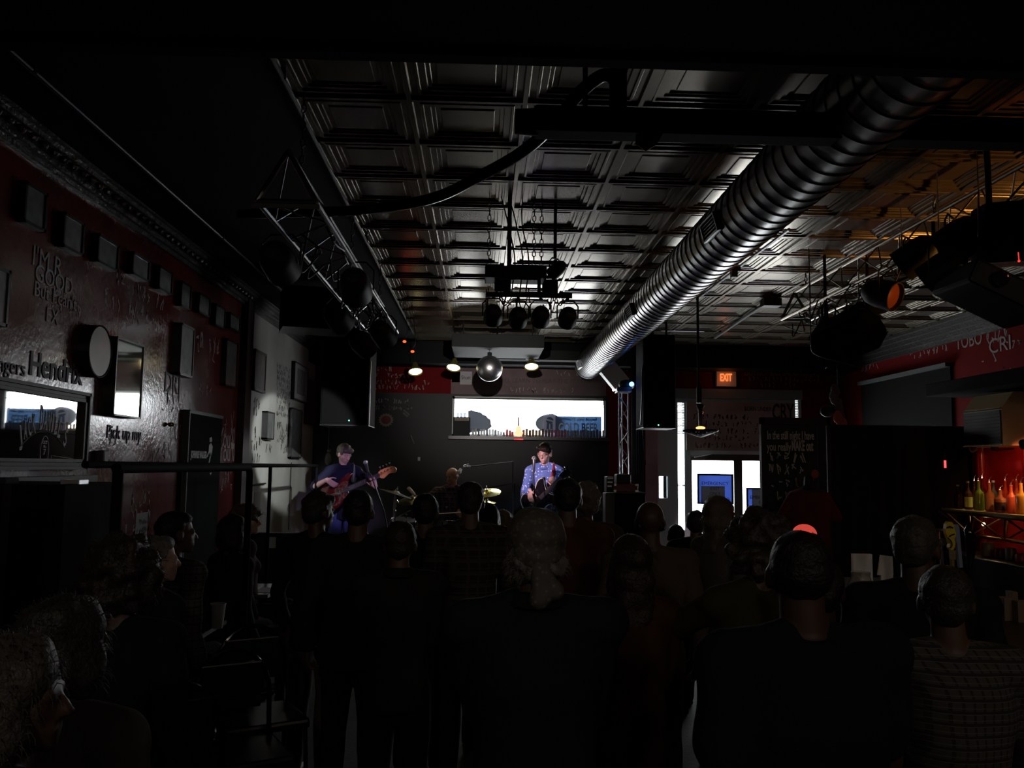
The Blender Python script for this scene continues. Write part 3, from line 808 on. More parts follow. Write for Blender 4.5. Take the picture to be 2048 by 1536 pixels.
for i in range(14):
    xs_ = xb0+(xb1-xb0)*rn.random(); xe = xs_+rn.uniform(-0.12, 0.12); xe = min(max(xe, xb0), xb1)
    b.tube(spline([(xs_, 5.88, zb+rn.uniform(-0.01, 0.06)), ((xs_+xe)/2, 5.86, zb-rn.uniform(0.03, 0.13)), (xe, 5.88, zb-rn.uniform(-0.02, 0.1))], 5), 0.004, 5)
for x_, hh in ((1040, 0), (1052, 1), (1024, 0)):
    q = at(x_, 500, 5.9); b.tube(spline([(q.x-0.08+0.05*hh, 5.9, CZ), (q.x-0.03, 5.88, CZ-0.2), (q.x+0.02, 5.9, CZ-0.45), (q.x, 5.88, zb)], 6), 0.005, 5)
b.build('cables', BLK, c_)
for k, px in enumerate((986, 1036, 1081, 1135)):
    p = at(px, (633, 638, 636, 638)[k], 5.95)
    t_ = parcan('par_can', ['round black can leftmost of four hanging below the centre bar', 'round black can second from left below the centre bar', 'round black can third from left below the centre bar', 'round black can rightmost of four below the centre bar'][k], p, p+Vector((0.0, 1.0, -0.35)), 0.068, 0.15, group='four cans below the centre bar', top=zb)
    b = MB()
    for s_ in (-1, 1): b.ball(p+Vector((0.012*s_, -0.092, 0.0)), 0.005, seg=8, n=6)
    b.build('glow_dot', mat('red reflection glow', (0.3, 0.02, 0.02), 0.4, em=(1, 0.08, 0.05), ems=0.7 if k != 3 else 0.7), t_)  # red reflections on the can backs, drawn as small glowing balls
    if k == 3: lamp('SPOT', p+Vector((0, 0.15, -0.05)), at(1085, 985, 10.4), 110, (0.30, 0.55, 1.0), t_, 0.04, 14)
    if k == 0: lamp('SPOT', p+Vector((0, 0.12, 0.02)), at(562, 895, 11.0), 1300, (0.95, 1.0, 0.98), t_, 0.03, 15, 0.3)
for k, (px, py, lab) in enumerate(((1004, 572, 'boxy black floodlight under left half of the centre power box'), (1100, 575, 'boxy black floodlight under right end of the centre power box'))):
    p = at(px, py, 6.05)
    t_ = thing('floodlight', lab, 'stage light', p, 0, 'boxy floodlights of the centre rig')
    b = MB(); b.bbox(p-Vector((0.055, 0.05, 0.05)), p+Vector((0.055, 0.05, 0.05)), 0.008); b.build('housing', BLK, t_)
    b = MB(); b.box(p-Vector((0.045, -0.051, 0.04)), p+Vector((0.045, 0.056, 0.04))); b.build('lens', LENSK, t_)
    b = MB(); b.tube([p+Vector((0, 0, 0.05)), (p.x, p.y-0.03, a1.z+0.01)], 0.012, 6); b.build('bracket', BLK, t_)
    if k == 0: lamp('SPOT', p+Vector((0, 0.10, -0.02)), at(979, 745, 11.5), 480, (1.0, 0.93, 0.9), t_, 0.02, 30, 1.0)
p = at(1110, 543, 5.95); parcan('par_can', 'tilted black can right of the centre power box', p, p+Vector((-0.4, 0.5, -0.3)), 0.05, 0.14, top=CZ)

# right truss lights
ORL = mat('amber gel lens', (0.30, 0.05, 0.01), 0.3, em=(1.0, 0.16, 0.02), ems=0.04)
RT = ((1700, 560, 7.4, 0.10, 'black spotlight at the far end of the right truss', LENSK), (1752, 548, 6.6, 0.10, 'black spotlight second from the far end of the right truss', LENSK), (1775, 590, 6.0, 0.11, 'spotlight with amber gel on the right truss', ORL),
      (1820, 520, 5.3, 0.11, 'black spotlight at the middle of the right truss', LENSK), (1905, 490, 4.8, 0.12, 'black spotlight fourth along the right truss', LENSK), (1870, 550, 4.9, 0.10, 'low black spotlight hanging under the middle of right truss', LENSK))
for k, (px, py, Y, r, lab, ln) in enumerate(RT):
    p = at(px, py, Y); p.z = min(p.z, EYE+1.36)
    aim = p+Vector((-0.5, 0.5, -0.45)) if ln is LENSK else p+Vector((0.55, -0.75, -0.35))
    parcan('par_can', lab, p, aim, r, 0.26, ln, 'spotlights on the right truss', top=EYE+1.5)
# glowing small lamp with bare orange face
p = at(1645, 653, 7.6); t_ = parcan('small_spotlight', 'small spotlight with glowing orange face under far end of right truss', p, p+Vector((-0.3, -0.5, -0.9)), 0.045, 0.14, mat('orange glow', (1, .4, .1), 0.5, em=(1.0, 0.52, 0.20), ems=3.0), top=EYE+1.5)
# hanging pale rods on the truss
for k, (px, y0_, y1_, Y) in enumerate(((1641, 590, 622, 7.9), (1803, 470, 530, 5.9), (1877, 432, 518, 5.2), (1957, 385, 475, 4.5))):
    a_ = at(px, y0_, Y); e = at(px, y1_, Y); b = MB(); b.tube([a_, e], 0.006, 6); b.tube([a_, (a_.x, a_.y, CZ)], 0.003, 5)
    tag(b.build('safety_cable', ALU), ['short pale cable at the far end of right truss', 'pale cable hanging beside the middle of the right truss', 'longest pale cable hanging left of the big ceiling speaker', 'pale cable nearest the camera on the right truss'][k], 'cable', 'pale cables on the right truss')
rn = random.Random(33); b = MB()
for i in range(34):
    y = rn.uniform(4.5, 8.0); x_ = rn.uniform(2.95, 3.3)
    b.tube(spline([(x_, y, EYE+1.5), (x_+rn.uniform(-0.1, 0.1), y+0.1, EYE+1.5-rn.uniform(0.05, 0.22)), (x_+rn.uniform(-0.1, 0.1), y+rn.uniform(0.2, 0.4), EYE+1.5-rn.uniform(0, 0.12))], 5), 0.006, 5)
tag(b.build('cable_loops', BLK), 'tangle of black cables looped along the underside of the right truss', 'cables')['kind'] = 'stuff'
b = MB(); rn = random.Random(35)
for i in range(26):
    y = rn.uniform(4.4, 7.6); x_ = rn.uniform(-1.1, -0.8)
    b.tube(spline([(x_, y, zL), (x_+rn.uniform(-0.1, 0.1), y+0.1, zL-rn.uniform(0.05, 0.2)), (x_+rn.uniform(-0.1, 0.1), y+rn.uniform(0.2, 0.4), zL-rn.uniform(0, 0.1))], 5), 0.006, 5)
tag(b.build('cable_loops', BLK), 'tangle of black cables looped along the underside of the left truss', 'cables')['kind'] = 'stuff'

# ------------------------------------------------------------ speakers
def speaker(label, x0, x1, y0, y1, z0, z1, rods=True, led=None, m=None, extra=None, group=None):
    t_ = thing('hanging_speaker' if rods else 'speaker_cabinet', label, 'speaker', ((x0+x1)/2, (y0+y1)/2, z0), 0, group)
    b = MB(m); b.bbox((x0, y0, z0), (x1, y1, z1), 0.02); b.build('cabinet', BLKM, t_)
    b = MB(m); b.bbox((x0+0.02, y0-0.015, z0+0.02), (x1-0.02, y0+0.0, z1-0.02), 0.005); b.build('grille', mat('speaker grille', (0.004, 0.004, 0.004), 0.9, spec=0.1), t_)
    b = MB(m); b.box((x0+0.0, y0-0.005, z0-0.012), (x1, y1, z0-0.0)); b.build('bottom_plate', DSTEEL, t_)
    if rods:
        for x_ in (x0+0.06, x1-0.06):
            b = MB(); b.tube([(x_, (y0+y1)/2, z1-0.03 if m is None else z1-0.15), (x_, (y0+y1)/2, CZ)], 0.014, 8); b.build('hanging_rod', DSTEEL, t_)
    if led:
        b = MB(); b.ball(led, 0.009, seg=8, n=6); b.build('glow_dot', mat('green indicator', (0.1, 0.5, 0.4), 0.4, em=(0.25, 1.0, 0.75), ems=2.2), t_)
    return t_
a_, c_ = at(1286, 668, 10.5), at(1352, 855, 10.5)
sp = speaker('tall black hanging speaker right of the stage with a tiny green light', a_.x, c_.x, 10.5, 11.0, c_.z, a_.z, led=at(1317, 850, 10.47), group='hanging speakers beside the stage')
b = MB(); b.bbox((a_.x+0.03, 10.55, a_.z), (a_.x+0.15, 10.68, CZ), 0.01); b.build('mounting_post', BLK, sp)
b = MB(); b.tube(spline([at(1290, 716, 10.46), at(1285, 740, 10.44), at(1284, 800, 10.44), at(1281, 850, 10.44)], 5), 0.010, 6); b.build('cable', DSTEEL, sp)
a_, c_ = at(646, 652, 10.2), at(737, 850, 10.2)
sp = speaker('tall black hanging speaker left of the stage with pale edge line', a_.x, c_.x, 10.2, 10.8, c_.z, a_.z, led=at(698, 841, 10.17), group='hanging speakers beside the stage')
b = MB(); b.box((c_.x-0.005, 10.185, c_.z), (c_.x+0.012, 10.2, at(737, 722, 10.2).z)); b.build('lit_edge_strip', ALU, sp)  # pale metal strip put in for the light on the cabinet edge
# big black speakers further left, under the ceiling
a_, c_ = at(560, 520, 8.6), at(690, 655, 8.6)
m = Matrix.Translation(((a_.x+c_.x)/2, 8.8, (a_.z+c_.z)/2)) @ Matrix.Rotation(math.radians(18), 4, 'Z') @ Matrix.Translation((-(a_.x+c_.x)/2, -8.8, -(a_.z+c_.z)/2))
speaker('wide black speaker hung near ceiling above the left hanging speaker', a_.x, c_.x, 8.6, 9.1, c_.z, min(a_.z, CZ-0.1), m=m)
# wedge speaker under the right truss
p = at(1695, 668, 7.3)
m = Matrix.Translation(p) @ Matrix.Rotation(math.radians(-38), 4, 'Z') @ Matrix.Rotation(math.radians(28), 4, 'X') @ Matrix.Rotation(math.radians(-20), 4, 'Y') @ Matrix.Translation(-p)
speaker('tilted black speaker hanging below far end of the right truss', p.x-0.25, p.x+0.25, p.y-0.2, p.y+0.2, p.z-0.16, p.z+0.16, m=m)
b = MB(); b.tube([at(1622, 690, 7.1), (at(1622, 690, 7.1).x, 7.1, CZ)], 0.005, 6); b.tube(spline([at(1622, 690, 7.1), at(1626, 705, 7.1), at(1650, 716, 7.1), at(1690, 726, 7.1), at(1720, 735, 7.1)], 5), 0.006, 6); tag(b.build('drooping_cable', DSTEEL), 'thin cable drooping below the tilted speaker', 'cable')
p = at(2010, 470, 4.6)
m = Matrix.Translation(p) @ Matrix.Rotation(math.radians(-20), 4, 'Z') @ Matrix.Rotation(math.radians(10), 4, 'X') @ Matrix.Translation(-p)
sp = speaker('large black ceiling speaker at the right edge with red light', p.x-0.14, p.x+0.3, p.y-0.2, p.y+0.2, p.z-0.16, p.z+0.17, m=m)
b = MB(); b.ball(at(2038, 522, 4.3), 0.007, seg=8, n=6); b.tube([at(2038, 522, 4.3), at(2036, 500, 4.45)], 0.003, 5); b.build('glow_dot', mat('red led', (0.4, 0.02, 0.02), 0.4, em=(1, 0.05, 0.03), ems=1.0), sp)
p = at(1985, 590, 4.6); b = MB(); m = Matrix.Translation(p) @ Matrix.Rotation(math.radians(25), 4, 'Y') @ Matrix.Translation(-p)
t_ = thing('projector', 'dark boxy projector hanging below large ceiling speaker', 'projector', p)
b = MB(m); b.bbox(p-Vector((0.24, 0.2, 0.07)), p+Vector((0.24, 0.2, 0.07)), 0.02); b.build('housing', BLK, t_)
b = MB(); b.tube([p, (p.x, p.y, CZ)], 0.015, 8); b.build('ceiling_mount', BLK, t_)
b = MB(m); b.lathe(p+Vector((-0.1, -0.2, 0)), [(0, 0.04), (-0.03, 0.045), (-0.04, 0.03)], (0,1,0), 16); b.build('lens', LENSK, t_)

# ------------------------------------------------------------ mirror ball, pendants, coloured lights
p = at(979, 737, 11.5)
mbm = bpy.data.materials.new('mirror tiles'); mbm.use_nodes = True
bb = mbm.node_tree.nodes['Principled BSDF']; bb.inputs['Base Color'].default_value = (0.85, 0.85, 0.85, 1); bb.inputs['Metallic'].default_value = 1; bb.inputs['Roughness'].default_value = 0.33
t_ = thing('mirror_ball', 'mirror ball hanging in front of the stage window', 'mirror ball', p)
b = MB(); b.ball(p, 0.178, seg=56, n=34); b.build('mirrored_sphere', mbm, t_)
b = MB(); b.lathe(p+Vector((0,0,0.17)), [(0, 0.03), (0.05, 0.03), (0.055, 0.01)], (0,0,1), 12); b.tube([p+Vector((0,0,0.2)), (p.x, p.y, CZ)], 0.004, 6); b.build('hanging_wire', DSTEEL, t_)
WARM = mat('warm lamp face', (1, 0.9, 0.6), 0.5, em=(1.0, 0.86, 0.45), ems=5.0)
for k, (px, py, tx) in enumerate(((831, 743, 0.12), (907, 735, -0.1), (1063, 733, 0.0))):
    p = at(px, py, 12.2); d = Vector((tx, -0.42, -0.9)).normalized()
    t_ = thing('pendant_spotlight', ['warm pendant spotlight left of the mirror ball, farthest left', 'warm pendant spotlight just left of mirror ball', 'warm pendant spotlight right of mirror ball'][k], 'lamp', p, 0, 'warm spotlights over the stage window')
    b = MB(); b.lathe(p, [(-0.15, 0.0), (-0.145, 0.03), (-0.08, 0.05), (0.0, 0.105), (0.012, 0.105), (0.0, 0.095), (-0.05, 0.05)], d, 24); b.build('shade', mat('yellowish shade', (0.10, 0.085, 0.02), 0.5), t_, smooth=True)
    b = MB(); b.lathe(p, [(-0.004, 0.092), (0.0, 0.09), (0.012, 0.05), (0.015, 0.0)], d, 24); b.build('bulb_face', WARM, t_, smooth=True)
    q = p-d*0.14; b = MB(); b.tube([q, (q.x, q.y, CZ)], 0.005, 6); b.build('stem', BLK, t_)
    lamp('SPOT', p+d*0.03, p+d*2, 5.0, (1.0, 0.8, 0.4), t_, 0.08, 140, 1.0)
b = MB(); p = at(1078, 715, 12.2); b.tube([at(1078, 700, 12.2), at(1078, 722, 12.2), at(1052, 718, 12.2)], 0.006, 6); b.tube([at(1078, 700, 12.2), (p.x, 12.2, CZ)], 0.005, 6); tag(b.build('wire_hanger', ALU), 'thin bright wire hanger above rightmost warm pendant spotlight', 'wire')
REDG = mat('red bulb', (1, 0.1, 0.05), 0.4, em=(1.0, 0.10, 0.03), ems=2.2)
for k, (px, py) in enumerate(((809, 683), (825, 703))):
    p = at(px, py, 9.9); t_ = thing('red_bulb', ['upper red bulb beside the left hanging speaker', 'lower red bulb beside the left hanging speaker'][k], 'light', p, 0, 'red bulbs left of the mirror ball')
    b = MB(); b.ball(p, (0.022, 0.015, 0.015), seg=10, n=8); b.build('bulb', REDG, t_, smooth=True)
    b = MB(); b.lathe(p+Vector((0,0,0.012)), [(0, 0.012), (0.03, 0.012)], (0,0,1), 10); b.tube(spline([p+Vector((0,0,0.03)), p+Vector((0.03, 0, 0.15)), (p.x-0.02, p.y, CZ)], 6), 0.004, 5); b.build('socket_cord', BLK, t_)
    lamp('POINT', p+Vector((0, -0.04, 0)), None, 0.05, (1, 0.06, 0.03), t_, 0.02)

# lamp near the doors: orange bulb over a wide shallow dish
p = at(1401, 856, 9.0); t_ = thing('dish_pendant', 'pendant with glowing orange bulb over a wide dark dish', 'lamp', p)
b = MB(); b.tube([at(1397, 800, 9.0), (at(1397, 800, 9.0).x, 9.0, CZ)], 0.014, 8); b.lathe(at(1398, 806, 9.0), [(0, 0.03), (0.16, 0.03), (0.2, 0.014)], (0,0,1), 12); b.build('stem', BLK, t_)
b = MB(); b.lathe(p+Vector((0,0,0.02)), [(0.24, 0.03), (0.22, 0.045), (0.18, 0.025), (0.05, 0.02), (0.0, 0.02)], (0,0,1), 14); b.build('socket', DSTEEL, t_, smooth=True)
b = MB(); b.ball(p, (0.05, 0.05, 0.018), seg=16, n=8); b.build('bulb', mat('orange bulb', (1, 0.4, 0.1), 0.4, em=(1.0, 0.36, 0.10), ems=3.5), t_, smooth=True)
b = MB(); b.lathe(p+Vector((0,0,-0.07)), [(0.045, 0.19), (0.05, 0.195), (0.03, 0.18), (0.0, 0.10), (-0.025, 0.03), (-0.03, 0.0)], (0,0,1), 28); b.build('dish', BLK, t_, smooth=True)
b = MB(); rn = random.Random(4)
for i in range(14):
    an = rn.uniform(-2.6, 0.3); b.ball(p+Vector((math.cos(an)*0.17, math.sin(an)*0.17, -0.045-rn.random()*0.04)), 0.009, seg=6, n=4)
b.build('glass_beads', mat('glass beads', (0.7, 0.65, 0.6), 0.1), t_)
b = MB()
for q in (at(1392, 828, 9.0), at(1405, 828, 9.0)): b.tube([q, q+Vector((0.015, 0, 0.02)), q+Vector((-0.01, 0, 0.03))], 0.006, 5)
b.build('bright_hooks', CHROME, t_)
lamp('POINT', p+Vector((0,0,0.03)), None, 0.6, (1, 0.4, 0.12), t_, 0.03)

# exit sign
a_, c_ = at(1433, 739, YB-0.08), at(1473, 773, YB-0.08)
t_ = thing('exit_sign', 'white box exit sign with glowing orange letters above the doors', 'sign', ((a_.x+c_.x)/2, YB-0.04, c_.z))
b = MB(); b.bbox((a_.x, YB-0.08, c_.z), (c_.x, YB, a_.z), 0.008); b.build('sign_box', mat('exit box', (0.9, 0.8, 0.72), 0.6), t_)
textmesh('EXIT', 0.17, (at(1452, 762, YB-0.085), U_, V_), mat('exit glow', (0.9, 0.2, 0.05), 0.5, em=(1.0, 0.25, 0.06), ems=1.1), t_, width=0.19, bold=0.003)
lamp('POINT', at(1452, 757, YB-0.25), None, 0.25, (1, 0.25, 0.08), t_, 0.05)

# ------------------------------------------------------------ right of stage: truss tower, cases
p0 = at(1240, 975, 11.2); ztop = at(1240, 785, 11.2).z; x0_, x1_ = at(1238, 900, 11.2).x, at(1256, 900, 11.2).x
zc = at(1240, 962, 11.2).z
t_ = thing('truss_tower', 'upright aluminium truss tower right of the guitarist', 'truss', ((x0_+x1_)/2, 11.2, zc))
for q in ((x0_, 11.2), (x1_, 11.2), ((x0_+x1_)/2, 11.32)):
    b = MB(); b.tube([(q[0], q[1], zc), (q[0], q[1], ztop)], 0.011, 8); b.build('chord', ALU, t_, smooth=True)
b = MB(); z = zc; i = 0
while z < ztop-0.13:
    a_, c_ = ((x0_, 11.2), (x1_, 11.2)) if i % 2 else ((x1_, 11.2), (x0_, 11.2))
    b.tube([(a_[0], a_[1], z), (c_[0], c_[1], z+0.16)], 0.006, 6); b.tube([(c_[0], c_[1], z), ((x0_+x1_)/2, 11.32, z+0.16)], 0.006, 6); z += 0.16; i += 1
b.box((x0_-0.03, 11.15, ztop), (x1_+0.03, 11.36, ztop+0.015)); b.box((x0_-0.03, 11.15, zc), (x1_+0.03, 11.36, zc+0.015)); b.build('braces', ALU, t_, smooth=True)
# moving head with blue beam on top
p = at(1262, 769, 11.2)
t_ = thing('moving_head_light', 'stage light glowing blue on top of the truss tower', 'stage light', (p.x, 11.25, ztop+0.015))
b = MB(); b.bbox((x0_-0.03, 11.17, ztop+0.015), (x1_+0.05, 11.35, ztop+0.07), 0.01); b.build('base', BLK, t_)
b = MB(); b.ball((p.x-0.05, 11.25, p.z), (0.11, 0.09, 0.07), seg=16, n=10); b.build('head', BLK, t_, smooth=True)
b = MB(); b.lathe(p+Vector((0.0, -0.05, 0.0)), [(0, 0.032), (-0.012, 0.030), (-0.02, 0.0)], (0.1, 1, 0.3), 16); b.build('lens', mat('blue glow lens', (0.2, 0.4, 1), 0.3, em=(0.12, 0.35, 1.0), ems=6.0), t_, smooth=True)
b = MB(); b.ball(at(1227, 780, 11.15), 0.018, seg=8, n=6); b.tube([at(1227, 780, 11.2), at(1240, 780, 11.25)], 0.01, 6); b.build('side_lamp', mat('white glow', (1, 0.9, 0.8), 0.3, em=(1, 0.9, 0.75), ems=3.0), t_)
lamp('POINT', p+Vector((0.02, -0.12, -0.02)), None, 0.5, (0.1, 0.25, 1.0), t_, 0.04)
for (xa_, dy, lab) in ((1267, 0.25, 'black drape left part beside the truss tower'), (1280, 0.3, 'black drape right part below the right hanging speaker')):
    pass
# black drape behind the tower
b = MB(); q0 = at(1262, 790, 11.9); q1 = at(1290, 790, 11.9); z0_ = STZ; pts = []
n = 26; pts_f = []
for i in range(n+1):
    pts_f.append(Vector((q0.x+(q1.x-q0.x)*i/n, 11.9+0.025*math.sin(i*1.6), STZ*0)))
vsx = [p_+Vector((0, 0, 0.0)) for p_ in pts_f]+[p_+Vector((0, 0, at(1270, 700, 11.9).z)) for p_ in pts_f]
b.add(vsx, [(i, i+1, n+2+i, n+1+i) for i in range(n)])
dr = tag(b.build('black_drape', mat('black drape', (0.012, 0.012, 0.016), 0.85), smooth=True), 'black cloth drape hanging behind the truss tower', 'drape')
sol = dr.modifiers.new('s', 'SOLIDIFY'); sol.thickness = 0.01
b = MB(); b.tube([(q0.x-0.05, 11.9, at(1270, 700, 11.9).z), (q1.x+0.05, 11.9, at(1270, 700, 11.9).z)], 0.015, 8); b.tube([(q0.x, 11.9, at(1270, 700, 11.9).z), (q0.x, 11.9, CZ)], 0.01, 6); b.build('rod', BLK, dr)
b = MB(); b.tube([at(1283, 830, 11.6), at(1291, 930, 11.6)], 0.008, 6); b.tube([at(1283, 830, 11.6), at(1280, 700, 11.6), Vector((at(1280, 700, 11.6).x, 11.6, CZ))], 0.006, 6); b.build('cord', DSTEEL, dr)
# cabinets
a_, c_ = at(1234, 985, 10.7), at(1292, 1085, 10.7)
cab = speaker('black speaker cabinet standing right of the stage under the red case', a_.x, c_.x, 10.7, 11.3, 0.0, a_.z-0.01, rods=False)
b = MB(); b.bbox((a_.x-0.02, 10.66, a_.z-0.01), (c_.x+0.0, 11.32, a_.z+0.005), 0.003); b.build('top_rim', DSTEEL, cab)
a2, c2 = at(1227, 969, 10.8), at(1276, 984, 10.8)
t_ = thing('red_case', 'red equipment case with bright metal corners on the black cabinet', 'case', ((a2.x+c2.x)/2, 11.0, a_.z+0.005))
b = MB(); b.bbox((a2.x, 10.8, a_.z+0.006), (c2.x, 11.2, a2.z+0.005), 0.008); b.build('case_body', mat('red case', (0.16, 0.012, 0.018), 0.4), t_)
b = MB()
for x_ in (a2.x, c2.x-0.03):
    b.box((x_-0.005, 10.793, a_.z+0.006), (x_+0.035, 10.83, a_.z+0.03)); b.box((x_-0.005, 10.793, a2.z-0.015), (x_+0.035, 10.83, a2.z+0.01))
b.build('corners', ALU, t_)
a3 = at(1233, 948, 10.9); c3 = at(1262, 968, 10.9); b = MB(); b.bbox((a3.x, 10.9, c3.z-0.0), (c3.x, 11.1, a3.z), 0.02); tag(b.build('amplifier_head', BLK), 'black amplifier head on the red case behind the tower foot', 'amplifier')
t_ = thing('mixing_desk', 'small mixing desk with bright faders beside the red case', 'mixer', at(1220, 985, 10.75))
q0, q1 = at(1213, 953, 10.75), at(1228, 985, 10.75)
b = MB(); b.bbox((q0.x, 10.75, q1.z), (q1.x, 10.95, q0.z), 0.01); b.build('desk_body', BLK, t_)
b = MB()
for i in range(3): b.box((q0.x+0.012, 10.743, q0.z-0.03-0.05*i), (q1.x-0.01-0.01*i, 10.752, q0.z-0.012-0.05*i))
b.build('fader_plates', ALU, t_)
q0, q1 = at(1211, 986, 10.8), at(1231, 1075, 10.8)
b = MB(); b.bbox((q0.x, 10.8, STZ), (q1.x, 11.05, q0.z), 0.01); tag(b.build('grey_flight_case', mat('grey case', (0.07, 0.075, 0.078), 0.5)), 'narrow grey flight case under the mixing desk', 'case')
def bottle(name, label, p, h, r, col, lab=None, cap_=(0.1,0.1,0.1), group=None, trans=0.0, neck=0.35, spout=False, rough=0.1, cat='bottle'):
    t_ = thing(name, label, cat, p, 0, group); p = Vector(p)
    b = MB(); hb = h*(1-neck)
    b.lathe(p, [(0, r*0.7), (0.006, r), (hb*0.85, r), (hb*0.95, r*0.85), (hb*1.05, r*0.45), (h*0.78, r*0.32), (h*0.95, r*0.3), (h*0.96, r*0.36), (h, r*0.34)], (0,0,1), 18)
    b.build('glass_body', mat('bottle %s' % (col,), col, rough, trans=trans, ior=1.4), t_, smooth=True)
    if lab:
        b = MB(); b.lathe(p, [(hb*0.15, r*1.02), (hb*0.15, r*1.03), (hb*0.7, r*1.03), (hb*0.7, r*1.02)], (0,0,1), 18, cap=False); b.build('label', mat('label %s' % (lab,), lab, 0.6), t_, smooth=True)
    b = MB()
    if spout: b.tube([p+Vector((0,0,h*0.96)), p+Vector((0,0,h*1.06)), p+Vector((0.008,-0.006,h*1.16)), p+Vector((0.02,-0.014,h*1.2))], [r*0.3, r*0.16, r*0.12, r*0.12], 8); b.build('pour_spout', CHROME, t_, smooth=True)
    else: b.lathe(p, [(h*0.95, r*0.38), (h*1.02, r*0.38)], (0,0,1), 12); b.build('cap', mat('cap %s' % (cap_,), cap_, 0.4), t_)
    return t_
bottle('water_bottle', 'clear blue water bottle standing right of the stage', at(1222, 1062, 10.35).xy.to_3d()+Vector((0,0,STZ)), 0.24, 0.035, (0.1, 0.16, 0.35), cap_=(0.6,0.6,0.6), trans=0.5)
# ------------------------------------------------------------ pictures on the left wall
FRK = mat('black picture frame', (0.01, 0.01, 0.01), 0.35)
def picglass(name, col, rough=0.08):
    return mat(name, col, 0.5, coat=1.0, var=0.5, vscale=9)
PIC = picglass('dim picture under glass', (0.16, 0.17, 0.16)); MATS['dim picture under glass'].node_tree.nodes['Principled BSDF'].inputs['Coat Roughness'].default_value = 0.06
def wframe(label, xl, yt, xr, yb, depth=0.045, m=None, fm=None, inset=0.018, group=None, name='picture_frame', matb=None, z_from_right=True):
    X = XL+depth
    a_ = atX(xl, yt, X); c_ = atX(xr, yb, X)
    y0, y1, z1, z0 = a_.y, c_.y, a_.z, c_.z
    if X > XL+0.5: pass
    t_ = thing(name, label, 'picture', (XL, (y0+y1)/2, z0), 0, group)
    b = MB()
    for q0, q1 in (((y0, z0), (y1, z0+inset)), ((y0, z1-inset), (y1, z1)), ((y0, z0), (y0+inset, z1)), ((y1-inset, z0), (y1, z1))):
        b.box((XL, q0[0], q0[1]), (X, q1[0], q1[1]))
    b.build('frame', fm or FRK, t_)
    xg = X-0.008
    if matb:
        b = MB(); b.box((XL, y0+inset, z0+inset), (xg, y1-inset, z1-inset)); b.build('mount_board', matb, t_)
        q = 0.22; dy, dz = (y1-y0)*q, (z1-z0)*0.14
        b = MB(); b.box((xg, y0+dy, z0+dz*1.3), (xg+0.002, y1-dy, z1-dz)); b.build('picture', m or PIC, t_)
    else:
        b = MB(); b.box((XL, y0+inset, z0+inset), (xg, y1-inset, z1-inset)); b.build('picture', m or PIC, t_)
    return t_, (y0, y1, z0, z1, X)
top = [(54, 361, 92, 466), (131, 423, 167, 514), (199, 466, 237, 545), (268, 502, 299, 566), (321, 530, 345, 592), (365, 561, 382, 622), (400, 584, 420, 636), (433, 606, 450, 660), (462, 624, 480, 667)]
nth = ['nearest the camera', 'second from the camera', 'third from the camera', 'fourth from the camera', 'fifth, middle one', 'sixth from the camera', 'third from the far end', 'second from the far end', 'at the far end']
for k, q in enumerate(top):
    wframe('small frame in the top row on the left wall, '+nth[k], *q, depth=0.05, group='top row of small frames on the left wall')
wframe('framed picture cut off by the left edge of the view', -30, 520, 15, 655, depth=0.05)
wframe('tall narrow black framed picture right of the mirror-like frame', 365, 645, 386, 757, depth=0.07)
wframe('tall narrow dark framed picture beside the brown pilaster', 455, 676, 473, 778, depth=0.05)
MIRR = mat('mirror glass', (0.78, 0.80, 0.78), 0.02, metal=1.0)
wframe('tall deep-framed glass picture reflecting the bright window', 236, 672, 282, 838, depth=0.08, m=mat('reflecting glass', (0.55, 0.57, 0.52), 0.045, metal=0.9), inset=0.012)
wframe('wood framed picture high on the pale graffiti wall', 512, 697, 531, 787, depth=0.05, fm=mat('brown wood frame', (0.06, 0.03, 0.012), 0.4), m=mat('brown picture', (0.11, 0.075, 0.05), 0.5, coat=0.5, var=0.6, vscale=12), inset=0.03)
wframe('small black box frame low on the pale graffiti wall', 536, 822, 548, 880, depth=0.07)
wframe('black framed print with white mount, upper right of the pale wall', 591, 722, 615, 808, depth=0.05, matb=mat('white mount', (0.26, 0.26, 0.25), 0.6), m=mat('print', (0.12, 0.11, 0.10), 0.6, var=0.5, vscale=15))
wframe('black framed tall print low on the pale wall', 586, 815, 602, 917, depth=0.05, m=mat('print grey', (0.13, 0.14, 0.14), 0.4, coat=0.4, var=0.6, vscale=12))
wframe('reddish framed poster in the far corner of left wall', 617, 757, 633, 852, depth=0.05, fm=mat('red frame', (0.07, 0.012, 0.01), 0.5), m=mat('red poster', (0.10, 0.02, 0.02), 0.5, var=0.5, vscale=12))
# round drum shaped clock
c_ = atX(200, 703, XL+0.07); t_ = thing('round_wall_disc', 'round cream-faced disc with deep black rim on left wall', 'wall clock', (XL, c_.y, c_.z-0.19))
b = MB(); b.lathe((XL, c_.y, c_.z), [(0, 0.178), (0.075, 0.178), (0.078, 0.17), (0.068, 0.165)], (1,0,0), 40); b.build('rim', FRK, t_, smooth=True)
b = MB(); b.lathe((XL, c_.y, c_.z), [(0.06, 0.166), (0.072, 0.166), (0.073, 0.0)], (1,0,0), 40); b.build('face', mat('cream face', (0.34, 0.33, 0.27), 0.45, coat=0.3, var=0.15), t_, smooth=True)
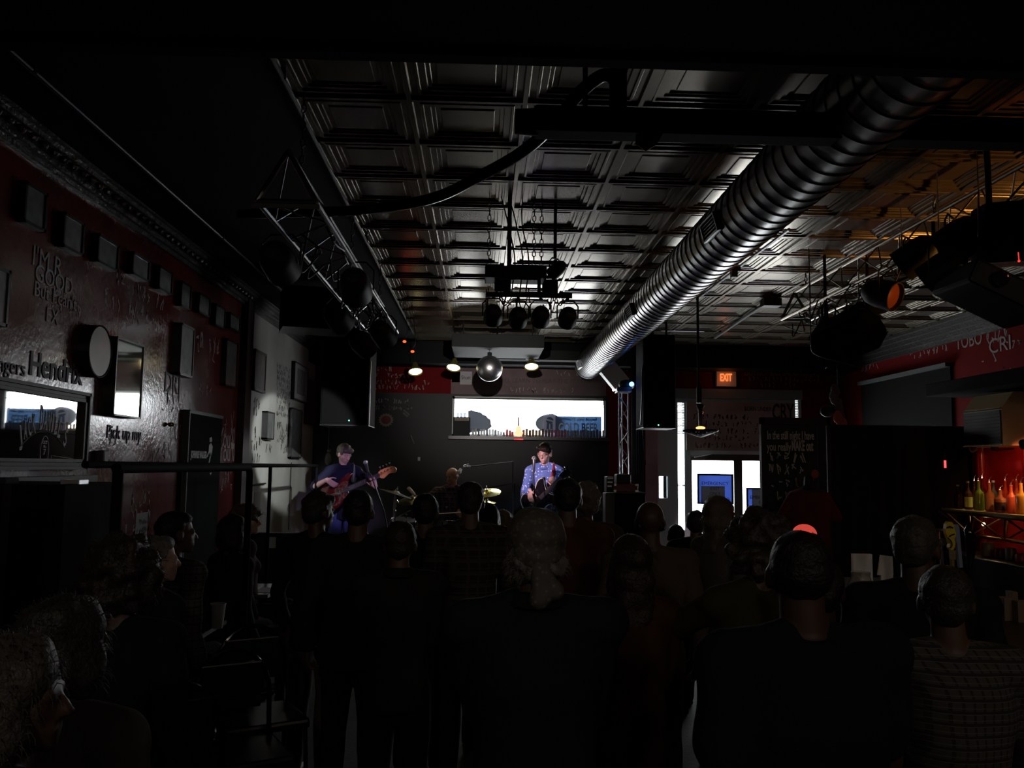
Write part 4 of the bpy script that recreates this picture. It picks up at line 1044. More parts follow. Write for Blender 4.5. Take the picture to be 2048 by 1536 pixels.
# the framed bar mirror
y1, zt = atX(184, 787, XL+0.05).y, atX(184, 787, XL+0.05).z; y0 = 3.9; zb = 1.80
t_ = thing('bar_mirror', 'large framed bar mirror with engraved whiskey lettering on left wall', 'mirror', (XL, (y0+y1)/2, zb))
MF = mat('dark moulded frame', (0.02, 0.019, 0.016), 0.5, spec=0.3)
b = MB(); fwd = 0.07
for k, (e, dpt) in enumerate(((0.0, 0.05), (0.022, 0.035), (0.045, 0.045))):
    w_ = 0.02
    b.box((XL, y0+e, zt-e-w_), (XL+dpt, y1-e, zt-e)); b.box((XL, y0+e, zb+e), (XL+dpt, y1-e, zb+e+w_)); b.box((XL, y0+e, zb+e), (XL+dpt, y0+e+w_, zt-e)); b.box((XL, y1-e-w_, zb+e), (XL+dpt, y1-e, zt-e))
b.build('frame', MF, t_)
b = MB(); b.prism([(XL, y0+0.06, zb+0.06), (XL, y1-0.06, zb+0.06), (XL+0.016, y1-0.06, zb+0.06), (XL+0.034, y0+0.06, zb+0.06)], (0, 0, zt-zb-0.12)); b.build('mirror_glass', MIRR, t_)
XM = XL+0.030
ETCH = mat('etched outline', (0.16, 0.16, 0.15), 0.5); ETCHD = mat('etched dark', (0.01, 0.01, 0.01), 0.5)
cc = atX(88, 925, XM); word = "JACK DANIEL'S"; n = len(word)
def xm(y): return XL+0.034-0.018*(y-(y0+0.06))/(y1-y0-0.12)+0.0004
zb_arc = atX(88, 858, XM).z
for i, ch in enumerate(word):
    if ch == ' ': continue
    u_ = (i-(n-1)/2)/((n-1)/2)
    yy = cc.y+u_*0.255; wl_ = 0.012 if ch in "I'" else 0.032
    hh = 0.155 if i != 5 else 0.21
    lean = LV-LU*(u_*-0.25)
    o_ = Vector((xm(yy), yy, zb_arc-0.095*u_*u_))
    textmesh(ch, hh, (o_, LU, lean), ETCH, t_, name='engraved_letter', width=wl_+0.006, bold=0.003, extrude=0.0003)
    textmesh(ch, hh*0.96, (o_+Vector((0.0012, 0, 0.003)), LU, lean), ETCHD, t_, name='engraved_letter', width=wl_, extrude=0.0003)
b = MB(); b.tube([Vector((xm(cc.y+q_*0.26)+0.002, cc.y+q_*0.26, zb_arc-0.012-0.095*q_*q_)) for q_ in [k/10-1 for k in range(21)]], 0.003, 6); b.build('engraved_arc', ETCH, t_)
XM = xm(cc.y)
oc = atX(88, 903, XM)
def ell(ry, rz, m, r=0.003, dz=0.0):
    b = MB(); b.tube([Vector((XM+0.002, oc.y+ry*math.cos(2*PI*i/36), oc.z+dz+rz*math.sin(2*PI*i/36))) for i in range(36)], r, 6, closed=True); return b.build('engraved_oval', m, t_)
ell(0.048, 0.093, ETCH); 
textmesh('OLD', 0.03, ((XM, oc.y, oc.z+0.045), LU, LV), ETCH, t_, name='engraved_letter'); textmesh('No', 0.026, ((XM, oc.y, oc.z+0.02), LU, LV), ETCH, t_, name='engraved_letter')
textmesh('7', 0.05, ((XM, oc.y, oc.z-0.02), LU, LV), ETCH, t_, name='engraved_letter'); textmesh('BRAND', 0.018, ((XM, oc.y, oc.z-0.07), LU, LV), ETCH, t_, name='engraved_letter')
# ledge and bits under the mirror
b = MB(); b.box((XL, 3.9, 1.72), (XL+0.12, y1, 1.76)); tag(b.build('mirror_ledge', MF), 'narrow dark ledge below the bar mirror', 'ledge')
# striding man sign
p0 = atX(379, 826, XL+0.05); p1 = atX(434, 1078, XL+0.05)
t_ = thing('tall_black_sign', 'tall black panel with white striding figure and lettering on red wall', 'sign', (XL, (p0.y+p1.y)/2, 0.5))
b = MB(); b.bbox((XL, p0.y, PLZ), (XL+0.05, p1.y, p0.z), 0.006); b.build('panel', mat('black sign panel', (0.006, 0.010, 0.008), 0.9, spec=0.08), t_)
b = MB(); b.box((XL, p0.y-0.02, PLZ), (XL+0.06, p0.y, p0.z+0.02)); b.box((XL, p0.y, p0.z), (XL+0.06, p1.y, p0.z+0.03)); b.build('frame', mat('dull green frame', (0.05, 0.06, 0.055), 0.5), t_)
XS = XL+0.0515; SW = mat('sign white', (0.55, 0.56, 0.54), 0.6)
q = atX(381, 915, XS); textmesh('JOHNNIE WALKER', 0.085, (q, LU, LV), SW, t_, align='LEFT', width=atX(413, 915, XS).y-q.y, bold=0.004)
def fig(pts, m):
    b = MB(); b.prism([atX(x_, y_, XS) for x_, y_ in pts], (0.002, 0, 0)); b.build('striding_figure', m, t_)
fig([(419, 876), (423, 874), (424, 880), (423, 884), (419, 884)], SW)
fig([(418, 890), (422, 886), (425, 893), (424, 903), (423, 912), (424, 903), (421, 915), (418, 905), (415, 914), (412, 915), (417, 903)], SW)
fig([(421, 905), (423, 905), (418, 929), (416, 929)], SW); fig([(413, 927), (415, 926), (414, 931), (412, 931)], SW)
fig([(420, 936), (422, 937), (421, 941), (419, 940)], SW); fig([(419, 946), (423, 945), (421, 950)], SW)
# papers on the wall
for px0, py0, px1, py1, lab in ((273, 1027, 293, 1082, 'narrow white paper notice taped low on red left wall'), (509, 985, 520, 1030, 'small pale paper stuck low on the white graffiti wall')):
    X = XL+0.004; a_ = atX(px0, py0, X); c_ = atX(px1, py1, X); b = MB(); b.box((XL, a_.y, c_.z), (X, c_.y, a_.z)); pp = tag(b.build('paper_notice', mat('wall paper notice', (0.32, 0.33, 0.33), 0.7)), lab, 'paper')
    if px0 == 273:
        b = MB(); scribble(b, (X, a_.y+0.05, a_.z-0.09), LU, LV, 0.25, 0.04, rn, 0.008); scribble(b, (X, a_.y+0.05, a_.z-0.15), LU, LV, 0.25, 0.04, rn, 0.008); b.build('lettering', LETTER_K, pp)
# black bracket on white wall and sconce
b = MB(); X = XL+0.03; b.tube([atX(499, 1015, X), atX(500, 975, X), atX(503, 970, X), atX(531, 967, X)], 0.010, 6); tag(b.build('wall_pipe', BLK), 'thin bent black pipe on the pale wall behind the rail', 'pipe')
b = MB(); X = XL+0.02; b.tube([atX(583, 925, X), atX(577, 1060, X)], 0.006, 6); tag(b.build('wall_cable', BLK), 'thin black cable running down the pale wall', 'cable')
b = MB(); c_ = atX(201, 915, XL+0.02); b.bbox((XL, c_.y-0.04, c_.z-0.05), (XL+0.06, c_.y+0.04, c_.z+0.05), 0.012); tag(b.build('wall_bracket', mat('dull bracket', (0.08,0.07,0.065), 0.5)), 'small dull knob on wall right of the bar mirror', 'knob')
b = MB(); c_ = atX(342, 849, XL+0.03); b.ball(c_, (0.03, 0.02, 0.02), seg=10, n=6); b.tube([c_, (XL, c_.y, c_.z)], 0.008, 6); tag(b.build('wall_hook', CHROME, smooth=True), 'tiny bright hook on the red wall left of the black sign', 'hook')

# ------------------------------------------------------------ rails, cabinets, tables on the platform
PIPE = mat('black pipe', (0.005, 0.005, 0.006), 0.8, spec=0.04)
t_ = thing('hand_rail', 'long black pipe rail running along the left wall to stage', 'rail', (-2.05, 7.5, PLZ))
yr0, yr1, zr = 4.5, 10.75, 1.835
b = MB(); b.tube([(-2.05, yr0, zr), (-2.05, yr1, zr)], 0.02, 10); b.build('top_rail', PIPE, t_, smooth=True)
for y in (5.9, 8.4):
    b = MB(); b.tube([(-2.05, y, PLZ), (-2.05, y, zr)], 0.017, 10); b.lathe((-2.05, y, PLZ), [(0, 0.05), (0.012, 0.05), (0.014, 0.02)], (0,0,1), 12); b.build('post', PIPE, t_, smooth=True)
b = MB(); b.tube([(-2.05, yr1, STZ), (-2.05, yr1, zr)], 0.017, 10); b.lathe((-2.05, yr1, STZ), [(0, 0.05), (0.012, 0.05), (0.014, 0.02)], (0,0,1), 12); b.build('post', PIPE, t_, smooth=True)
t_ = thing('hand_rail', 'black pipe rail with elbow and post at the platform edge', 'rail', (-1.5, 5, PLZ))
b = MB(); zz = 1.825; b.tube([(-1.52, 3.62, zz), (-1.5, 5.55, zz)]+[(-1.5, 5.55+0.06*math.sin(a), zz-0.06+0.06*math.cos(a)) for a in (0.4, 0.8, 1.2, 1.57)]+[(-1.5, 5.61, PLZ)], 0.022, 12); b.lathe((-1.5, 5.61, PLZ), [(0, 0.055), (0.012, 0.055), (0.014, 0.024)], (0,0,1), 14); b.build('bent_pipe', PIPE, t_, smooth=True)
b = MB(); b.tube([(-1.52, 3.64, PLZ), (-1.52, 3.64, zz)], 0.022, 12); b.lathe((-1.52, 3.64, PLZ), [(0, 0.055), (0.012, 0.055), (0.014, 0.024)], (0,0,1), 14); b.build('post', PIPE, t_, smooth=True)
b = MB(); b.bbox((XL+0.02, 4.15, PLZ), (-1.98, 4.83, 1.74), 0.01); cabn = tag(b.build('side_cabinet', BLKM), 'black waist-high cabinet against left wall below the mirror', 'cabinet')
a_ = at(60, 968, 3.6); t_ = thing('booth_back', 'brown booth back at the left edge with worn top edge', 'booth', (-2.3, 3.6, PLZ))
b = MB(); b.bbox((-2.55, 3.56, PLZ), (-1.95, 3.64, 1.755), 0.012); b.build('panel', mat('dull brown wood', (0.02, 0.012, 0.008), 0.95, spec=0.05), t_)
b = MB(); b.bbox((-2.57, 3.545, 1.755), (-1.93, 3.655, 1.78), 0.008); b.build('top_rail', mat('worn metal edge', (0.04, 0.04, 0.038), 0.8, spec=0.1), t_)
b = MB(); p = at(138, 973, 4.2); p.z = 1.752; b.bbox((p.x-0.02, 4.15, p.z-0.012), (p.x+0.07, 4.25, p.z+0.012), 0.004); tag(b.build('steel_tray_edge', ALU), 'short bright steel edge on the black cabinet', 'tray')

def table(label, x0, x1, y0, y1, zt, edge=True):
    t_ = thing('bar_table', label, 'table', ((x0+x1)/2, (y0+y1)/2, PLZ), 0, 'dark tables on the side platform')
    b = MB(); b.bbox((x0, y0, zt-0.03), (x1, y1, zt), 0.006); b.build('table_top', mat('dark table laminate', (0.012, 0.012, 0.013), 0.18), t_)
    b = MB(); b.box((x1-0.004, y0+0.01, zt-0.026), (x1+0.003, y1-0.01, zt-0.003)); b.box((x0, y0-0.003, zt-0.026), (x1, y0+0.004, zt-0.003)); b.build('metal_edge', CHROME, t_)
    b = MB(); xc_, yc_ = (x0+x1)/2, (y0+y1)/2
    b.lathe((xc_, yc_, PLZ), [(0, 0.24), (0.015, 0.24), (0.03, 0.05), (0.05, 0.035), (zt-PLZ-0.06, 0.035), (zt-PLZ-0.03, 0.12)], (0,0,1), 20); b.build('pedestal', BLK, t_, smooth=True)
    return t_
ZT = EYE-0.96
table('dark table with bright metal edge nearest the camera on the platform, holding a plastic cup', -2.25, -1.56, 4.88, 5.45, ZT)
table('dark table with bright metal edge farther along the platform', -2.25, -1.56, 6.45, 7.05, ZT)
CUP = mat('frosted plastic cup', (0.45, 0.46, 0.47), 0.35, trans=0.35)
p = at(430, 1243, 5.1); p = Vector((p.x, 5.15, ZT))
t_ = thing('plastic_cup', 'frosted plastic cup on the near platform table', 'cup', p)
b = MB(); b.lathe(p, [(0.0, 0.03), (0.001, 0.03), (0.135, 0.043), (0.137, 0.046), (0.142, 0.046), (0.142, 0.042), (0.004, 0.028)], (0,0,1), 24); b.build('cup_body', CUP, t_, smooth=True)
p = at(546, 1176, 6.7); b = MB(); b.box((p.x-0.11, 6.55, ZT), (p.x+0.03, 6.8, ZT+0.003)); tag(b.build('paper_menu', PAPER), 'pale paper sheet lying on the far platform table', 'paper')
p = atZ(402, 1150, EYE-0.93); 
t_ = thing('small_table', 'small dark round table near the wall with pale bowl', 'table', (p.x, p.y, PLZ))
b = MB(); b.lathe((p.x, p.y, 0), [(EYE-0.97, 0.25), (EYE-0.94, 0.25)], (0,0,1), 28); b.build('table_top', BLKG, t_); b = MB(); b.lathe((p.x, p.y, PLZ), [(0, 0.2), (0.02, 0.2), (0.04, 0.03), (EYE-0.97-PLZ, 0.03)], (0,0,1), 16); b.build('pedestal', BLK, t_)
b = MB(); b.lathe((p.x, p.y, EYE-0.94), [(0, 0.05), (0.03, 0.075), (0.035, 0.075), (0.01, 0.05)], (0,0,1), 20); tag(b.build('bowl', mat('dull bowl', (0.3, 0.3, 0.29), 0.4), smooth=True), 'pale shallow bowl on the small round table', 'bowl')
def hoopchair(label, px, py, X, rz):
    top_ = atX(px, py, X); t_ = thing('metal_chair', label, 'chair', (X, top_.y, 0), rz, 'metal hoop-back chairs beside the platform')
    h = top_.z; M_ = wm(t_); seat = h-0.42
    b = MB(M_); b.tube([(-0.19, 0.2, 0), (-0.18, 0.17, seat)]+[( -0.18*math.cos(a), 0.19, seat+0.20+ (h-seat-0.2)*math.sin(a)) for a in [i*PI/12 for i in range(13)]]+[(0.18, 0.17, seat), (0.19, 0.2, 0)], 0.012, 8); b.build('back_hoop', mat('shiny chair tube', (0.12, 0.12, 0.12), 0.15, metal=1.0), t_, smooth=True)
    b = MB(M_); b.bbox((-0.2, -0.2, seat-0.02), (0.2, 0.2, seat+0.025), 0.015); b.build('seat', mat('dark vinyl', (0.012,0.012,0.014), 0.3), t_)
    b = MB(M_); b.bbox((-0.14, 0.175, seat+0.15), (0.14, 0.195, h-0.06), 0.008); b.build('backrest', mat('dark vinyl', (0.012,0.012,0.014), 0.3), t_)
    for s in (-1, 1):
        b = MB(M_); b.tube([(s*0.18, -0.18, seat), (s*0.2, -0.2, 0)], 0.011, 8); b.build('leg', DSTEEL, t_, smooth=True)
    return t_
hoopchair('chrome hoop-back chair in the middle by the platform edge', 484, 1315, -1.05, 0.5)
hoopchair('chrome hoop-back chair farthest along the platform edge', 524, 1264, -1.08, 0.5)
hoopchair('chrome hoop-back chair nearest the camera by platform edge', 384, 1390, -1.05, 0.6)

# ------------------------------------------------------------ things on the window sill
ORD = ['first', 'second', 'third', 'fourth', 'fifth', 'sixth', 'seventh', 'eighth', 'ninth', 'tenth', 'eleventh', 'twelfth', 'thirteenth', 'fourteenth', 'fifteenth', 'sixteenth', 'seventeenth', 'eighteenth', 'nineteenth', 'twentieth', 'twenty-first', 'twenty-second', 'twenty-third', 'twenty-fourth', 'twenty-fifth', 'twenty-sixth', 'twenty-seventh']
sz = WIN[2]
CANS = [transl('translucent silver can', (0.6, 0.6, 0.6)), transl('translucent grey can', (0.3, 0.3, 0.32)), transl('translucent reddish can', (0.4, 0.17, 0.17)), transl('translucent brown can', (0.25, 0.19, 0.13))]
amp0, amp1 = at(907, 834, YB-0.03), at(940, 872, YB-0.03)
t_ = thing('guitar_amplifier', 'small black guitar amplifier with tan control strip on left end of the sill', 'amplifier', ((amp0.x+amp1.x)/2, YB-0.02, sz))
b = MB(); b.bbox((amp0.x, YB-0.09, sz), (amp1.x, YB+0.045, amp0.z), 0.012); b.build('cabinet', mat('amp cloth', (0.02, 0.022, 0.02), 0.8), t_)
b = MB(); b.box((amp0.x+0.02, YB-0.096, amp0.z-0.06), (amp1.x-0.02, YB-0.088, amp0.z-0.015)); b.build('control_strip', mat('tan strip', (0.25, 0.19, 0.12), 0.5), t_)
b = MB()
for i in range(7): b.cyl((amp0.x+0.045+i*0.028, YB-0.103, amp0.z-0.038), (amp0.x+0.045+i*0.028, YB-0.094, amp0.z-0.038), 0.007, seg=8)
b.build('knobs', BLK, t_)
first = None
rn = random.Random(8)
def can(px, h, r, m, label, group, z=None, Y=None):
    p = at(px, 870, Y or YB-0.03); z = sz if z is None else z
    b = MB(); b.lathe((p.x, Y or YB-0.03, z), [(0, r*0.82), (0.008, r), (h*0.88, r), (h*0.97, r*0.8), (h, r*0.8), (h-0.004, r*0.7)], (0,0,1), 14)
    return tag(b.build('drink_can', m, smooth=True), label, 'can', group)
px = 946; k = 0
seq = []
while px < 1012: seq.append(px); px += 5.6
for i, px in enumerate(seq):
    h = 0.118 if i < 8 else 0.118-0.012*(i-7)
    can(px, h, 0.020, CANS[0] if i % 3 != 2 else CANS[1], ORD[i]+' can from the left in the row right of the sill amplifier', 'cans right of the amplifier')
for i, px in enumerate((1014, 1020, 1025)):
    can(px, (0.12, 0.10, 0.08)[i], 0.020, CANS[2], ['tallest reddish can left of the lit guitar bottle', 'middle reddish can left of lit guitar bottle', 'shortest reddish can touching the lit guitar bottle'][i], 'reddish cans left of the guitar bottle')
seq = []; px = 1047
while px < 1210: seq.append(px); px += 6.4
for i, px in enumerate(seq):
    can(px, 0.118+rn.uniform(-0.012, 0.012), 0.022, CANS[3] if i < 9 else (CANS[2] if i < 14 else CANS[1]), ORD[i]+' can from the left in the long row right of the guitar bottle', 'cans below the banner', Y=YB-0.05)
for i, px in enumerate((915, 922, 929)):
    can(px, 0.07, 0.020, mat('pale blue glass', (0.35, 0.42, 0.55), 0.2, trans=0.4), ['left pale can on top of the sill amplifier', 'middle pale can on top of the sill amplifier', 'right pale can on top of the sill amplifier'][i], 'pale cans on the amplifier', z=amp0.z, Y=YB-0.02)
# guitar shaped bottle, lit orange and red from its base
p = at(1037, 868, YB-0.05); p.z = sz
t_ = thing('guitar_shaped_bottle', 'tall-necked guitar-shaped bottle glowing orange on a red lit base', 'bottle', p)
b = MB(); out = []
for i in range(36):
    a = 2*PI*i/36; r_ = 0.062+0.017*math.cos(2*a)*-1
    out.append(p+Vector((math.cos(a)*(0.075 if math.sin(a) < 0 else 0.055)*(1-0.18*math.exp(-((math.sin(a)-0.1)**2)/0.03)), -0.02, 0.085+math.sin(a)*0.085)))
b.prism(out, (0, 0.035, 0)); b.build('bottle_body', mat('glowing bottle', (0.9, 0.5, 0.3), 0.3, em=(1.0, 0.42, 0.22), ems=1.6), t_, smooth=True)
b = MB(); b.bbox(p+Vector((-0.013, -0.012, 0.16)), p+Vector((0.013, 0.01, 0.31)), 0.004); b.build('neck', mat('dark neck', (0.10, 0.09, 0.10), 0.4), t_)
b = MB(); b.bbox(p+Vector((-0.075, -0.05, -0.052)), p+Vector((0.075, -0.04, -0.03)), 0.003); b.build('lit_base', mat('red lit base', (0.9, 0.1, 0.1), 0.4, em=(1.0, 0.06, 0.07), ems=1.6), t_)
# banner
B0, B1 = at(1088, 829, YB-0.012), at(1203, 864, YB-0.012)
BAN = transl('blue banner cloth', (0.13, 0.20, 0.30), 0.5); BAL = transl('pale banner print', (0.75, 0.85, 0.92), 0.5); BAW = transl('white banner print', (0.65, 0.68, 0.82), 0.5)
t_ = thing('beer_banner', 'blue cold beer banner with ribbon badge hanging at right of the window', 'banner', ((B0.x+B1.x)/2, YB-0.01, B1.z))
xa_ = at(1111, 830, YB-0.012).x
b = MB()
b.box((xa_, YB-0.012, sz+0.01), (B1.x, YB-0.008, at(1160, 833, YB).z))
cloth = b.build('cloth', BAN, t_)
b = MB(); b.box((B0.x, YB-0.010, sz+0.01), (xa_, YB-0.008, B0.z)); b.build('badge_field', BAW, t_)
bc = Vector(((B0.x+xa_)/2, YB-0.012, at(1100, 841, YB).z))
b = MB(); b.prism([bc+Vector((math.cos(i*PI/12)*0.06*(1.06 if i % 2 else 0.95), 0, math.sin(i*PI/12)*0.055*(1.06 if i % 2 else 0.95))) for i in range(24)], (0, 0.001, 0)); b.build('badge_rosette', BAN, t_)
b = MB(); mm = Matrix.Translation(bc+Vector((0, -0.0025, 0))) @ Matrix.Rotation(math.radians(14), 4, 'Y'); b.box((-0.085, 0, -0.012), (0.085, 0.001, 0.012), mm); b.build('badge_ribbon', BAW, t_)
b = MB()
for s in (-1, 1): b.prism([bc+Vector((s*0.01, -0.001, -0.05)), bc+Vector((s*0.045, -0.001, -0.045)), bc+Vector((s*0.05, -0.001, -0.15)), bc+Vector((s*0.03, -0.001, -0.135)), bc+Vector((s*0.012, -0.001, -0.15))], (0, 0.001, 0))
b.build('badge_tails', BAN, t_)
# the pale words are cut out of the blue cloth and filled with pale print
for s_, sz_, q_, w_, bo in (("What'll you have?", 0.055, (1157, 841), 0.60, 0.002), ('COLD BEER', 0.20, (1156, 864), 0.63, 0.004)):
    cut = textmesh(s_, sz_, (at(q_[0], q_[1], YB-0.0085)+Vector((0, 0.0, 0)), U_, V_), BAL, None, width=w_, bold=bo, extrude=0.004)
    COL.objects.unlink(cut); TS.collection.objects.link(cut)
    tmp = bpy.data.objects.new('tmp', cloth.data.copy()); TS.collection.objects.link(tmp); tmp.matrix_world = wm(cloth)
    mo = tmp.modifiers.new('b', 'BOOLEAN'); mo.operation = 'DIFFERENCE'; mo.object = cut; mo.solver = 'EXACT'
    dg = tsdg(); cloth.data = bpy.data.meshes.new_from_object(tmp.evaluated_get(dg)); cloth.data.name = 'cloth'
    bpy.data.objects.remove(tmp); bpy.data.objects.remove(cut)
    textmesh(s_, sz_, (at(q_[0], q_[1], YB-0.0085), U_, V_), BAL, t_, width=w_, bold=bo, extrude=0.0008)
# oval neon signs seen from behind
NEON = transl('back of neon sign', (0.15, 0.16, 0.175))
c_ = at(1110, 847, YB+0.0); b = MB(); ou = []
for i in range(40):
    a = 2*PI*i/40; ou.append(Vector((c_.x-0.05+(0.26 if math.cos(a) < 0 else 0.20)*math.cos(a), YB+0.012, c_.z+0.155*math.sin(a)*(1.0 if math.cos(a) < 0.2 else 1.0-0.45*(math.cos(a)-0.2)))))
b.prism(ou, (0, 0.02, 0)); tag(b.build('window_neon_sign', NEON), 'dark oval sign seen from behind, partly behind the cold beer banner', 'sign')
pts_ = [(936, 822), (943, 820), (952, 823), (962, 825), (966, 829), (972, 831), (976, 836), (981, 839), (982, 848), (984, 853), (978, 858), (970, 862), (950, 864), (936, 866)]
b = MB(); b.prism([at(x_, y_, YB+0.012) for x_, y_ in pts_], (0, 0.02, 0)); tag(b.build('window_neon_sign', NEON), 'dark bushy-edged shape in window right of the sill amplifier', 'sign')
b = MB(); q = at(1207, 803, YB-0.01); b.tube([q+Vector((0.02,0,0.06)), q+Vector((-0.01,0,0.02)), q+Vector((0.005,0,-0.02)), q+Vector((0.0,0,-0.06))], 0.006, 6); b.tube([at(1199, 814, YB-0.01), at(1209, 814, YB-0.01)], 0.005, 6); tag(b.build('window_bracket', DSTEEL), 'small dark bracket at the upper right corner of the window', 'bracket')
b = MB(); b.box((at(907, 796, YB).x, YB+0.02, at(907, 796, YB).z-0.012), (at(1208, 796, YB).x, YB+0.04, at(907, 796, YB).z+0.008)); tag(b.build('blind_headrail', mat('grey rail', (0.22, 0.23, 0.22), 0.6)), 'thin grey headrail along the top of the window', 'rail')
# pale ledge line below the window
b = MB(); q0, q1 = at(930, 874, YB), at(1125, 877, YB); b.bbox((q0.x, YB-0.03, q0.z-0.045), (q1.x, YB, q0.z-0.03), 0.003); tag(b.build('wall_batten', mat('grey batten', (0.09, 0.09, 0.088), 0.4)), 'thin grey batten on the black wall under the window', 'batten')

# ------------------------------------------------------------ black lettered partition and curtain
PT = at(1528, 838, 9.25); PB1 = at(1652, 838, 9.25)
t_ = thing('lettered_partition', 'black board partition painted with lines of white lyrics', 'partition', ((PT.x+PB1.x)/2, 9.3, 0))
zt = at(1590, 850, 9.25).z
PM = mat('dark painted boards', (0.05, 0.058, 0.06), 0.9, spec=0.1, var=0.4, vscale=5)
n = 7
for i in range(n):
    xx0 = PT.x+(PB1.x-PT.x)*i/n; xx1 = PT.x+(PB1.x-PT.x)*(i+1)/n-0.004
    b = MB(); b.bbox((xx0, 9.25, 0), (xx1, 9.28, zt), 0.003); b.build('board', PM, t_)
b = MB(); b.bbox((PT.x-0.04, 9.23, 0), (PT.x, 9.31, zt+0.08), 0.005); b.bbox((PT.x-0.04, 9.23, zt), (PB1.x+0.04, 9.31, zt+0.08), 0.005); b.bbox((PB1.x, 9.23, 0), (PB1.x+0.04, 9.31, zt+0.08), 0.005); b.build('frame', BLK, t_)
PL = mat('chalky lettering', (0.6, 0.62, 0.62), 0.8)
rn = random.Random(17)
textmesh('In the still night I have', 0.13, (at(1534, 878, 9.248), U_, V_), PL, t_, align='LEFT', width=0.52, bold=0.002)
textmesh('you really', 0.13, (at(1534, 901, 9.248), U_, V_), PL, t_, align='LEFT', width=0.27, bold=0.002)
textmesh('MAKE out', 0.16, (at(1583, 901, 9.248), U_, V_), PL, t_, align='LEFT', width=0.24, bold=0.004)
b = MB()
for yy, x0_, x1_, h in ((925, 1535, 1615, 0.11), (948, 1534, 1612, 0.11), (973, 1536, 1600, 0.10), (1005, 1552, 1600, 0.12), (1030, 1556, 1600, 0.10)):
    q0 = at(x0_, yy, 9.249); q1 = at(x1_, yy, 9.249); scribble(b, q0, U_, V_, q1.x-q0.x, h, rn, 0.012)
b.build('lettering', PL, t_)
# black curtain to its right
def curtain(label, x0_, x1_, y, z0_, z1_, m, amp=0.03, n=60, name='black_curtain'):
    b = MB(); p_ = [Vector((x0_+(x1_-x0_)*i/n, y+amp*math.sin(i*1.1)+amp*0.4*math.sin(i*0.37), 0)) for i in range(n+1)]
    b.add([q+Vector((0,0,z0_)) for q in p_]+[q+Vector((0,0,z1_)) for q in p_], [(i, i+1, n+2+i, n+1+i) for i in range(n)])
    o = tag(b.build(name, m, smooth=True), label, 'curtain'); s = o.modifiers.new('s', 'SOLIDIFY'); s.thickness = 0.012
    b = MB(); b.tube([(x0_-0.03, y, z1_), (x1_+0.03, y, z1_)], 0.014, 8); b.build('rod', BLK, o)
    return o
cx0, cx1 = PB1.x+0.06, at(1952, 900, 9.45).x
curtain('wide black curtain filling the corner between partition and bar shelf', cx0, cx1, 9.45, 0.0, at(1700, 852, 9.45).z, mat('curtain cloth', (0.008, 0.009, 0.009), 0.9))
# black board on the right wall above the curtain, with pale ledge
a_ = atX(1722, 762, XR-0.03); c_ = atX(1900, 733, XR-0.03)
b = MB(); b.box((XR-0.03, c_.y, 1.9), (XR, a_.y, c_.z)); wb = tag(b.build('wall_board', BLKM), 'large black board on the right wall above the curtain', 'board')
b = MB(); b.box((XR-0.09, c_.y, c_.z), (XR, a_.y, c_.z+0.05)); b.build('ledge', mat('pale ledge', (0.10, 0.115, 0.11), 0.5), wb)
# pink paper flower and grey jacket hanging near the corner
p = at(1676, 815, 9.6)
t_ = thing('hanging_bundle', 'grey hanging bundle with pink-lit lower end above the partition', 'decoration', p)
b = MB(); rn = random.Random(2)
for i in range(9): b.ball(at(1666+i*2.0+rn.uniform(-4, 4), 778+i*7, 9.6), (0.05, 0.04, 0.06), seg=10, n=7)
b.build('grey_cloth', mat('grey cloth', (0.11, 0.10, 0.10), 0.8, bump=0.6, bscale=20), t_, smooth=True)
b = MB()
for i in range(6): b.ball(at(1679+rn.uniform(-9, 9), 838+rn.uniform(-9, 8), 9.55), (0.04, 0.03, 0.05), seg=10, n=7)
b.build('pink_paper', mat('pink paper', (0.45, 0.10, 0.09), 0.7), t_, smooth=True)
b = MB(); b.ball(at(1655, 822, 9.65), (0.09, 0.06, 0.07), seg=12, n=8); b.tube([at(1676, 800, 9.6), (at(1676, 800, 9.6).x, 9.6, CZ)], 0.005, 5); b.build('dark_part', BLK, t_, smooth=True)
# shirt on a mannequin
p = at(1618, 1010, 8.7)
t_ = thing('shirt_mannequin', 'headless dark mannequin wearing a dark red shirt before the partition', 'mannequin', (p.x, 8.7, 0))
b = MB(); q = at(1620, 965, 8.7)
zs = at(1620, 975, 8.7).z
b.lathe((p.x, 8.7, 0), [(zs-0.75, 0.13), (zs-0.5, 0.12), (zs-0.2, 0.15), (zs-0.03, 0.12), (zs+0.02, 0.05), (zs+0.10, 0.045), (zs+0.12, 0.03), (zs+0.14, 0.01)], (0,0,1), 20); b.build('torso_form', BLK, t_, smooth=True)
b = MB(); b.lathe((p.x, 8.7, 0), [(0, 0.2), (0.02, 0.2), (0.03, 0.02), (zs-0.75, 0.02)], (0,0,1), 16); b.build('stand', BLK, t_)
b = MB(); M_ = Matrix.Translation((p.x, 8.7, 0)) @ Matrix.Diagonal((1.25, 0.85, 1, 1))
b2 = MB(M_); rr = []
for h, w_ in ((zs-0.68, 0.175), (zs-0.5, 0.165), (zs-0.3, 0.17), (zs-0.12, 0.185), (zs-0.05, 0.16), (zs-0.01, 0.08)):
    rr.append([Vector((math.cos(2*PI*j/28)*w_*(1+0.03*math.sin(j*3)), math.sin(2*PI*j/28)*w_*(1+0.03*math.sin(j*3)), h)) for j in range(28)])
b2.rings(rr)
for s in (-1, 1): b2.caps((s*0.13, 0, zs-0.10), (s*0.21, 0, zs-0.30), 0.055, 0.065)
b2.build('shirt', mat('dark red shirt', (0.12, 0.012, 0.014), 0.8, var=0.3), t_, smooth=True)
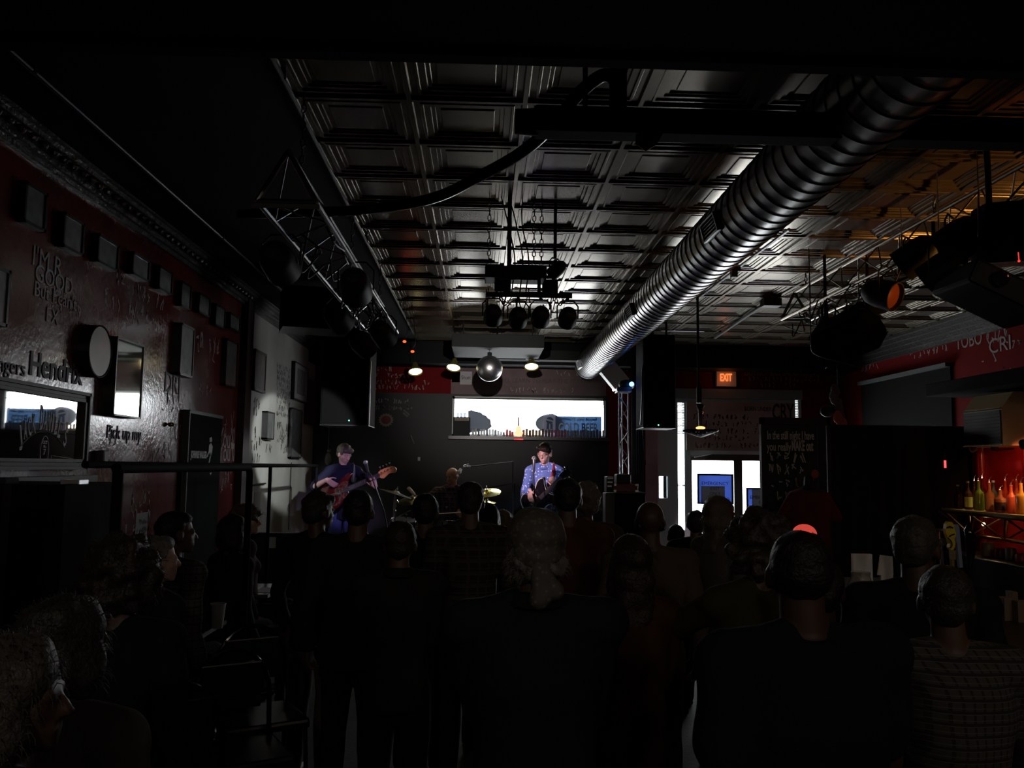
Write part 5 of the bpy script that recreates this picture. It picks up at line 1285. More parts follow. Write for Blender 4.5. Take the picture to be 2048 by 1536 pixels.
b = MB(); b.ball(at(1630, 948, 8.8), (0.04, 0.03, 0.045), seg=10, n=8); b.tube([at(1630, 948, 8.8), at(1622, 975, 8.75)], 0.006, 6); tag(b.build('pink_ornament', mat('pink paper', (0.45, 0.10, 0.09), 0.7), smooth=True), 'small pink round ornament behind the mannequin neck', 'ornament')

# ------------------------------------------------------------ the bar on the right
BARR = mat('glossy red bar wall', (0.42, 0.018, 0.012), 0.25, coat=0.5, var=0.25, vscale=4, bump=0.1, bscale=10)
xs_ = 4.95; zs = EYE-0.385
b = MB(); b.box((5.46, 5.6, 0), (5.52, 9.3, 2.12)); bw = tag(b.build('red_back_panel', BARR), 'glossy red panel behind the bottles of the bar', 'panel')
b = MB()
for y in (6.1, 6.9, 7.72, 8.3, 9.1): b.cyl((5.44, y, 0.0), (5.44, y, 2.12), 0.05, seg=16)
b.build('pilasters', BARR, bw, smooth=True)
# shelf on a truss
t_ = thing('bar_shelf', 'bottle shelf on a brass-lit truss along the red wall', 'shelf', (5.2, 7.6, zs-0.3))
SHM = mat('shelf top', (0.55, 0.45, 0.22), 0.3)
b = MB(); b.bbox((xs_, 5.9, zs-0.022), (5.42, 9.05, zs), 0.004); b.build('shelf_board', SHM, t_)
GOLD = mat('brassy steel', (0.55, 0.42, 0.26), 0.28, metal=1.0)
for x_, z_ in ((xs_+0.02, zs-0.035), (5.38, zs-0.035), (5.15, zs-0.27)):
    b = MB(); b.tube([(x_, 5.9, z_), (x_, 8.9 if z_ < zs-0.1 else 9.05, z_)], 0.018, 8); b.build('chord', GOLD, t_, smooth=True)
b = MB(); y = 5.95; i = 0
while y < 8.85:
    for x_ in (xs_+0.02, 5.38):
        b.tube([(x_, y, zs-0.035) if i % 2 else (5.15, y, zs-0.27), (5.15, y+0.29, zs-0.27) if i % 2 else (x_, y+0.29, zs-0.035)], 0.009, 6)
    y += 0.29; i += 1
b.tube([(xs_+0.02, 9.0, zs-0.035), (5.15, 8.85, zs-0.27)], 0.009, 6); b.build('braces', GOLD, t_, smooth=True)
b = MB()
for y in (6.5, 8.0): b.box((5.40, y, zs-0.3), (5.46, y+0.04, zs))
b.build('brackets', DSTEEL, t_)
def shelfb(px, X): return Vector((X, atX(px, 1005, X).y, zs))
bl = [(1917, 5.06, 0.25, 0.042, (0.02, 0.012, 0.008), None, (0.4,0.35,0.2), 'dark bottle at the far end of the bar shelf', 0.0, False),
      (1937, 5.07, 0.29, 0.038, (0.06, 0.02, 0.01), (0.5, 0.45, 0.12), (0.4,0.3,0.15), 'brown bottle with yellow label left of the green bottle', 0.0, False),
      (1958, 5.08, 0.30, 0.050, (0.25, 0.45, 0.05), None, (0.1,0.15,0.05), 'green bottle on the bar shelf', 0.5, True),
      (1980, 5.08, 0.29, 0.046, (0.4, 0.2, 0.06), (0.40, 0.26, 0.10), (0.1,0.1,0.1), 'tan labelled bottle right of the green bottle', 0.0, True),
      (2001, 5.08, 0.22, 0.055, (0.25, 0.1, 0.04), (0.02, 0.012, 0.01), (0.1,0.1,0.1), 'short wide bottle with black label on the bar shelf', 0.0, True),
      (2023, 5.08, 0.27, 0.046, (0.65, 0.12, 0.05), None, (0.1,0.1,0.1), 'red-orange bottle with spout on the bar shelf', 0.5, True),
      (2043, 5.08, 0.29, 0.050, (0.85, 0.42, 0.06), None, (0.1,0.1,0.1), 'amber bottle at the right edge of view on the bar shelf', 0.5, True),
      (1950, 5.28, 0.30, 0.038, (0.08, 0.04, 0.03), None, (0.2,0.2,0.2), 'dark back-row bottle just left of the green bottle', 0.0, True),
      (1966, 5.28, 0.33, 0.038, (0.10, 0.02, 0.02), None, (0.1,0.1,0.1), 'dark red back-row bottle just right of the green bottle', 0.0, True),
      (1988, 5.28, 0.30, 0.040, (0.04, 0.04, 0.03), (0.2, 0.18, 0.12), (0.3,0.3,0.3), 'dark back-row bottle behind the tan labelled bottle', 0.0, False),
      (2012, 5.28, 0.31, 0.040, (0.35, 0.05, 0.03), None, (0.1,0.1,0.1), 'back-row red bottle behind the short wide bottle', 0.2, True),
      (2034, 5.28, 0.31, 0.040, (0.3, 0.06, 0.03), None, (0.1,0.1,0.1), 'back-row dark red bottle near the right edge of view', 0.2, True)]
for px, X, h, r, c_, lb, cp, lab, tr, sp_ in bl:
    bottle('liquor_bottle', lab, shelfb(px, X), h, r, c_, lb, cp, 'bottles on the bar shelf', trans=tr, spout=sp_)
# lower counter with jugs
b = MB(); b.bbox((4.85, 5.6, 0.0), (5.37, 9.0, 1.02), 0.01); tag(b.build('back_counter', mat('back counter', (0.03, 0.02, 0.018), 0.4)), 'dark back counter below the bar shelf', 'counter')
for px, py, h, r, c_, lab in ((1975, 1070, 0.14, 0.06, (0.30, 0.20, 0.10), 'cream jug standing left on the back counter'), (1998, 1072, 0.10, 0.05, (0.10, 0.02, 0.02), 'small dark red cup on the back counter'), (2020, 1075, 0.12, 0.05, (0.12, 0.08, 0.06), 'brown cup on the back counter'), (2040, 1078, 0.08, 0.05, (0.25, 0.03, 0.03), 'small red cup at right edge on back counter')):
    p = atX(px, py, 5.05); b = MB(); b.lathe((5.05, p.y, 1.02), [(0, r*0.8), (0.01, r), (h*0.8, r), (h, r*0.8), (h-0.006, r*0.7)], (0,0,1), 18); tag(b.build('counter_cup', mat('cup %s' % lab[:8], c_, 0.35), smooth=True), lab, 'cup', 'cups on the back counter')
# lights of the bar: shelf lamps and red wall lamp
def barlamp(label, p, tgt, power, col, ang, glow):
    p = Vector(p); t_ = thing('bar_lamp', label, 'lamp', p, 0, 'small lamps lighting the bar shelf')
    d = (Vector(tgt)-p).normalized()
    b = MB(); b.lathe(p, [(-0.08, 0.02), (-0.07, 0.03), (0.0, 0.04), (0.004, 0.036)], d, 14); b.build('housing', BLK, t_, smooth=True)
    b = MB(); b.lathe(p, [(-0.002, 0.034), (0.001, 0.0)], d, 14); b.build('lamp_face', glow, t_)
    b = MB(); b.tube([p, (5.85, p.y, p.z+0.05)], 0.008, 6); b.build('arm', BLK, t_)
    lamp('SPOT', p+d*0.02, tgt, power, col, t_, 0.03, ang, 0.7)
WG = mat('bar lamp glow', (1, .8, .5), 0.5, em=(1, 0.75, 0.4), ems=3)
barlamp('small lamp under the air conditioner lighting the green bottle', (5.25, 8.55, 2.08), (5.12, 8.6, 1.46), 7, (1.0, 0.85, 0.45), 60, WG)
barlamp('small lamp right of the view lighting the amber bottles', (5.2, 7.7, 2.08), (5.1, 7.9, 1.46), 16, (1.0, 0.66, 0.25), 75, WG)
barlamp('small red lamp aimed at the red bar panel', (4.95, 7.6, 2.1), (5.46, 8.1, 1.75), 22, (1.0, 0.28, 0.12), 85, mat('red lamp glow', (1, .2, .1), 0.5, em=(1, 0.15, 0.08), ems=3))
barlamp('warm lamp hung in front of the air conditioner side', (4.9, 6.5, 2.75), (5.4, 8.0, 2.42), 24, (1.0, 0.72, 0.38), 50, WG)
q_ = Vector((5.15, 8.62, zs-0.14)); t_ = thing('shelf_lamp', 'small bright bare lamp under the bar shelf near its far end', 'lamp', q_)
b = MB(); b.ball(q_, 0.018, seg=10, n=8); b.build('bulb', mat('bare bulb glow', (1, .9, .7), 0.5, em=(1, 0.82, 0.5), ems=5), t_, smooth=True)
b = MB(); b.tube([q_+Vector((0, 0, 0.015)), (5.15, 8.62, zs-0.02)], 0.006, 6); b.build('stem', BLK, t_)
lamp('POINT', q_, None, 2.0, (1.0, 0.7, 0.38), t_, 0.02)
p = atX(1904, 925, 5.05); b = MB(); b.tube([(5.05, 9.12, at(1904, 921, 9.12).z), (5.05, 9.12, at(1904, 936, 9.12).z)], 0.012, 8)
tl = tag(b.build('red_tube_light', mat('red tube glow', (1, .1, .1), 0.5, em=(1.0, 0.06, 0.07), ems=2.5), smooth=True), 'short vertical red glowing tube at the end of the bar shelf', 'light')
b = MB(); b.tube([(5.05, 9.12, at(1904, 905, 9.12).z), (5.05, 9.12, at(1904, 921, 9.12).z)], 0.014, 8); b.tube([(5.05, 9.12, at(1904, 905, 9.12).z), (5.05, 9.43, at(1904, 905, 9.12).z)], 0.008, 6); b.build('socket', DSTEEL, tl)
# uplight pointing at the ceiling over the bar (amber glow)
pu = Vector((4.6, 4.9, 2.55)); t_ = thing('amber_uplight', 'amber lamp over the bar shining up at the tin ceiling', 'lamp', pu)
b = MB(); b.lathe(pu, [(-0.12, 0.02), (-0.1, 0.06), (0.0, 0.08), (0.004, 0.07)], (0,0,1), 16); b.build('housing', BLK, t_, smooth=True)
b = MB(); b.lathe(pu, [(-0.004, 0.068), (0.0, 0.0)], (0,0,1), 16); b.build('lamp_face', mat('amber glow', (1, .5, .1), 0.5, em=(1, 0.45, 0.1), ems=2), t_)
b = MB(); b.tube([pu+Vector((0,0,-0.1)), (5.85, 4.9, 2.4)], 0.012, 8); b.build('arm', BLK, t_)
lamp('SPOT', pu+Vector((0,0,0.02)), pu+Vector((-0.5, 0.2, 1)), 170, (1.0, 0.42, 0.10), t_, 0.06, 130, 1.0)
# air conditioner
AX = 5.0
ya = AX*FPX/(2026-962); yb = AX*FPX/(1945-962); zb_ = atX(2026, 890, AX).z; zt_ = atX(2026, 813, AX).z
t_ = thing('air_conditioner', 'wall air conditioner with tan side panel above the bar shelf', 'air conditioner', (5.4, (ya+yb)/2, zb_))
b = MB(); b.prism([(AX, ya, zb_), (5.85, ya, zb_), (5.85, ya, zt_+0.16), (AX+0.12, ya, zt_+0.16), (AX, ya, zt_)], (0, yb-ya, 0)); b.build('casing', mat('tan casing', (0.6, 0.45, 0.25), 0.5), t_)
b = MB(); b.box((AX-0.012, ya+0.02, zb_+0.02), (AX, yb-0.02, zt_-0.02))
for i in range(9): b.box((AX-0.02, ya+0.04, zb_+0.05+i*0.032), (AX-0.01, yb-0.04, zb_+0.056+i*0.032))
b.build('front_grille', mat('dark grille', (0.035, 0.022, 0.016), 0.5), t_)
for z_ in (zt_, zb_):
    b = MB(); b.tube([(AX-0.01, ya, z_), (AX-0.01, yb, z_)], 0.008, 6); b.build('bright_edge', mat('bright trim', (0.6, 0.5, 0.4), 0.3, metal=0.6), t_)
b = MB(); q = [atX(1944, 850, AX), atX(1939, 885, AX), atX(1940, 900, AX), atX(1946, 904, AX), atX(1954, 899, AX)]; b.tube(spline(q, 6), 0.008, 6); b.build('power_cord', mat('pale cord', (0.5, 0.45, 0.4), 0.5), t_)
# dark valance above the conditioner
b = MB(); b.bbox((4.9, 6.2, zt_+0.20), (5.85, 9.2, zt_+0.34), 0.01); tag(b.build('wall_shelf', BLKM), 'thick black wall shelf above the air conditioner', 'shelf')

# front counter
t_ = thing('bar_counter', 'long dark bar counter along the right side of the room', 'counter', (2.75, 3.6, 0))
zc = EYE-0.78
b = MB(); b.bbox((2.12, 0.6, zc-0.05), (3.1, 6.3, zc), 0.012); b.build('counter_top', mat('dark counter top', (0.035, 0.028, 0.025), 0.45, var=0.3), t_)
b = MB(); b.box((2.3, 0.7, 0), (2.95, 6.2, zc-0.05)); b.build('counter_front', WOODD, t_)
b = MB(); b.tube([(2.2, 0.7, 0.2), (2.2, 6.2, 0.2)], 0.025, 10)
for y in (1.5, 3.5, 5.5): b.tube([(2.2, y, 0.2), (2.3, y, 0.2)], 0.015, 8)
b.build('foot_rail', GOLD, t_, smooth=True)
# beer taps
p = at(1922, 1150, 4.75)
t_ = thing('beer_taps', 'chrome beer tap tower with three tall handles on the bar', 'beer taps', (p.x, 4.75, zc))
b = MB(); b.cyl((p.x, 4.75, zc), (p.x, 4.75, zc+0.09), 0.05, 0.04, 18); b.bbox((p.x-0.14, 4.71, zc+0.07), (p.x+0.14, 4.79, zc+0.13), 0.02); b.build('tower', CHROME, t_, smooth=True)
for k, px in enumerate((1903, 1917, 1933)):
    q = at(px, 1140, 4.7); b = MB(); b.tube([(q.x, 4.72, zc+0.10), (q.x, 4.64, zc+0.10), (q.x, 4.63, zc+0.04)], 0.010, 8); b.build('spout', CHROME, t_, smooth=True)
outl = [(1893, 1048), (1897, 1043), (1904, 1044), (1908, 1050), (1909, 1058), (1912, 1066), (1912, 1072), (1909, 1078), (1911, 1086), (1910, 1094), (1907, 1100), (1902, 1100), (1899, 1095), (1900, 1088), (1897, 1078), (1893, 1068), (1892, 1058)]
b = MB(); b.prism([at(x_, y_, 4.70) for x_, y_ in outl], (0, 0.03, 0)); h1 = b.build('tap_handle', mat('yellow handle', (0.85, 0.62, 0.03), 0.35), t_); h1['label'] = 'yellow S-shaped tap handle'
b = MB(); b.tube([at(1893, 1056, 4.69), at(1900, 1053, 4.69), at(1906, 1056, 4.69)], 0.004, 6); b.tube(spline([at(1909, 1068, 4.69), at(1904, 1070, 4.69), at(1899, 1073, 4.69)], 4), 0.0035, 6); b.tube(spline([at(1896, 1076, 4.69), at(1902, 1082, 4.69), at(1904, 1090, 4.69), at(1901, 1096, 4.69)], 4), 0.003, 6); b.build('handle_marking', INK, h1)
b = MB(); b.bbox(at(1899, 1118, 4.72), at(1911, 1101, 4.69), 0.002); b.cyl(at(1904, 1118, 4.71), Vector((at(1904, 1118, 4.71).x, 4.71, zc+0.12)), 0.012, seg=10); b.build('handle_base', mat('gold base', (0.30, 0.22, 0.04), 0.4), h1)
b = MB(); b.prism([at(1908, 1050, 4.74), at(1917, 1049, 4.74), at(1919, 1058, 4.74), at(1926, 1135, 4.74), at(1920, 1136, 4.74), at(1911, 1062, 4.74)], (0, 0.025, 0)); h2 = b.build('tap_handle', mat('blue white handle', (0.30, 0.36, 0.48), 0.25), t_); h2['label'] = 'pale blue tap handle'
b = MB(); b.tube([at(1938, 1135, 4.74), at(1941, 1112, 4.74), at(1942, 1075, 4.74), at(1936, 1060, 4.74), at(1939, 1045, 4.74)], [0.014, 0.022, 0.03, 0.022, 0.008], 12); h3 = b.build('tap_handle', mat('black glossy handle', (0.01, 0.01, 0.012), 0.08), t_, smooth=True); h3['label'] = 'glossy black tap handle'
b = MB(); b.ball(at(1884, 1085, 4.85), (0.024, 0.01, 0.024), seg=16, n=10); b.tube([at(1884, 1085, 4.85), (at(1884, 1085, 4.85).x, 4.85, zc)], 0.006, 6); tag(b.build('round_badge', mat('grey badge', (0.16, 0.17, 0.18), 0.4), smooth=True), 'round grey badge on a stem left of the yellow tap handle', 'badge')
b = MB(); q = at(1880, 1060, 4.9); b.bbox(q-Vector((0.03, 0.01, 0.008)), q+Vector((0.035, 0.01, 0.008)), 0.003); b.tube([q, (q.x, 4.9, zc)], 0.006, 6); tag(b.build('small_faucet', CHROME), 'small chrome faucet behind the beer taps', 'faucet')
# napkins, jar, menu, boxes
p = at(1724, 1120, 5.25)
a_, c_ = at(1706, 1108, 5.4), at(1745, 1130, 5.4)
b = MB(); b.box((a_.x, 5.4, zc), (c_.x, 5.43, a_.z)); tag(b.build('card_sign', mat('dim white card', (0.9, 0.88, 0.84), 0.7)), 'white card standing behind the round glass jar', 'card')
m_ = [at(1761, 1110, 5.3), at(1785, 1113, 5.3), at(1787, 1150, 5.3), at(1755, 1150, 5.3)]
b = MB(); b.prism(m_, (0, 0.01, 0)); b.box((m_[0].x, 5.3, zc), (m_[1].x, 5.32, m_[2].z)); tag(b.build('menu_card', mat('dim white card', (0.9, 0.88, 0.84), 0.7)), 'tilted white menu card right of the glass jar', 'card')
p = at(1722, 1182, 5.2); t_ = thing('glass_jar', 'round glass tip jar standing on the bar', 'jar', (p.x, 5.2, zc))
b = MB(); b.lathe((p.x, 5.2, zc), [(0, 0.045), (0.005, 0.055), (0.04, 0.078), (0.085, 0.078), (0.12, 0.062), (0.145, 0.055), (0.165, 0.058), (0.17, 0.052)], (0,0,1), 24); b.build('jar_body', mat('jar with notes', (0.5, 0.47, 0.42), 0.25, coat=0.8, bump=0.5, bscale=40, var=0.4, vscale=25), t_, smooth=True)
for px0, py0, px1, Y, lab in ((2008, 1196, 2033, 4.5, 'pale cardboard box at the left of the bar-top boxes'), (2024, 1184, 2036, 4.62, 'tall narrow cardboard box behind the other bar-top boxes'), (2035, 1203, 2062, 4.45, 'pale cardboard box at the right edge of the bar top')):
    a_, c_ = at(px0, py0, Y), at(px1, py0, Y); b = MB(); b.bbox((a_.x, Y, zc), (c_.x, Y+0.06, a_.z), 0.002); tag(b.build('napkin_box', mat('cardboard', (0.22, 0.15, 0.10), 0.7)), lab, 'box', 'boxes on the bar top')
p = at(1988, 1290, 3.5); bottle('beer_bottle', 'dark beer bottle standing on the bar beside the boxes', (p.x, 3.5, zc), 0.235, 0.031, (0.012, 0.008, 0.006), None, (0.05,0.05,0.05), neck=0.45)
for px, py, Y, lab in ((1968, 1235, 4.2, 'empty glass tumbler on the bar left of the dark bottle'), (1958, 1250, 3.9, 'low glass tumbler near the dark bottle')):
    p = at(px, py, Y); b = MB(); b.lathe((p.x, Y, zc), [(0, 0.03), (0.09, 0.037), (0.09, 0.034), (0.006, 0.027)], (0,0,1), 18); tag(b.build('glass_tumbler', mat('tumbler glass', (0.8, 0.85, 0.8), 0.05, trans=0.9), smooth=True), lab, 'glass')

# unseen shaded fill lamps, added behind the camera to brighten the crowd
for k, (x_, y_, tx, ty, pw, col) in enumerate(((-1.0, -1.2, -1.8, 4.5, 32, (1.0, 0.86, 0.72)), (1.8, -1.4, 1.5, 5.0, 40, (1.0, 0.84, 0.70)), (4.2, -1.0, 3.2, 5.5, 32, (1.0, 0.80, 0.64)))):
    p = Vector((x_, y_, 3.25)); d = (Vector((tx, ty, 1.0))-p).normalized()
    t_ = thing('added_fill_lamp', ['left', 'middle', 'right'][k]+' dim warm shaded fill lamp added behind the viewer', 'lamp', p, 0, 'fill lamps added behind the viewer')
    b = MB(); b.lathe(p, [(-0.12, 0.02), (-0.1, 0.06), (0.06, 0.09), (0.06, 0.085), (-0.04, 0.06)], d, 20); b.build('shade', BLK, t_, smooth=True)
    b = MB(); b.lathe(p, [(-0.01, 0.055), (0.0, 0.0)], d, 14); b.build('bulb_face', mat('fill lamp glow', (1, .8, .6), 0.5, em=(1, 0.7, 0.45), ems=1.5), t_)
    b = MB(); b.tube([p-d*0.1, (x_, y_, CZ)], 0.01, 8); b.build('stem', BLK, t_)
    lamp('SPOT', p+d*0.02, p+d, pw, col, t_, 0.15, 95, 1.0)
# ------------------------------------------------------------ people
def fuse(mb, voxel, smooth=4, disp=None):
    """melt overlapping closed shapes into one continuous surface"""
    me = bpy.data.meshes.new('f'); me.from_pydata(mb.v, [], mb.f)
    bm = bmesh.new(); bm.from_mesh(me); bmesh.ops.recalc_face_normals(bm, faces=bm.faces[:]); bm.to_mesh(me); bm.free()
    o = bpy.data.objects.new('f', me); TS.collection.objects.link(o)
    r = o.modifiers.new('r', 'REMESH'); r.mode = 'VOXEL'; r.voxel_size = voxel; r.use_smooth_shade = True
    s = o.modifiers.new('s', 'SMOOTH'); s.factor = 0.5; s.iterations = smooth
    dg = tsdg()
    out = bpy.data.meshes.new_from_object(o.evaluated_get(dg))
    bpy.data.objects.remove(o); bpy.data.meshes.remove(me)
    if disp:
        amp, sc_ = disp; out.update()
        cs = [v.co.copy() for v in out.vertices]; ns = [v.normal.copy() for v in out.vertices]
        fl = []
        for c_, n_ in zip(cs, ns): fl += list(c_+n_*amp*noise.noise(c_*sc_))
        out.vertices.foreach_set('co', fl)
    out.polygons.foreach_set('use_smooth', [True]*len(out.polygons))
    return out

def ik(s, t, L1, L2, pole):
    s, t, pole = Vector(s), Vector(t), Vector(pole)
    d = t-s; L = min(d.length, (L1+L2)*0.995); u = d.normalized()
    a = (L1*L1-L2*L2+L*L)/(2*L); h = math.sqrt(max(0.0, L1*L1-a*a))
    w = pole-u*pole.dot(u); w.normalize()
    return s+u*a+w*h, s+u*L

def hand(b, w, d, side, nrm, H, curl=0.5, sc_=1.0):
    """w wrist, d along the hand, side towards the thumb, nrm out of the back of the hand"""
    d = Vector(d).normalized(); side = Vector(side); side = (side-d*side.dot(d)).normalized(); nrm = side.cross(d)*(1 if side.cross(d).dot(Vector(nrm)) > 0 else -1)
    k = H*sc_
    for i in range(3):
        f = i-1
        b.caps(w+side*f*0.010*k, w+d*0.050*k+side*f*0.013*k, 0.0085*k, 0.0090*k, 8)
    ln = (0.040, 0.046, 0.043, 0.034)
    for i in range(4):
        f = 1.5-i; p = w+d*0.052*k+side*f*0.0115*k
        a = 0.25*curl
        for j, part in enumerate((0.42, 0.32, 0.26)):
            a += curl*(0.55+0.25*j)*(1+0.07*i)
            v = d*math.cos(a)-nrm*math.sin(a)
            q = p+v*ln[i]*part*k
            b.caps(p, q, (0.0052-0.0004*j)*k, (0.0048-0.0004*j)*k, 7); p = q
    p = w+d*0.012*k+side*0.016*k
    q = p+(side*0.75+d*0.55-nrm*0.25).normalized()*0.024*k
    r_ = q+(side*0.25+d*0.75-nrm*0.5*min(curl, 1)).normalized()*0.024*k
    b.caps(p, q, 0.0075*k, 0.0058*k, 8); b.caps(q, r_, 0.0056*k, 0.0045*k, 8)

SKIN = {'a': mat('skin', (0.11, 0.060, 0.044), 0.5), 'p': mat('pale skin', (0.55, 0.34, 0.27), 0.48), 'd': mat('dark skin', (0.07, 0.036, 0.026), 0.5), 'r': mat('ruddy skin', (0.40, 0.20, 0.14), 0.5)}
HAIRM = {}
def hairmat(col):
    return mat('hair %s' % (col,), col, 0.5, spec=0.5, bump=0.4, bscale=90)

def head_parts(b, M, H, female=False):
    """head in its own frame: origin at the skull centre, +Y forwards"""
    def P(x, y, z): return M @ (Vector((x, y, z))*H)
    m3 = M.to_3x3()
    def E(c, r): b.ball(P(*c), tuple(q*H for q in r), m3, 18, 12)
    E((0, -0.010, 0.012), (0.0445, 0.056, 0.052)); E((0, 0.012, -0.016), (0.037, 0.040, 0.044)); E((0, 0.022, -0.036), (0.027, 0.030, 0.026))
    E((0, 0.040, -0.054), (0.013, 0.011, 0.011))
    E((-0.022, 0.026, -0.018), (0.014, 0.016, 0.013)); E((0.022, 0.026, -0.018), (0.014, 0.016, 0.013))
    b.caps(P(-0.021, 0.0415, 0.004), P(0.021, 0.0415, 0.004), 0.0085*H)
    b.caps(P(0, 0.050, 0.0), P(0, 0.0605, -0.019), 0.0045*H, 0.0072*H); b.ball(P(-0.006, 0.054, -0.021), 0.0045*H); b.ball(P(0.006, 0.054, -0.021), 0.0045*H)
    b.caps(P(-0.013, 0.0480, -0.0355), P(0.013, 0.0480, -0.0355), 0.0048*H); b.caps(P(-0.010, 0.0470, -0.0415), P(0.010, 0.0470, -0.0415), 0.005*H)
    for s in (-1, 1):
        b.ball(P(s*0.0455, -0.004, -0.010), (0.0065*H, 0.013*H, 0.019*H), m3, 10, 8)

def person(label, x, y, floor, H, face=0.0, build=1.0, hair='short', hcol=(0.03, 0.02, 0.015), shirt=(0.03, 0.03, 0.03), sleeve='long', pants=(0.02, 0.02, 0.025), skin='a',
           turn=0.0, nod=0.0, tilt=0.0, arms=None, sit=None, voxel=0.0085, lean=0.0, smat=None, cat='person', group='audience watching the band', hands=None, collar=False, strands=350, female=False, feet=None, eyes=False, tail=1.0):
    k = H; B = build
    T = Matrix.Translation((x, y, floor)) @ Matrix.Rotation(face, 4, 'Z'); Ti = T.inverted()
    V = lambda a, b_, c: Vector((a*k, b_*k, c*k))
    dz = (sit-0.50*k) if sit is not None else 0.0          # sit = height of the hips above the floor
    up = Vector((0, 0, dz))
    ln = Matrix.Rotation(-lean, 3, 'X')
    hip0 = V(0, 0, 0.50)+up
    def S(a, b_, c):                                          # a point on the upper body, leaned about the hips
        v_ = V(a, b_, c)+up-hip0; return hip0+ln @ v_
    sw = 0.105*(0.93 if female else 1.0)*(0.6+0.4*B)
    sh = {-1: S(-sw, 0, 0.808), 1: S(sw, 0, 0.808)}
    L1, L2 = 0.172*k, 0.150*k
    el, wr, hd = {}, {}, {}
    for s in (-1, 1):
        a = (arms or {}).get(s)
        if a is None: tgt = S(s*0.135*(0.5+0.5*B), 0.035, 0.505); pole = Vector((s*0.35, -1, 0))
        else:
            tgt, pole = a[0], Vector(a[1])
            tgt = (Ti @ Vector(tgt)) if len(a) > 2 and a[2] == 'w' else S(*tgt)
        el[s], wr[s] = ik(sh[s], tgt, L1, L2, pole)
    if sit is None:
        hp = {s: V(s*0.05, 0, 0.51) for s in (-1, 1)}; kn = {s: V(s*0.056, 0.012, 0.285) for s in (-1, 1)}; an = {s: V(s*0.062, -0.012, 0.045) for s in (-1, 1)}
    else:
        hp = {s: V(s*0.05, 0, 0.50)+up for s in (-1, 1)}
        kn = {s: hp[s]+V(s*0.035, 0.235, 0.01) for s in (-1, 1)}
        an = {s: Vector((kn[s].x, kn[s].y-0.02*k, max(kn[s].z-0.245*k, 0.045*k))) for s in (-1, 1)}
    if feet:
        for s in feet: an[s] = Ti @ Vector(feet[s]); kn[s] = (hp[s]+an[s])/2+V(0.0, 0.03, 0)
    hc = S(0, 0.012, 0.932)
    HM = Matrix.Translation(hc) @ Matrix.Rotation(-lean*0.3, 4, 'X') @ Matrix.Rotation(turn, 4, 'Z') @ Matrix.Rotation(-nod, 4, 'X') @ Matrix.Rotation(tilt, 4, 'Y') @ Matrix.Translation((0, 0, 0))
    def torso(b, g, low=0.50, neck=True):
        e = ln.to_4x4().to_3x3()
        rr = []
        kx = 0.5+0.5*B
        for z_, rx, ry, y_ in ((0.462, 0.030, 0.020, 0), (0.468, 0.070, 0.045, 0), (0.49, 0.086, 0.060, -0.002), (0.525, 0.090, 0.065, -0.003), (0.57, 0.083, 0.061, 0.002), (0.62, 0.077, 0.058, 0.004), (0.67, 0.081, 0.060, 0.003), (0.72, 0.090, 0.061, 0.0), (0.765, 0.094, 0.056, -0.003), (0.80, 0.082, 0.047, -0.005), (0.82, 0.056, 0.038, -0.006), (0.835, 0.034, 0.030, -0.006), (0.84, 0.01, 0.01, -0.006)):
            bx_ = B if z_ < 0.74 else kx
            rr.append([S(0, y_, z_)+e @ Vector((math.cos(2*PI*j/28)*(rx*k*bx_+g), math.sin(2*PI*j/28)*(ry*k*B+g), g*0.5 if z_ > 0.8 else 0)) for j in range(28)])
        b.rings(rr)
        b.caps(sh[-1], sh[1], 0.036*k*(0.5+0.5*B)+g); 
        for s in (-1, 1): b.caps(S(s*0.03, -0.006, 0.838), sh[s], 0.024*k+g, 0.034*k+g)
        if female:
            for s in (-1, 1): b.ball(S(s*0.036, 0.045, 0.725), (0.032*k+g, 0.028*k+g, 0.032*k+g), e)
    def arm(b, s, g, upto=1.0):
        A_, B_, C_ = sh[s], el[s], wr[s]
        rb = (0.6+0.4*B)
        if upto <= 0.5:
            b.caps(A_, A_.lerp(B_, upto*2), 0.033*k*rb+g, (0.030)*k*rb+g*1.7)
        else:
            b.caps(A_, B_, 0.031*k*rb+g, 0.0245*k*rb+g); b.caps(B_, B_.lerp(C_, (upto-0.5)*2*0.99), 0.0245*k*rb+g, (0.0165)*k*rb+g*1.1)
    # body ---------------------------------------------------------
    b = MB()
    torso(b, 0.0)
    for s in (-1, 1):
        arm(b, s, 0.0)
        b.caps(hp[s], kn[s], 0.048*k*(0.6+0.4*B), 0.031*k); b.caps(kn[s]+V(0, -0.006, 0), kn[s].lerp(an[s], 0.35)+V(0, -0.012, 0), 0.029*k, 0.031*k); b.caps(kn[s].lerp(an[s], 0.35)+V(0, -0.012, 0), an[s], 0.031*k, 0.019*k)
        b.caps(an[s]+V(0, -0.012, -0.022), an[s]+V(s*0.01, 0.085, -0.028), 0.02*k, 0.015*k)
        h_ = (hands or {}).get(s)
        fd = (wr[s]-el[s]).normalized()
        if h_: R3 = Ti.to_3x3(); hand(b, wr[s], R3 @ Vector(h_[0]), R3 @ Vector(h_[1]), R3 @ Vector(h_[2]), H, h_[3])
        else: hand(b, wr[s], (fd+Vector((0, 0.15, -0.1))).normalized(), Vector((-s*0.25, 1, 0)), Vector((s, 0, 0)), H, 0.55)
    neckb = S(0, -0.004, 0.825)
    b.caps(neckb, hc+(HM.to_3x3() @ V(0, -0.012, -0.03)), 0.032*k*(0.7+0.3*B), 0.029*k*(0.7+0.3*B))
    head_parts(b, HM, H, female)
    me = fuse(b, voxel, 3); me.name = 'person_body'; me.materials.clear(); me.materials.append(SKIN[skin])
    o = bpy.data.objects.new('person', me); COL.objects.link(o); o.location = (x, y, floor); o.rotation_euler = (0, 0, face)
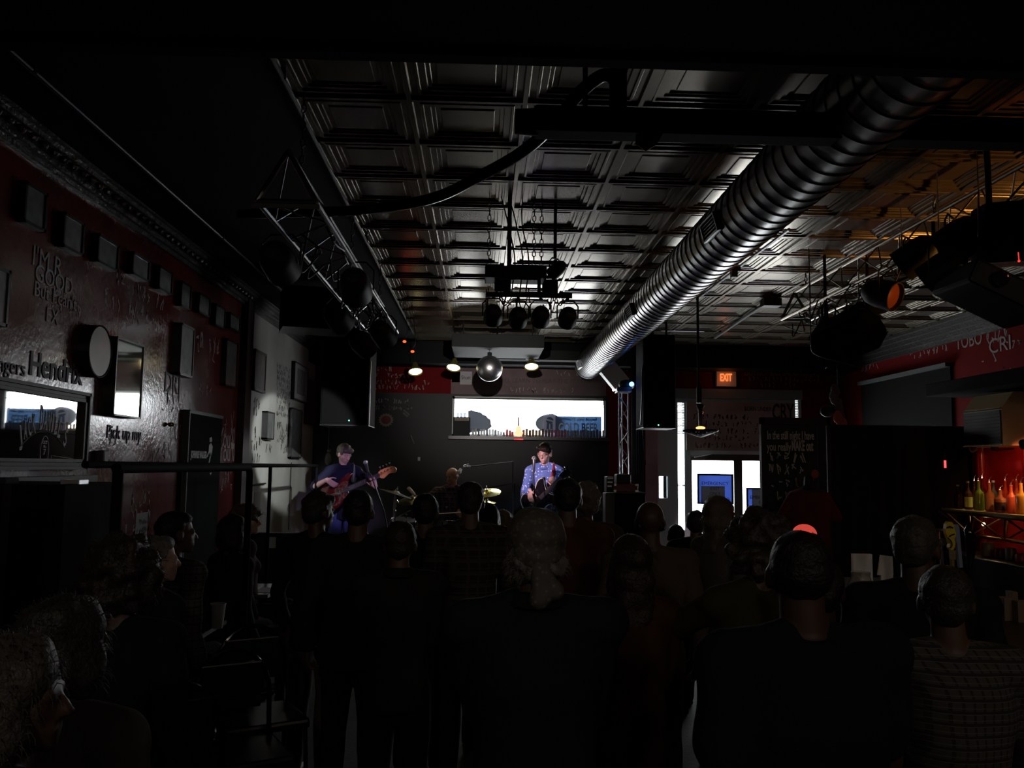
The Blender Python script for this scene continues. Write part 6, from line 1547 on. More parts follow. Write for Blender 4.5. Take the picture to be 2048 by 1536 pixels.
    tag(o, label, cat, group)
    def child(nm, me_, m):
        me_.materials.clear(); me_.materials.append(m); me_.name = nm
        c = bpy.data.objects.new(nm, me_); COL.objects.link(c); c.parent = o; return c
    # shirt --------------------------------------------------------
    g = 0.011
    b = MB(); torso(b, g)
    e = ln
    low = 0.47 if sit is None else 0.515
    e3 = ln
    b.rings([[S(0, -0.002, z_)+e3 @ Vector((math.cos(2*PI*j/28)*(0.088*k*B+g*q_), math.sin(2*PI*j/28)*(0.064*k*B+g*q_), 0)) for j in range(28)] for z_, q_ in ((low-0.012, 1.3), (low+0.02, 1.5), (low+0.07, 1.2))])
    for s in (-1, 1): arm(b, s, g, {'long': 0.97, 'short': 0.36, 'elbow': 0.6}[sleeve])
    me_ = fuse(b, voxel*1.15, 7, (0.014, 8.0))
    child('shirt', me_, smat or mat('cloth %s' % (shirt,), shirt, 0.85, spec=0.15, bump=0.3, bscale=60))
    if collar:
        b = MB(); c0 = S(0, -0.006, 0.838); rr = []
        for dz_, r_ in ((-0.012, 0.047), (0.012, 0.037), (0.016, 0.041), (-0.008, 0.052)):
            rr.append([c0+ln @ Vector((math.cos(2*PI*j/24)*r_*k, math.sin(2*PI*j/24)*r_*k, dz_*k+(0.012*k if math.sin(2*PI*j/24) < 0 else -0.004*k))) for j in range(24)])
        b.rings(rr, cap=False, closed=True)
        m_ = bpy.data.meshes.new('collar'); m_.from_pydata(b.v, [], b.f); m_.polygons.foreach_set('use_smooth', [True]*len(m_.polygons)); child('collar', m_, smat or mat('cloth %s' % (shirt,), shirt, 0.85, spec=0.15, bump=0.3, bscale=60))
    # trousers -----------------------------------------------------
    b = MB(); g = 0.009
    b.ball(hip0+V(0, -0.002, 0.018), (0.086*k*B+g, 0.062*k*B+g, 0.058*k), ln)
    for s in (-1, 1):
        b.caps(hp[s], kn[s], 0.050*k*(0.6+0.4*B)+g, 0.036*k+g); b.caps(kn[s]+V(0, -0.004, 0), kn[s].lerp(an[s], 0.35)+V(0, -0.010, 0), 0.036*k+g, 0.034*k+g); b.caps(kn[s].lerp(an[s], 0.35)+V(0, -0.010, 0), an[s], 0.034*k+g, 0.028*k+g)
    child('trousers', fuse(b, voxel*1.3, 3, (0.008, 7.0)), mat('trousers %s' % (pants,), pants, 0.85, spec=0.15, bump=0.2, bscale=60))
    for s in (-1, 1):
        b = MB(); a_ = an[s]
        b.caps(a_+V(0, -0.014, -0.026), a_+V(s*0.012, 0.092, -0.031), 0.023*k, 0.019*k); b.caps(a_+V(0, -0.01, -0.01), a_+V(0, 0.03, -0.02), 0.022*k, 0.02*k)
        lo = min(v[2] for v in b.v); 
        b.v = [(v[0], v[1], max(v[2], lo+0.012*k)) for v in b.v]
        dzf = -(lo+0.012*k) if sit is None and not feet else 0
        b.v = [(v[0], v[1], v[2]+min(0, dzf) if dzf < 0 else v[2]) for v in b.v]
        child('shoe', fuse(b, 0.009, 2), mat('dark shoe', (0.012, 0.011, 0.010), 0.4))
    # hair -----------------------------------------------------------
    hm = hairmat(hcol); rn_ = random.Random(int(abs(x)*1000+y*77)); m3 = HM.to_3x3()
    def P(a, b_, c): return HM @ (Vector((a, b_, c))*H)
    b = MB()
    def E(c, r, n_=14): b.ball(P(*c), tuple(q*H for q in r), m3, 18, n_)
    disp = (0.012, 22.0); L = 0.03; vox = 0.008
    if hair == 'short':
        E((0, -0.016, 0.018), (0.0485, 0.055, 0.051)); E((0, -0.032, -0.006), (0.040, 0.036, 0.040)); E((0, 0.010, 0.043), (0.036, 0.036, 0.021)); disp = (0.006, 30); L = 0.015
    elif hair == 'fringe':
        E((0, -0.014, 0.020), (0.051, 0.058, 0.054)); E((0, -0.030, -0.006), (0.044, 0.038, 0.042)); E((-0.012, 0.034, 0.036), (0.034, 0.020, 0.021)); E((0.016, 0.030, 0.038), (0.026, 0.020, 0.020)); disp = (0.008, 28); L = 0.02
    elif hair == 'thin':
        E((0, -0.022, 0.004), (0.0475, 0.046, 0.046)); E((0, -0.02, 0.02), (0.045, 0.048, 0.044)); disp = (0.004, 30); L = 0.012; strands = strands//2
    elif hair == 'bald':
        for s in (-1, 1): E((s*0.034, -0.022, -0.012), (0.013, 0.026, 0.018))
        disp = (0.002, 30); L = 0.006; strands = 60
    elif hair == 'bob':
        E((0, -0.014, 0.018), (0.057, 0.062, 0.055)); E((0, -0.026, -0.030), (0.060, 0.050, 0.050))
        for s in (-1, 1): E((s*0.040, 0.0, -0.030), (0.022, 0.032, 0.048))
        disp = (0.014, 16); L = 0.05
    elif hair == 'curly':
        E((0, -0.014, 0.022), (0.064, 0.068, 0.058)); E((0, -0.026, -0.022), (0.062, 0.052, 0.052))
        for s in (-1, 1): E((s*0.044, -0.006, -0.020), (0.026, 0.034, 0.044))
        disp = (0.035, 24); L = 0.06; strands = int(strands*2)
    elif hair == 'fluffy':
        E((0, -0.012, 0.024), (0.056, 0.062, 0.056)); E((0, -0.026, -0.010), (0.050, 0.046, 0.048)); disp = (0.028, 20); L = 0.045; strands = int(strands*1.5)
    elif hair == 'long':
        E((0, -0.014, 0.018), (0.054, 0.062, 0.055)); E((0, -0.030, -0.030), (0.054, 0.046, 0.050)); E((0, -0.036, -0.080), (0.056*tail, 0.034, 0.060)); E((0, -0.044, -0.130), (0.050*tail, 0.026, 0.060))
        for s in (-1, 1): E((s*0.042, -0.002, -0.040), (0.018, 0.026, 0.060))
        disp = (0.014, 14); L = 0.07
    elif hair == 'cap':
        E((0, -0.020, 0.0), (0.048, 0.048, 0.040)); disp = (0.005, 30); L = 0.02
    if hair in ('cap', 'bandana'): 
        if hair == 'bandana':
            E((0, -0.026, -0.022), (0.052, 0.040, 0.036)); disp = (0.02, 26); L = 0.045; strands = int(strands*1.4)
    hme = fuse(b, vox, 2, disp)
    # loose strands added to the hair mesh
    vv = [v.co.copy() for v in hme.vertices]; nn = [v.normal.copy() for v in hme.vertices]
    sv, sf = [], []
    for _ in range(strands):
        i = rn_.randrange(len(vv)); p = vv[i]; n_ = nn[i]
        if n_.z < -0.5: continue
        rd = Vector((rn_.uniform(-1, 1), rn_.uniform(-1, 1), rn_.uniform(-1, 1)))
        cr = 1.3 if hair == 'curly' else 0.5
        d1 = (n_*0.75+rd*0.45*cr+Vector((0, 0, -0.15))).normalized(); d2 = (n_*0.25+rd*0.4*cr+Vector((0, 0, -0.8))).normalized()
        l = L*0.6*rn_.uniform(0.4, 1.1); ps = [p-n_*0.003, p+d1*l*0.4, p+d1*l*0.55+d2*l*0.35, p+d1*l*0.5+d2*l*0.8]
        base = len(sv)
        for j, q in enumerate(ps):
            u_, w_ = ortho(d1); r_ = 0.0011*(1-0.25*j)
            for t in range(3): sv.append(q+(u_*math.cos(t*2.094)+w_*math.sin(t*2.094))*r_)
        for j in range(3):
            for t in range(3): sf.append((base+j*3+t, base+j*3+(t+1) % 3, base+j*3+3+(t+1) % 3, base+j*3+3+t))
    nme = bpy.data.meshes.new('hair'); n0 = len(vv)
    nme.from_pydata([tuple(q) for q in vv]+[tuple(q) for q in sv], [], [tuple(p_.vertices) for p_ in hme.polygons]+[tuple(i+n0 for i in f) for f in sf])
    nme.polygons.foreach_set('use_smooth', [True]*len(nme.polygons)); bpy.data.meshes.remove(hme)
    child('hair', nme, hm)
    o_info = dict(HM=HM, T=T, sh=sh, wr=wr, el=el, obj=o, P=lambda a, b_, c: T @ P(a, b_, c), S=lambda a, b_, c: T @ S(a, b_, c), child=child, Pl=P, H=H, m3=m3)
    if hair == 'bandana':
        b = MB(); b.ball(P(0, -0.010, 0.022), (0.053*H, 0.062*H, 0.050*H), m3, 24, 16); b.ball(P(0, -0.036, -0.004), (0.044*H, 0.036*H, 0.034*H), m3, 18, 10); b.caps(P(0, -0.062, -0.030), P(0.004, -0.070, -0.075), 0.012*H, 0.018*H); b.caps(P(0.012, -0.062, -0.028), P(0.030, -0.070, -0.065), 0.010*H, 0.014*H)
        child('bandana', fuse(b, 0.008, 2, (0.006, 30)), dots_mat('patterned bandana', (0.08, 0.073, 0.064), (0.15, 0.14, 0.125), 62, 0.34))
    if hair == 'cap':
        b = MB(); b.ball(P(0, -0.010, 0.022), (0.052*H, 0.061*H, 0.045*H), m3, 24, 16); b.caps(P(-0.03, 0.045, 0.018), P(0.03, 0.045, 0.018), 0.008*H); b.ball(P(0, 0.062, 0.014), (0.040*H, 0.036*H, 0.006*H), m3, 18, 8)
        child('cap', fuse(b, 0.008, 2), mat('dark cap', (0.02, 0.02, 0.022), 0.8))
    if eyes:
        for s in (-1, 1):
            b = MB(); b.ball(P(s*0.0175, 0.0460, -0.0045), (0.0058*H, 0.0045*H, 0.0036*H), m3, 12, 8); m_ = bpy.data.meshes.new('eye'); m_.from_pydata(b.v, [], b.f); child('eye', m_, mat('eye white', (0.6, 0.58, 0.55), 0.2))
            b = MB(); b.ball(P(s*0.0175, 0.0500, -0.0050), (0.0026*H, 0.0012*H, 0.0026*H), m3, 10, 6); m_ = bpy.data.meshes.new('iris'); m_.from_pydata(b.v, [], b.f); child('iris', m_, mat('iris', (0.05, 0.035, 0.02), 0.2))
            b = MB(); b.caps(P(s*0.010, 0.0500, 0.0105), P(s*0.027, 0.0455, 0.0105), 0.0022*H); m_ = bpy.data.meshes.new('eyebrow'); m_.from_pydata(b.v, [], b.f); child('eyebrow', m_, hm)
    return o_info

def stool(label, x, y, floor, h):
    t_ = thing('bar_stool', label, 'stool', (x, y, floor), 0, 'stools under seated listeners')
    b = MB(); b.lathe((x, y, floor), [(h-0.06, 0.15), (h-0.05, 0.17), (h-0.015, 0.17), (h, 0.15)], (0,0,1), 24); b.build('seat', mat('dark vinyl', (0.012,0.012,0.014), 0.3), t_, smooth=True)
    for k in range(4):
        a = PI/4+k*PI/2; b = MB(); b.tube([(x+0.11*math.cos(a), y+0.11*math.sin(a), floor+h-0.05), (x+0.19*math.cos(a), y+0.19*math.sin(a), floor)], 0.011, 8); b.build('leg', DSTEEL, t_, smooth=True)
    b = MB(); b.tube([(x+0.165*math.cos(a), y+0.165*math.sin(a), floor+0.2) for a in [i*PI/10 for i in range(20)]], 0.007, 6, closed=True); b.build('foot_ring', DSTEEL, t_, smooth=True)
    return t_

def crowd(label, px, py, Y, hair='short', floor=0.0, Hmax=None, seat=False, dy=0.0, **kw):
    """head-top pixel and distance give place and height"""
    p = at(px, py, Y); top = p.z-floor-0.008
    if seat:
        H = Hmax or 1.68; hip = top-0.52*H+0.05
        hip = top-(0.985-0.50)*H
        person(label, p.x, Y, floor, H, hair=hair, sit=hip, **kw)
        stool('dark stool under the '+label.split(' with ')[0].replace('person', 'listener')+' on the platform' if len(label.split()) < 9 else 'dark stool carrying the '+' '.join(label.split(' ')[1:8]), p.x, Y, floor, hip-0.06)
    else:
        H = top/(0.985 if hair not in ('curly', 'fluffy', 'bandana') else 1.0)
        person(label, p.x, Y, floor, H, hair=hair, **kw)

BR = (0.025, 0.016, 0.011); DK = (0.012, 0.010, 0.009); GR = (0.16, 0.15, 0.14); BL = (0.20, 0.14, 0.08)
HOLD = {1: ((0.05, 0.15, 0.66), (0.6, -0.3, -1)), -1: ((-0.13, 0.03, 0.505), (-0.35, -1, 0))}
FOLD = {1: ((-0.05, 0.10, 0.665), (1, -0.2, -0.6)), -1: ((0.05, 0.115, 0.64), (-1, -0.2, -0.6))}
# standing on the floor, nearest first
crowd('person in patterned bandana and dark jacket seen from behind, centre front', 1073, 1013, 2.55, 'bandana', build=1.22, hcol=GR, shirt=(0.014, 0.016, 0.020), collar=True, pants=(0.02, 0.02, 0.025), arms=FOLD, strands=500)
crowd('broad person in navy T-shirt seen from behind right of the bandana', 1603, 1068, 2.2, 'thin', build=1.42, hcol=DK, shirt=(0.010, 0.013, 0.022), sleeve='short', skin='d', arms=HOLD, face=0.12, turn=-0.25)
crowd('person with fair shoulder-length hair turned right, bottom left corner', 12, 1290, 1.55, 'bob', build=1.0, hcol=(0.07, 0.06, 0.05), shirt=(0.03, 0.03, 0.03), face=-0.5, turn=-0.9, female=True, strands=700)
crowd('person with dark bobbed hair and pale grey collar jacket, lower left', 128, 1206, 1.95, 'bob', build=1.1, hcol=(0.03, 0.028, 0.024), shirt=(0.09, 0.085, 0.08), collar=True, face=-0.25, turn=-0.3, female=True, strands=700)
crowd('person with big curly hair and black jacket behind the bobbed hair', 246, 1078, 2.75, 'curly', build=1.1, hcol=(0.035, 0.028, 0.022), shirt=(0.010, 0.011, 0.012), face=-0.2, female=True, strands=600)
crowd('person with long straight brown hair and rust top, between bandana and broad man', 1263, 1082, 3.35, 'long', build=0.95, hcol=BR, shirt=(0.06, 0.022, 0.012), face=0.1, female=True, strands=500, arms=FOLD, tail=0.9)
crowd('person with big frizzy dark hair left of the broad man', 1515, 1026, 3.2, 'curly', build=1.0, hcol=(0.05, 0.04, 0.03), shirt=(0.05, 0.042, 0.012), face=0.15, turn=0.3, female=True, strands=700, arms={-1: ((-0.02, 0.17, 0.80), (-1, 0.2, -0.7)), 1: ((0.13, 0.03, 0.505), (0.35, -1, 0))})
crowd('person in orange shirt mostly hidden behind the broad man', 1640, 1126, 2.85, 'short', build=1.05, hcol=DK, shirt=(0.22, 0.07, 0.012), face=-0.3, skin='d')
crowd('person in dark jacket by the bar in front of the beer taps', 1832, 1040, 3.15, 'short', build=1.25, hcol=(0.05, 0.045, 0.04), shirt=(0.010, 0.010, 0.010), face=-0.5, turn=-0.3, skin='d')
crowd('person in grey checked shirt at the bar, lower right', 1893, 1140, 2.55, 'short', build=1.15, hcol=(0.03, 0.026, 0.022), face=-0.15, turn=-0.2, smat=plaid_mat('grey check', (0.07, 0.065, 0.055), (0.03, 0.03, 0.028), (0.12, 0.11, 0.10), 30), arms=HOLD)
crowd('person with short hair and dark jacket, third row left of centre', 801, 1048, 4.1, 'short', build=1.0, hcol=BR, shirt=(0.018, 0.017, 0.015), collar=True, female=False, pants=(0.01, 0.01, 0.012), arms=FOLD)
crowd('person with ear-length dark hair before the drum kit, dark coat', 717, 986, 4.7, 'short', build=1.2, hcol=DK, shirt=(0.018, 0.016, 0.014), pants=(0.010, 0.010, 0.012), tail=1)
crowd('bald person in tan work jacket right of centre', 1300, 1007, 4.55, 'bald', build=1.15, hcol=DK, shirt=(0.085, 0.062, 0.045), skin='d', face=-0.15)
crowd('person with grey-tinged hair in black top and khaki trousers, left of centre', 637, 990, 5.25, 'fringe', build=1.0, hcol=(0.035, 0.03, 0.024), shirt=(0.008, 0.009, 0.010), pants=(0.115, 0.095, 0.075), face=-0.35, turn=-0.35)
crowd('person in rust brown shirt seen from behind in front of the guitarist', 1135, 962, 5.1, 'short', build=1.15, hcol=DK, shirt=(0.085, 0.032, 0.020), face=0.0)
crowd('person in dark plaid shirt seen from behind below the right cymbal', 941, 969, 5.2, 'short', build=1.1, hcol=BR, smat=plaid_mat('dark plaid', (0.022, 0.020, 0.018), (0.055, 0.045, 0.035), (0.08, 0.05, 0.04), 14), face=0.05)
crowd('person with round dark hair in black between the drummer and the plaid shirt', 851, 992, 5.35, 'short', build=0.95, hcol=DK, shirt=(0.008, 0.008, 0.008))
crowd('person with long dark hair right of the plaid shirt', 976, 1014, 5.8, 'long', build=0.9, hcol=BR, shirt=(0.012, 0.012, 0.012), female=True, tail=0.8)
crowd('person with chin-length light brown hair just left of the bandana', 1003, 1024, 6.2, 'bob', build=0.9, hcol=(0.10, 0.07, 0.045), shirt=(0.02, 0.02, 0.02), female=True)
crowd('person with fluffy grey hair beside the rust brown shirt', 1170, 966, 5.75, 'fluffy', build=1.05, hcol=(0.14, 0.12, 0.10), shirt=(0.05, 0.03, 0.022))
crowd('person with wavy hair in beige top turned right near the exit doors', 1437, 999, 5.45, 'long', build=0.95, hcol=(0.10, 0.075, 0.05), shirt=(0.10, 0.085, 0.075), face=-1.0, turn=-0.3, female=True, strands=600, tail=0.9)
crowd('person in black with dark hair behind the wavy-haired woman', 1392, 1024, 6.6, 'short', build=1.1, hcol=DK, shirt=(0.008, 0.008, 0.010), face=-0.4)
crowd('short person in dark clothes between bald man and exit doors', 1352, 1052, 6.9, 'short', build=0.9, hcol=DK, shirt=(0.01, 0.01, 0.01))
# the red light on the cap is put in as material glow
p = at(1609, 1050, 5.6); redc = person('person wearing a bright red-lit cap beyond the broad man', p.x, 5.6, 0, (p.z)/0.995, hair='cap', hcol=DK, shirt=(0.01, 0.01, 0.01), build=1.0)
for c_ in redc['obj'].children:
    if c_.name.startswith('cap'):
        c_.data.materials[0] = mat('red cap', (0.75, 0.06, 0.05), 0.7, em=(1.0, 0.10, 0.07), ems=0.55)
# seated on the side platform
crowd('person with short grey hair seated at near platform table', 310, 1078, 4.15, 'short', floor=PLZ, seat=True, Hmax=1.66, hcol=GR, shirt=(0.02, 0.02, 0.02), face=-0.7, turn=-0.3, skin='p')
crowd('person in checked shirt seated by the red wall beyond the grey hair', 350, 1029, 4.75, 'short', floor=PLZ, seat=True, Hmax=1.72, hcol=DK, smat=plaid_mat('pale check', (0.075, 0.07, 0.062), (0.03, 0.03, 0.03), (0.12, 0.11, 0.10), 24), face=-0.6, turn=-0.4, collar=True)
crowd('person with smooth dark hair and dark coat seated before the frizzy hair', 466, 1037, 5.9, 'bob', floor=PLZ, seat=True, Hmax=1.66, hcol=BR, shirt=(0.02, 0.018, 0.016), face=-0.7, turn=-0.3, female=True)
crowd('person with frizzy light hair in profile against the pale graffiti wall', 491, 1015, 6.55, 'curly', floor=PLZ, seat=True, Hmax=1.62, hcol=(0.10, 0.07, 0.05), shirt=(0.07, 0.06, 0.055), face=-1.1, turn=-0.5, female=True, skin='p')
# lit phone in the crowd
q = [at(1739, 1357, 2.35), at(1754, 1364, 2.35), at(1745, 1371, 2.35)]
p = at(1741, 1362, 2.38)
t_ = thing('lit_phone', 'lit phone screen glimpsed as a white triangle beside broad man', 'phone', p)
m = Matrix.Translation(p) @ Matrix.Rotation(0.5, 4, 'Y') @ Matrix.Rotation(0.3, 4, 'X')
b = MB(); b.prism(q, (0, 0.001, 0)); b.build('lit_screen', mat('phone glow', (0.9, 0.9, 0.95), 0.3, em=(0.95, 0.97, 1.0), ems=1.5), t_)
b = MB(m); b.bbox((-0.012, 0.004, -0.018), (0.03, 0.012, 0.02), 0.003); b.build('phone_case', BLK, t_)
# ------------------------------------------------------------ the band
STG = STZ
def guitar_frame(pb, ph, up_hint=(0, 0, 1), face=(0, -1, 0)):
    """origin at the body centre, x along the neck, z out of the top, y across"""
    X = (Vector(ph)-Vector(pb)).normalized(); Z = Vector(face); Z = (Z-X*Z.dot(X)).normalized(); Y = Z.cross(X)
    return Matrix(((X.x, Y.x, Z.x, pb[0]), (X.y, Y.y, Z.y, pb[1]), (X.z, Y.z, Z.z, pb[2]), (0, 0, 0, 1)))
def solid(outl, thick, z0, M, n=6, smooth=True):
    pts = spline(outl+[outl[0]], n)[:-1]
    b = MB(M); cx = sum(p.x for p in pts)/len(pts); cy_ = sum(p.y for p in pts)/len(pts); rr = []
    for dz, s in ((0.0, 0.965), (thick*0.12, 1.0), (thick*0.88, 1.0), (thick, 0.965)):
        rr.append([Vector((cx+(p.x-cx)*s, cy_+(p.y-cy_)*s, z0+dz)) for p in pts])
    b.rings(rr); return b
# --- bass player
bx = at(694, 893, 11.0); H1 = (bx.z-STG)/0.985
pb = at(678, 986, 10.70); phd = at(789, 938, 10.55)
GM = guitar_frame(pb, phd, face=(0.25, -1, 0.25))
Xg = GM.to_3x3() @ Vector((1, 0, 0)); Yg = GM.to_3x3() @ Vector((0, 1, 0)); Zg = GM.to_3x3() @ Vector((0, 0, 1))
lh = at(751, 962, 10.56); rh = at(660, 968, 10.62)
RW = rh+Vector((-0.05, 0.05, 0.05)); LW = lh+Vector((0.0, 0.03, -0.075))
NAVY = (0.012, 0.013, 0.03)
f1 = math.radians(180-(-14))
bp = person('bass player with greying hair and navy shirt looking down at his bass', bx.x-0.03, 11.0, STG, H1, face=math.radians(196), build=0.88, hair='fringe', hcol=(0.09, 0.075, 0.06), shirt=NAVY, sleeve='elbow', pants=(0.06, 0.08, 0.22), skin='p',
            turn=0.55, nod=0.42, voxel=0.0062, cat='person', group=None, collar=True, eyes=True,
            arms={1: (RW, (0.8, -0.8, -0.6), 'w'), -1: (LW, (-0.8, -0.1, -1), 'w')},
            hands={1: (Xg*0.7-Yg*0.75-Vector((0,0,0.15)), Xg*0.5+Yg, Zg, 0.55), -1: (Yg*0.9+Vector((0, -0.1, 0.2)), -Xg, -Zg*0.6+Xg*0.1+Vector((0.5,0,0)), 1.0)})
g = thing('bass_guitar', 'dark red bass guitar with orange-lit headstock', 'bass guitar', pb)
body = [Vector(q) for q in ((0.12, 0.03, 0), (0.17, 0.10, 0), (0.235, 0.155, 0), (0.20, 0.185, 0), (0.10, 0.155, 0), (0.0, 0.125, 0), (-0.10, 0.165, 0), (-0.21, 0.13, 0), (-0.25, 0.02, 0), (-0.20, -0.13, 0), (-0.09, -0.165, 0), (0.02, -0.12, 0), (0.10, -0.145, 0), (0.155, -0.165, 0), (0.165, -0.12, 0), (0.115, -0.05, 0))]
solid(body, 0.042, -0.042, GM).build('body', mat('dark red lacquer', (0.10, 0.008, 0.008), 0.18, coat=0.6), g, smooth=True, sharp=50)
pg = [Vector(q) for q in ((0.12, 0.02, 0), (0.16, 0.08, 0), (0.10, 0.11, 0), (0.0, 0.08, 0), (-0.05, 0.04, 0), (-0.03, -0.08, 0), (-0.14, -0.12, 0), (-0.05, -0.13, 0), (0.03, -0.09, 0), (0.09, -0.11, 0), (0.10, -0.04, 0))]
solid(pg, 0.003, 0.001, GM).build('pickguard', mat('tortoise pickguard', (0.07, 0.02, 0.015), 0.2, col2=(0.22, 0.10, 0.06), vscale=30), g)
Ln = (Vector(phd)-Vector(pb)).length
b = MB(GM); b.bbox((0.08, -0.030, 0.004), (Ln-0.20, 0.030, 0.022), 0.005); b.build('neck', mat('fingerboard', (0.06, 0.05, 0.055), 0.35), g)
b = MB(GM)
for i in range(18):
    x_ = 0.12+(Ln-0.34)*(1-0.944**i)/(1-0.944**18); b.box((x_, -0.028, 0.022), (x_+0.002, 0.028, 0.0235))
b.build('frets', CHROME, g)
hs = [Vector(q) for q in ((Ln-0.21, -0.03, 0), (Ln-0.17, -0.055, 0), (Ln-0.13, -0.045, 0), (Ln-0.07, -0.028, 0), (Ln-0.0, -0.045, 0), (Ln+0.025, -0.01, 0), (Ln+0.0, 0.035, 0), (Ln-0.08, 0.052, 0), (Ln-0.17, 0.052, 0), (Ln-0.21, 0.03, 0))]
solid(hs, 0.016, 0.0, GM).build('headstock', mat('amber maple', (0.85, 0.36, 0.12), 0.35, coat=0.4), g, smooth=True, sharp=50)
b = MB(GM)
for i in range(4):
    x_ = Ln-0.165+i*0.045; b.cyl((x_, 0.02, 0.016), (x_, 0.02, 0.028), 0.008, seg=10); b.tube([(x_, 0.05, 0.004), (x_, 0.085, 0.004)], 0.004, 6); b.ball((x_, 0.092, 0.004), (0.012, 0.010, 0.004), seg=8, n=6)
b.build('tuning_pegs', CHROME, g, smooth=True)
b = MB(GM)
for i in range(4):
    y_ = -0.016+i*0.0106; b.tube([(-0.16, y_, 0.022), (Ln-0.165+i*0.045, y_*0.7+0.004, 0.028)], 0.0012, 5)
b.box((-0.18, -0.04, 0.001), (-0.15, 0.04, 0.016)); b.box((-0.02, -0.045, 0.001), (0.02, 0.045, 0.012)); b.build('strings_and_bridge', CHROME, g)
def ribbon(pts, w, up, name, m, par, th=0.003):
    pts = spline(pts, 6); b = MB(); l, r_ = [], []
    for i, p in enumerate(pts):
        d = (pts[min(i+1, len(pts)-1)]-pts[max(i-1, 0)]).normalized(); s = d.cross(up(p)).normalized()*w/2; l.append(p-s); r_.append(p+s)
    n = len(pts); o = b.add(l+r_, [(i, i+1, n+i+1, n+i) for i in range(n-1)]).build(name, m, par, smooth=True)
    s_ = o.modifiers.new('s', 'SOLIDIFY'); s_.thickness = th; return o
def strap(info, GM, horn, tail_, w, m, par, sgn):
    S = info['S']; k = info['H']
    h0 = GM @ Vector(horn); t0 = GM @ Vector(tail_)
    c = S(0, 0, 0.70)
    pts = [h0, S(-sgn*0.055, 0.085, 0.74), S(-sgn*0.070, 0.062, 0.80), S(-sgn*0.072, 0.0, 0.858), S(-sgn*0.05, -0.068, 0.80), S(0.02*sgn, -0.082, 0.70), S(sgn*0.085, -0.055, 0.60), t0]
    ribbon(pts, w, lambda p: Vector((p.x-c.x, p.y-c.y, 0.3*(p.z-c.z))).normalized(), 'strap', m, par)
strap(bp, GM, (0.22, 0.16, -0.02), (-0.24, 0.03, -0.02), 0.05, mat('grey green strap', (0.14, 0.18, 0.15), 0.7), g, 1)

# --- guitarist
gx = at(1091, 891, 10.5); H2 = (gx.z-STG)/0.985
pb = at(1079, 998, 10.22); phd = at(1137, 941, 9.93)
GM = guitar_frame(pb, phd, face=(-0.15, -1, 0.10)); Ln = (Vector(phd)-Vector(pb)).length
Xg = GM.to_3x3() @ Vector((1, 0, 0)); Yg = GM.to_3x3() @ Vector((0, 1, 0)); Zg = GM.to_3x3() @ Vector((0, 0, 1))
lh = at(1109, 961, 10.02); rh = at(1064, 994, 10.2)
RW = rh+Vector((-0.03, 0.03, 0.075)); LW = lh+Vector((0.035, 0.06, -0.055))
FLOR = dots_mat('blue floral shirt', (0.09, 0.16, 0.42), (0.62, 0.68, 0.9), 30, 0.30)
gp = person('guitarist with dark hair and glasses in blue floral shirt', gx.x-0.01, 10.5, STG, H2, face=math.radians(170), build=0.80, hair='fringe', hcol=(0.03, 0.02, 0.014), smat=FLOR, shirt=(0.1,0.1,0.3), sleeve='long', pants=(0.02, 0.025, 0.05), skin='p',
            turn=-0.28, nod=0.22, voxel=0.0062, group=None, collar=True, eyes=True,
            arms={1: (RW, (0.45, -0.5, -1), 'w'), -1: (LW, (-0.6, -0.2, -1), 'w')},
            hands={1: (Vector((0.15, -0.15, -1)), Xg, Vector((-0.9, -0.3, 0)), 0.5), -1: (Yg*0.8+Vector((-0.35, -0.5, 0.25)), -Xg, Vector((0.5, -0.6, 0.2)), 1.15)})
# glasses
P_ = gp['Pl']; b = MB()
for s in (-1, 1):
    b.tube([P_(s*0.0205+0.0135*math.cos(a), 0.0560-0.006*abs(math.cos(a))*(1 if s*math.cos(a) > 0 else 0), -0.004+0.0095*math.sin(a)) for a in [i*PI/9 for i in range(18)]], 0.0016, 6, closed=True)
    b.tube([P_(s*0.034, 0.052, -0.002), P_(s*0.047, 0.010, -0.002), P_(s*0.048, -0.008, -0.006)], 0.0018, 6)
b.tube([P_(-0.007, 0.057, -0.002), P_(0.007, 0.057, -0.002)], 0.0016, 6)
m_ = bpy.data.meshes.new('glasses'); m_.from_pydata(b.v, [], b.f); gp['child']('glasses', m_, mat('dark glasses', (0.02, 0.01, 0.02), 0.3))
g = thing('electric_guitar', 'black hollow-body guitar with cream edge binding', 'guitar', pb)
half = [(0.155, 0.030), (0.185, 0.085), (0.225, 0.135), (0.20, 0.165), (0.13, 0.165), (0.04, 0.125), (-0.03, 0.125), (-0.12, 0.175), (-0.21, 0.155), (-0.255, 0.08), (-0.265, 0.0)]
out_ = [Vector((x_, y_, 0)) for x_, y_ in half]+[Vector((x_, -y_, 0)) for x_, y_ in half[-2::-1]]
solid(out_, 0.045, -0.045, GM).build('body', mat('black lacquer', (0.008, 0.007, 0.009), 0.12, coat=0.5), g, smooth=True, sharp=50)
pts = spline(out_+[out_[0]], 6)[:-1]
b = MB(GM); b.tube([Vector((p.x*0.985, p.y*0.985, 0.001)) for p in pts], 0.0042, 6, closed=True); b.tube([Vector((p.x*0.99, p.y*0.99, -0.044)) for p in pts], 0.004, 6, closed=True); b.build('binding', mat('cream binding', (0.85, 0.74, 0.52), 0.35), g)
b = MB(GM)
for s in (-1, 1): b.tube(spline([(0.07, s*0.085, 0.001), (0.05, s*0.10, 0.001), (-0.02, s*0.10, 0.001), (-0.09, s*0.115, 0.001), (-0.105, s*0.13, 0.001)], 5), 0.004, 6)
b.build('sound_holes', INK, g)
b = MB(GM); b.bbox((0.02, -0.026, 0.004), (Ln-0.13, 0.026, 0.020), 0.005); b.build('neck', mat('fingerboard', (0.06, 0.05, 0.055), 0.35), g)
b = MB(GM)
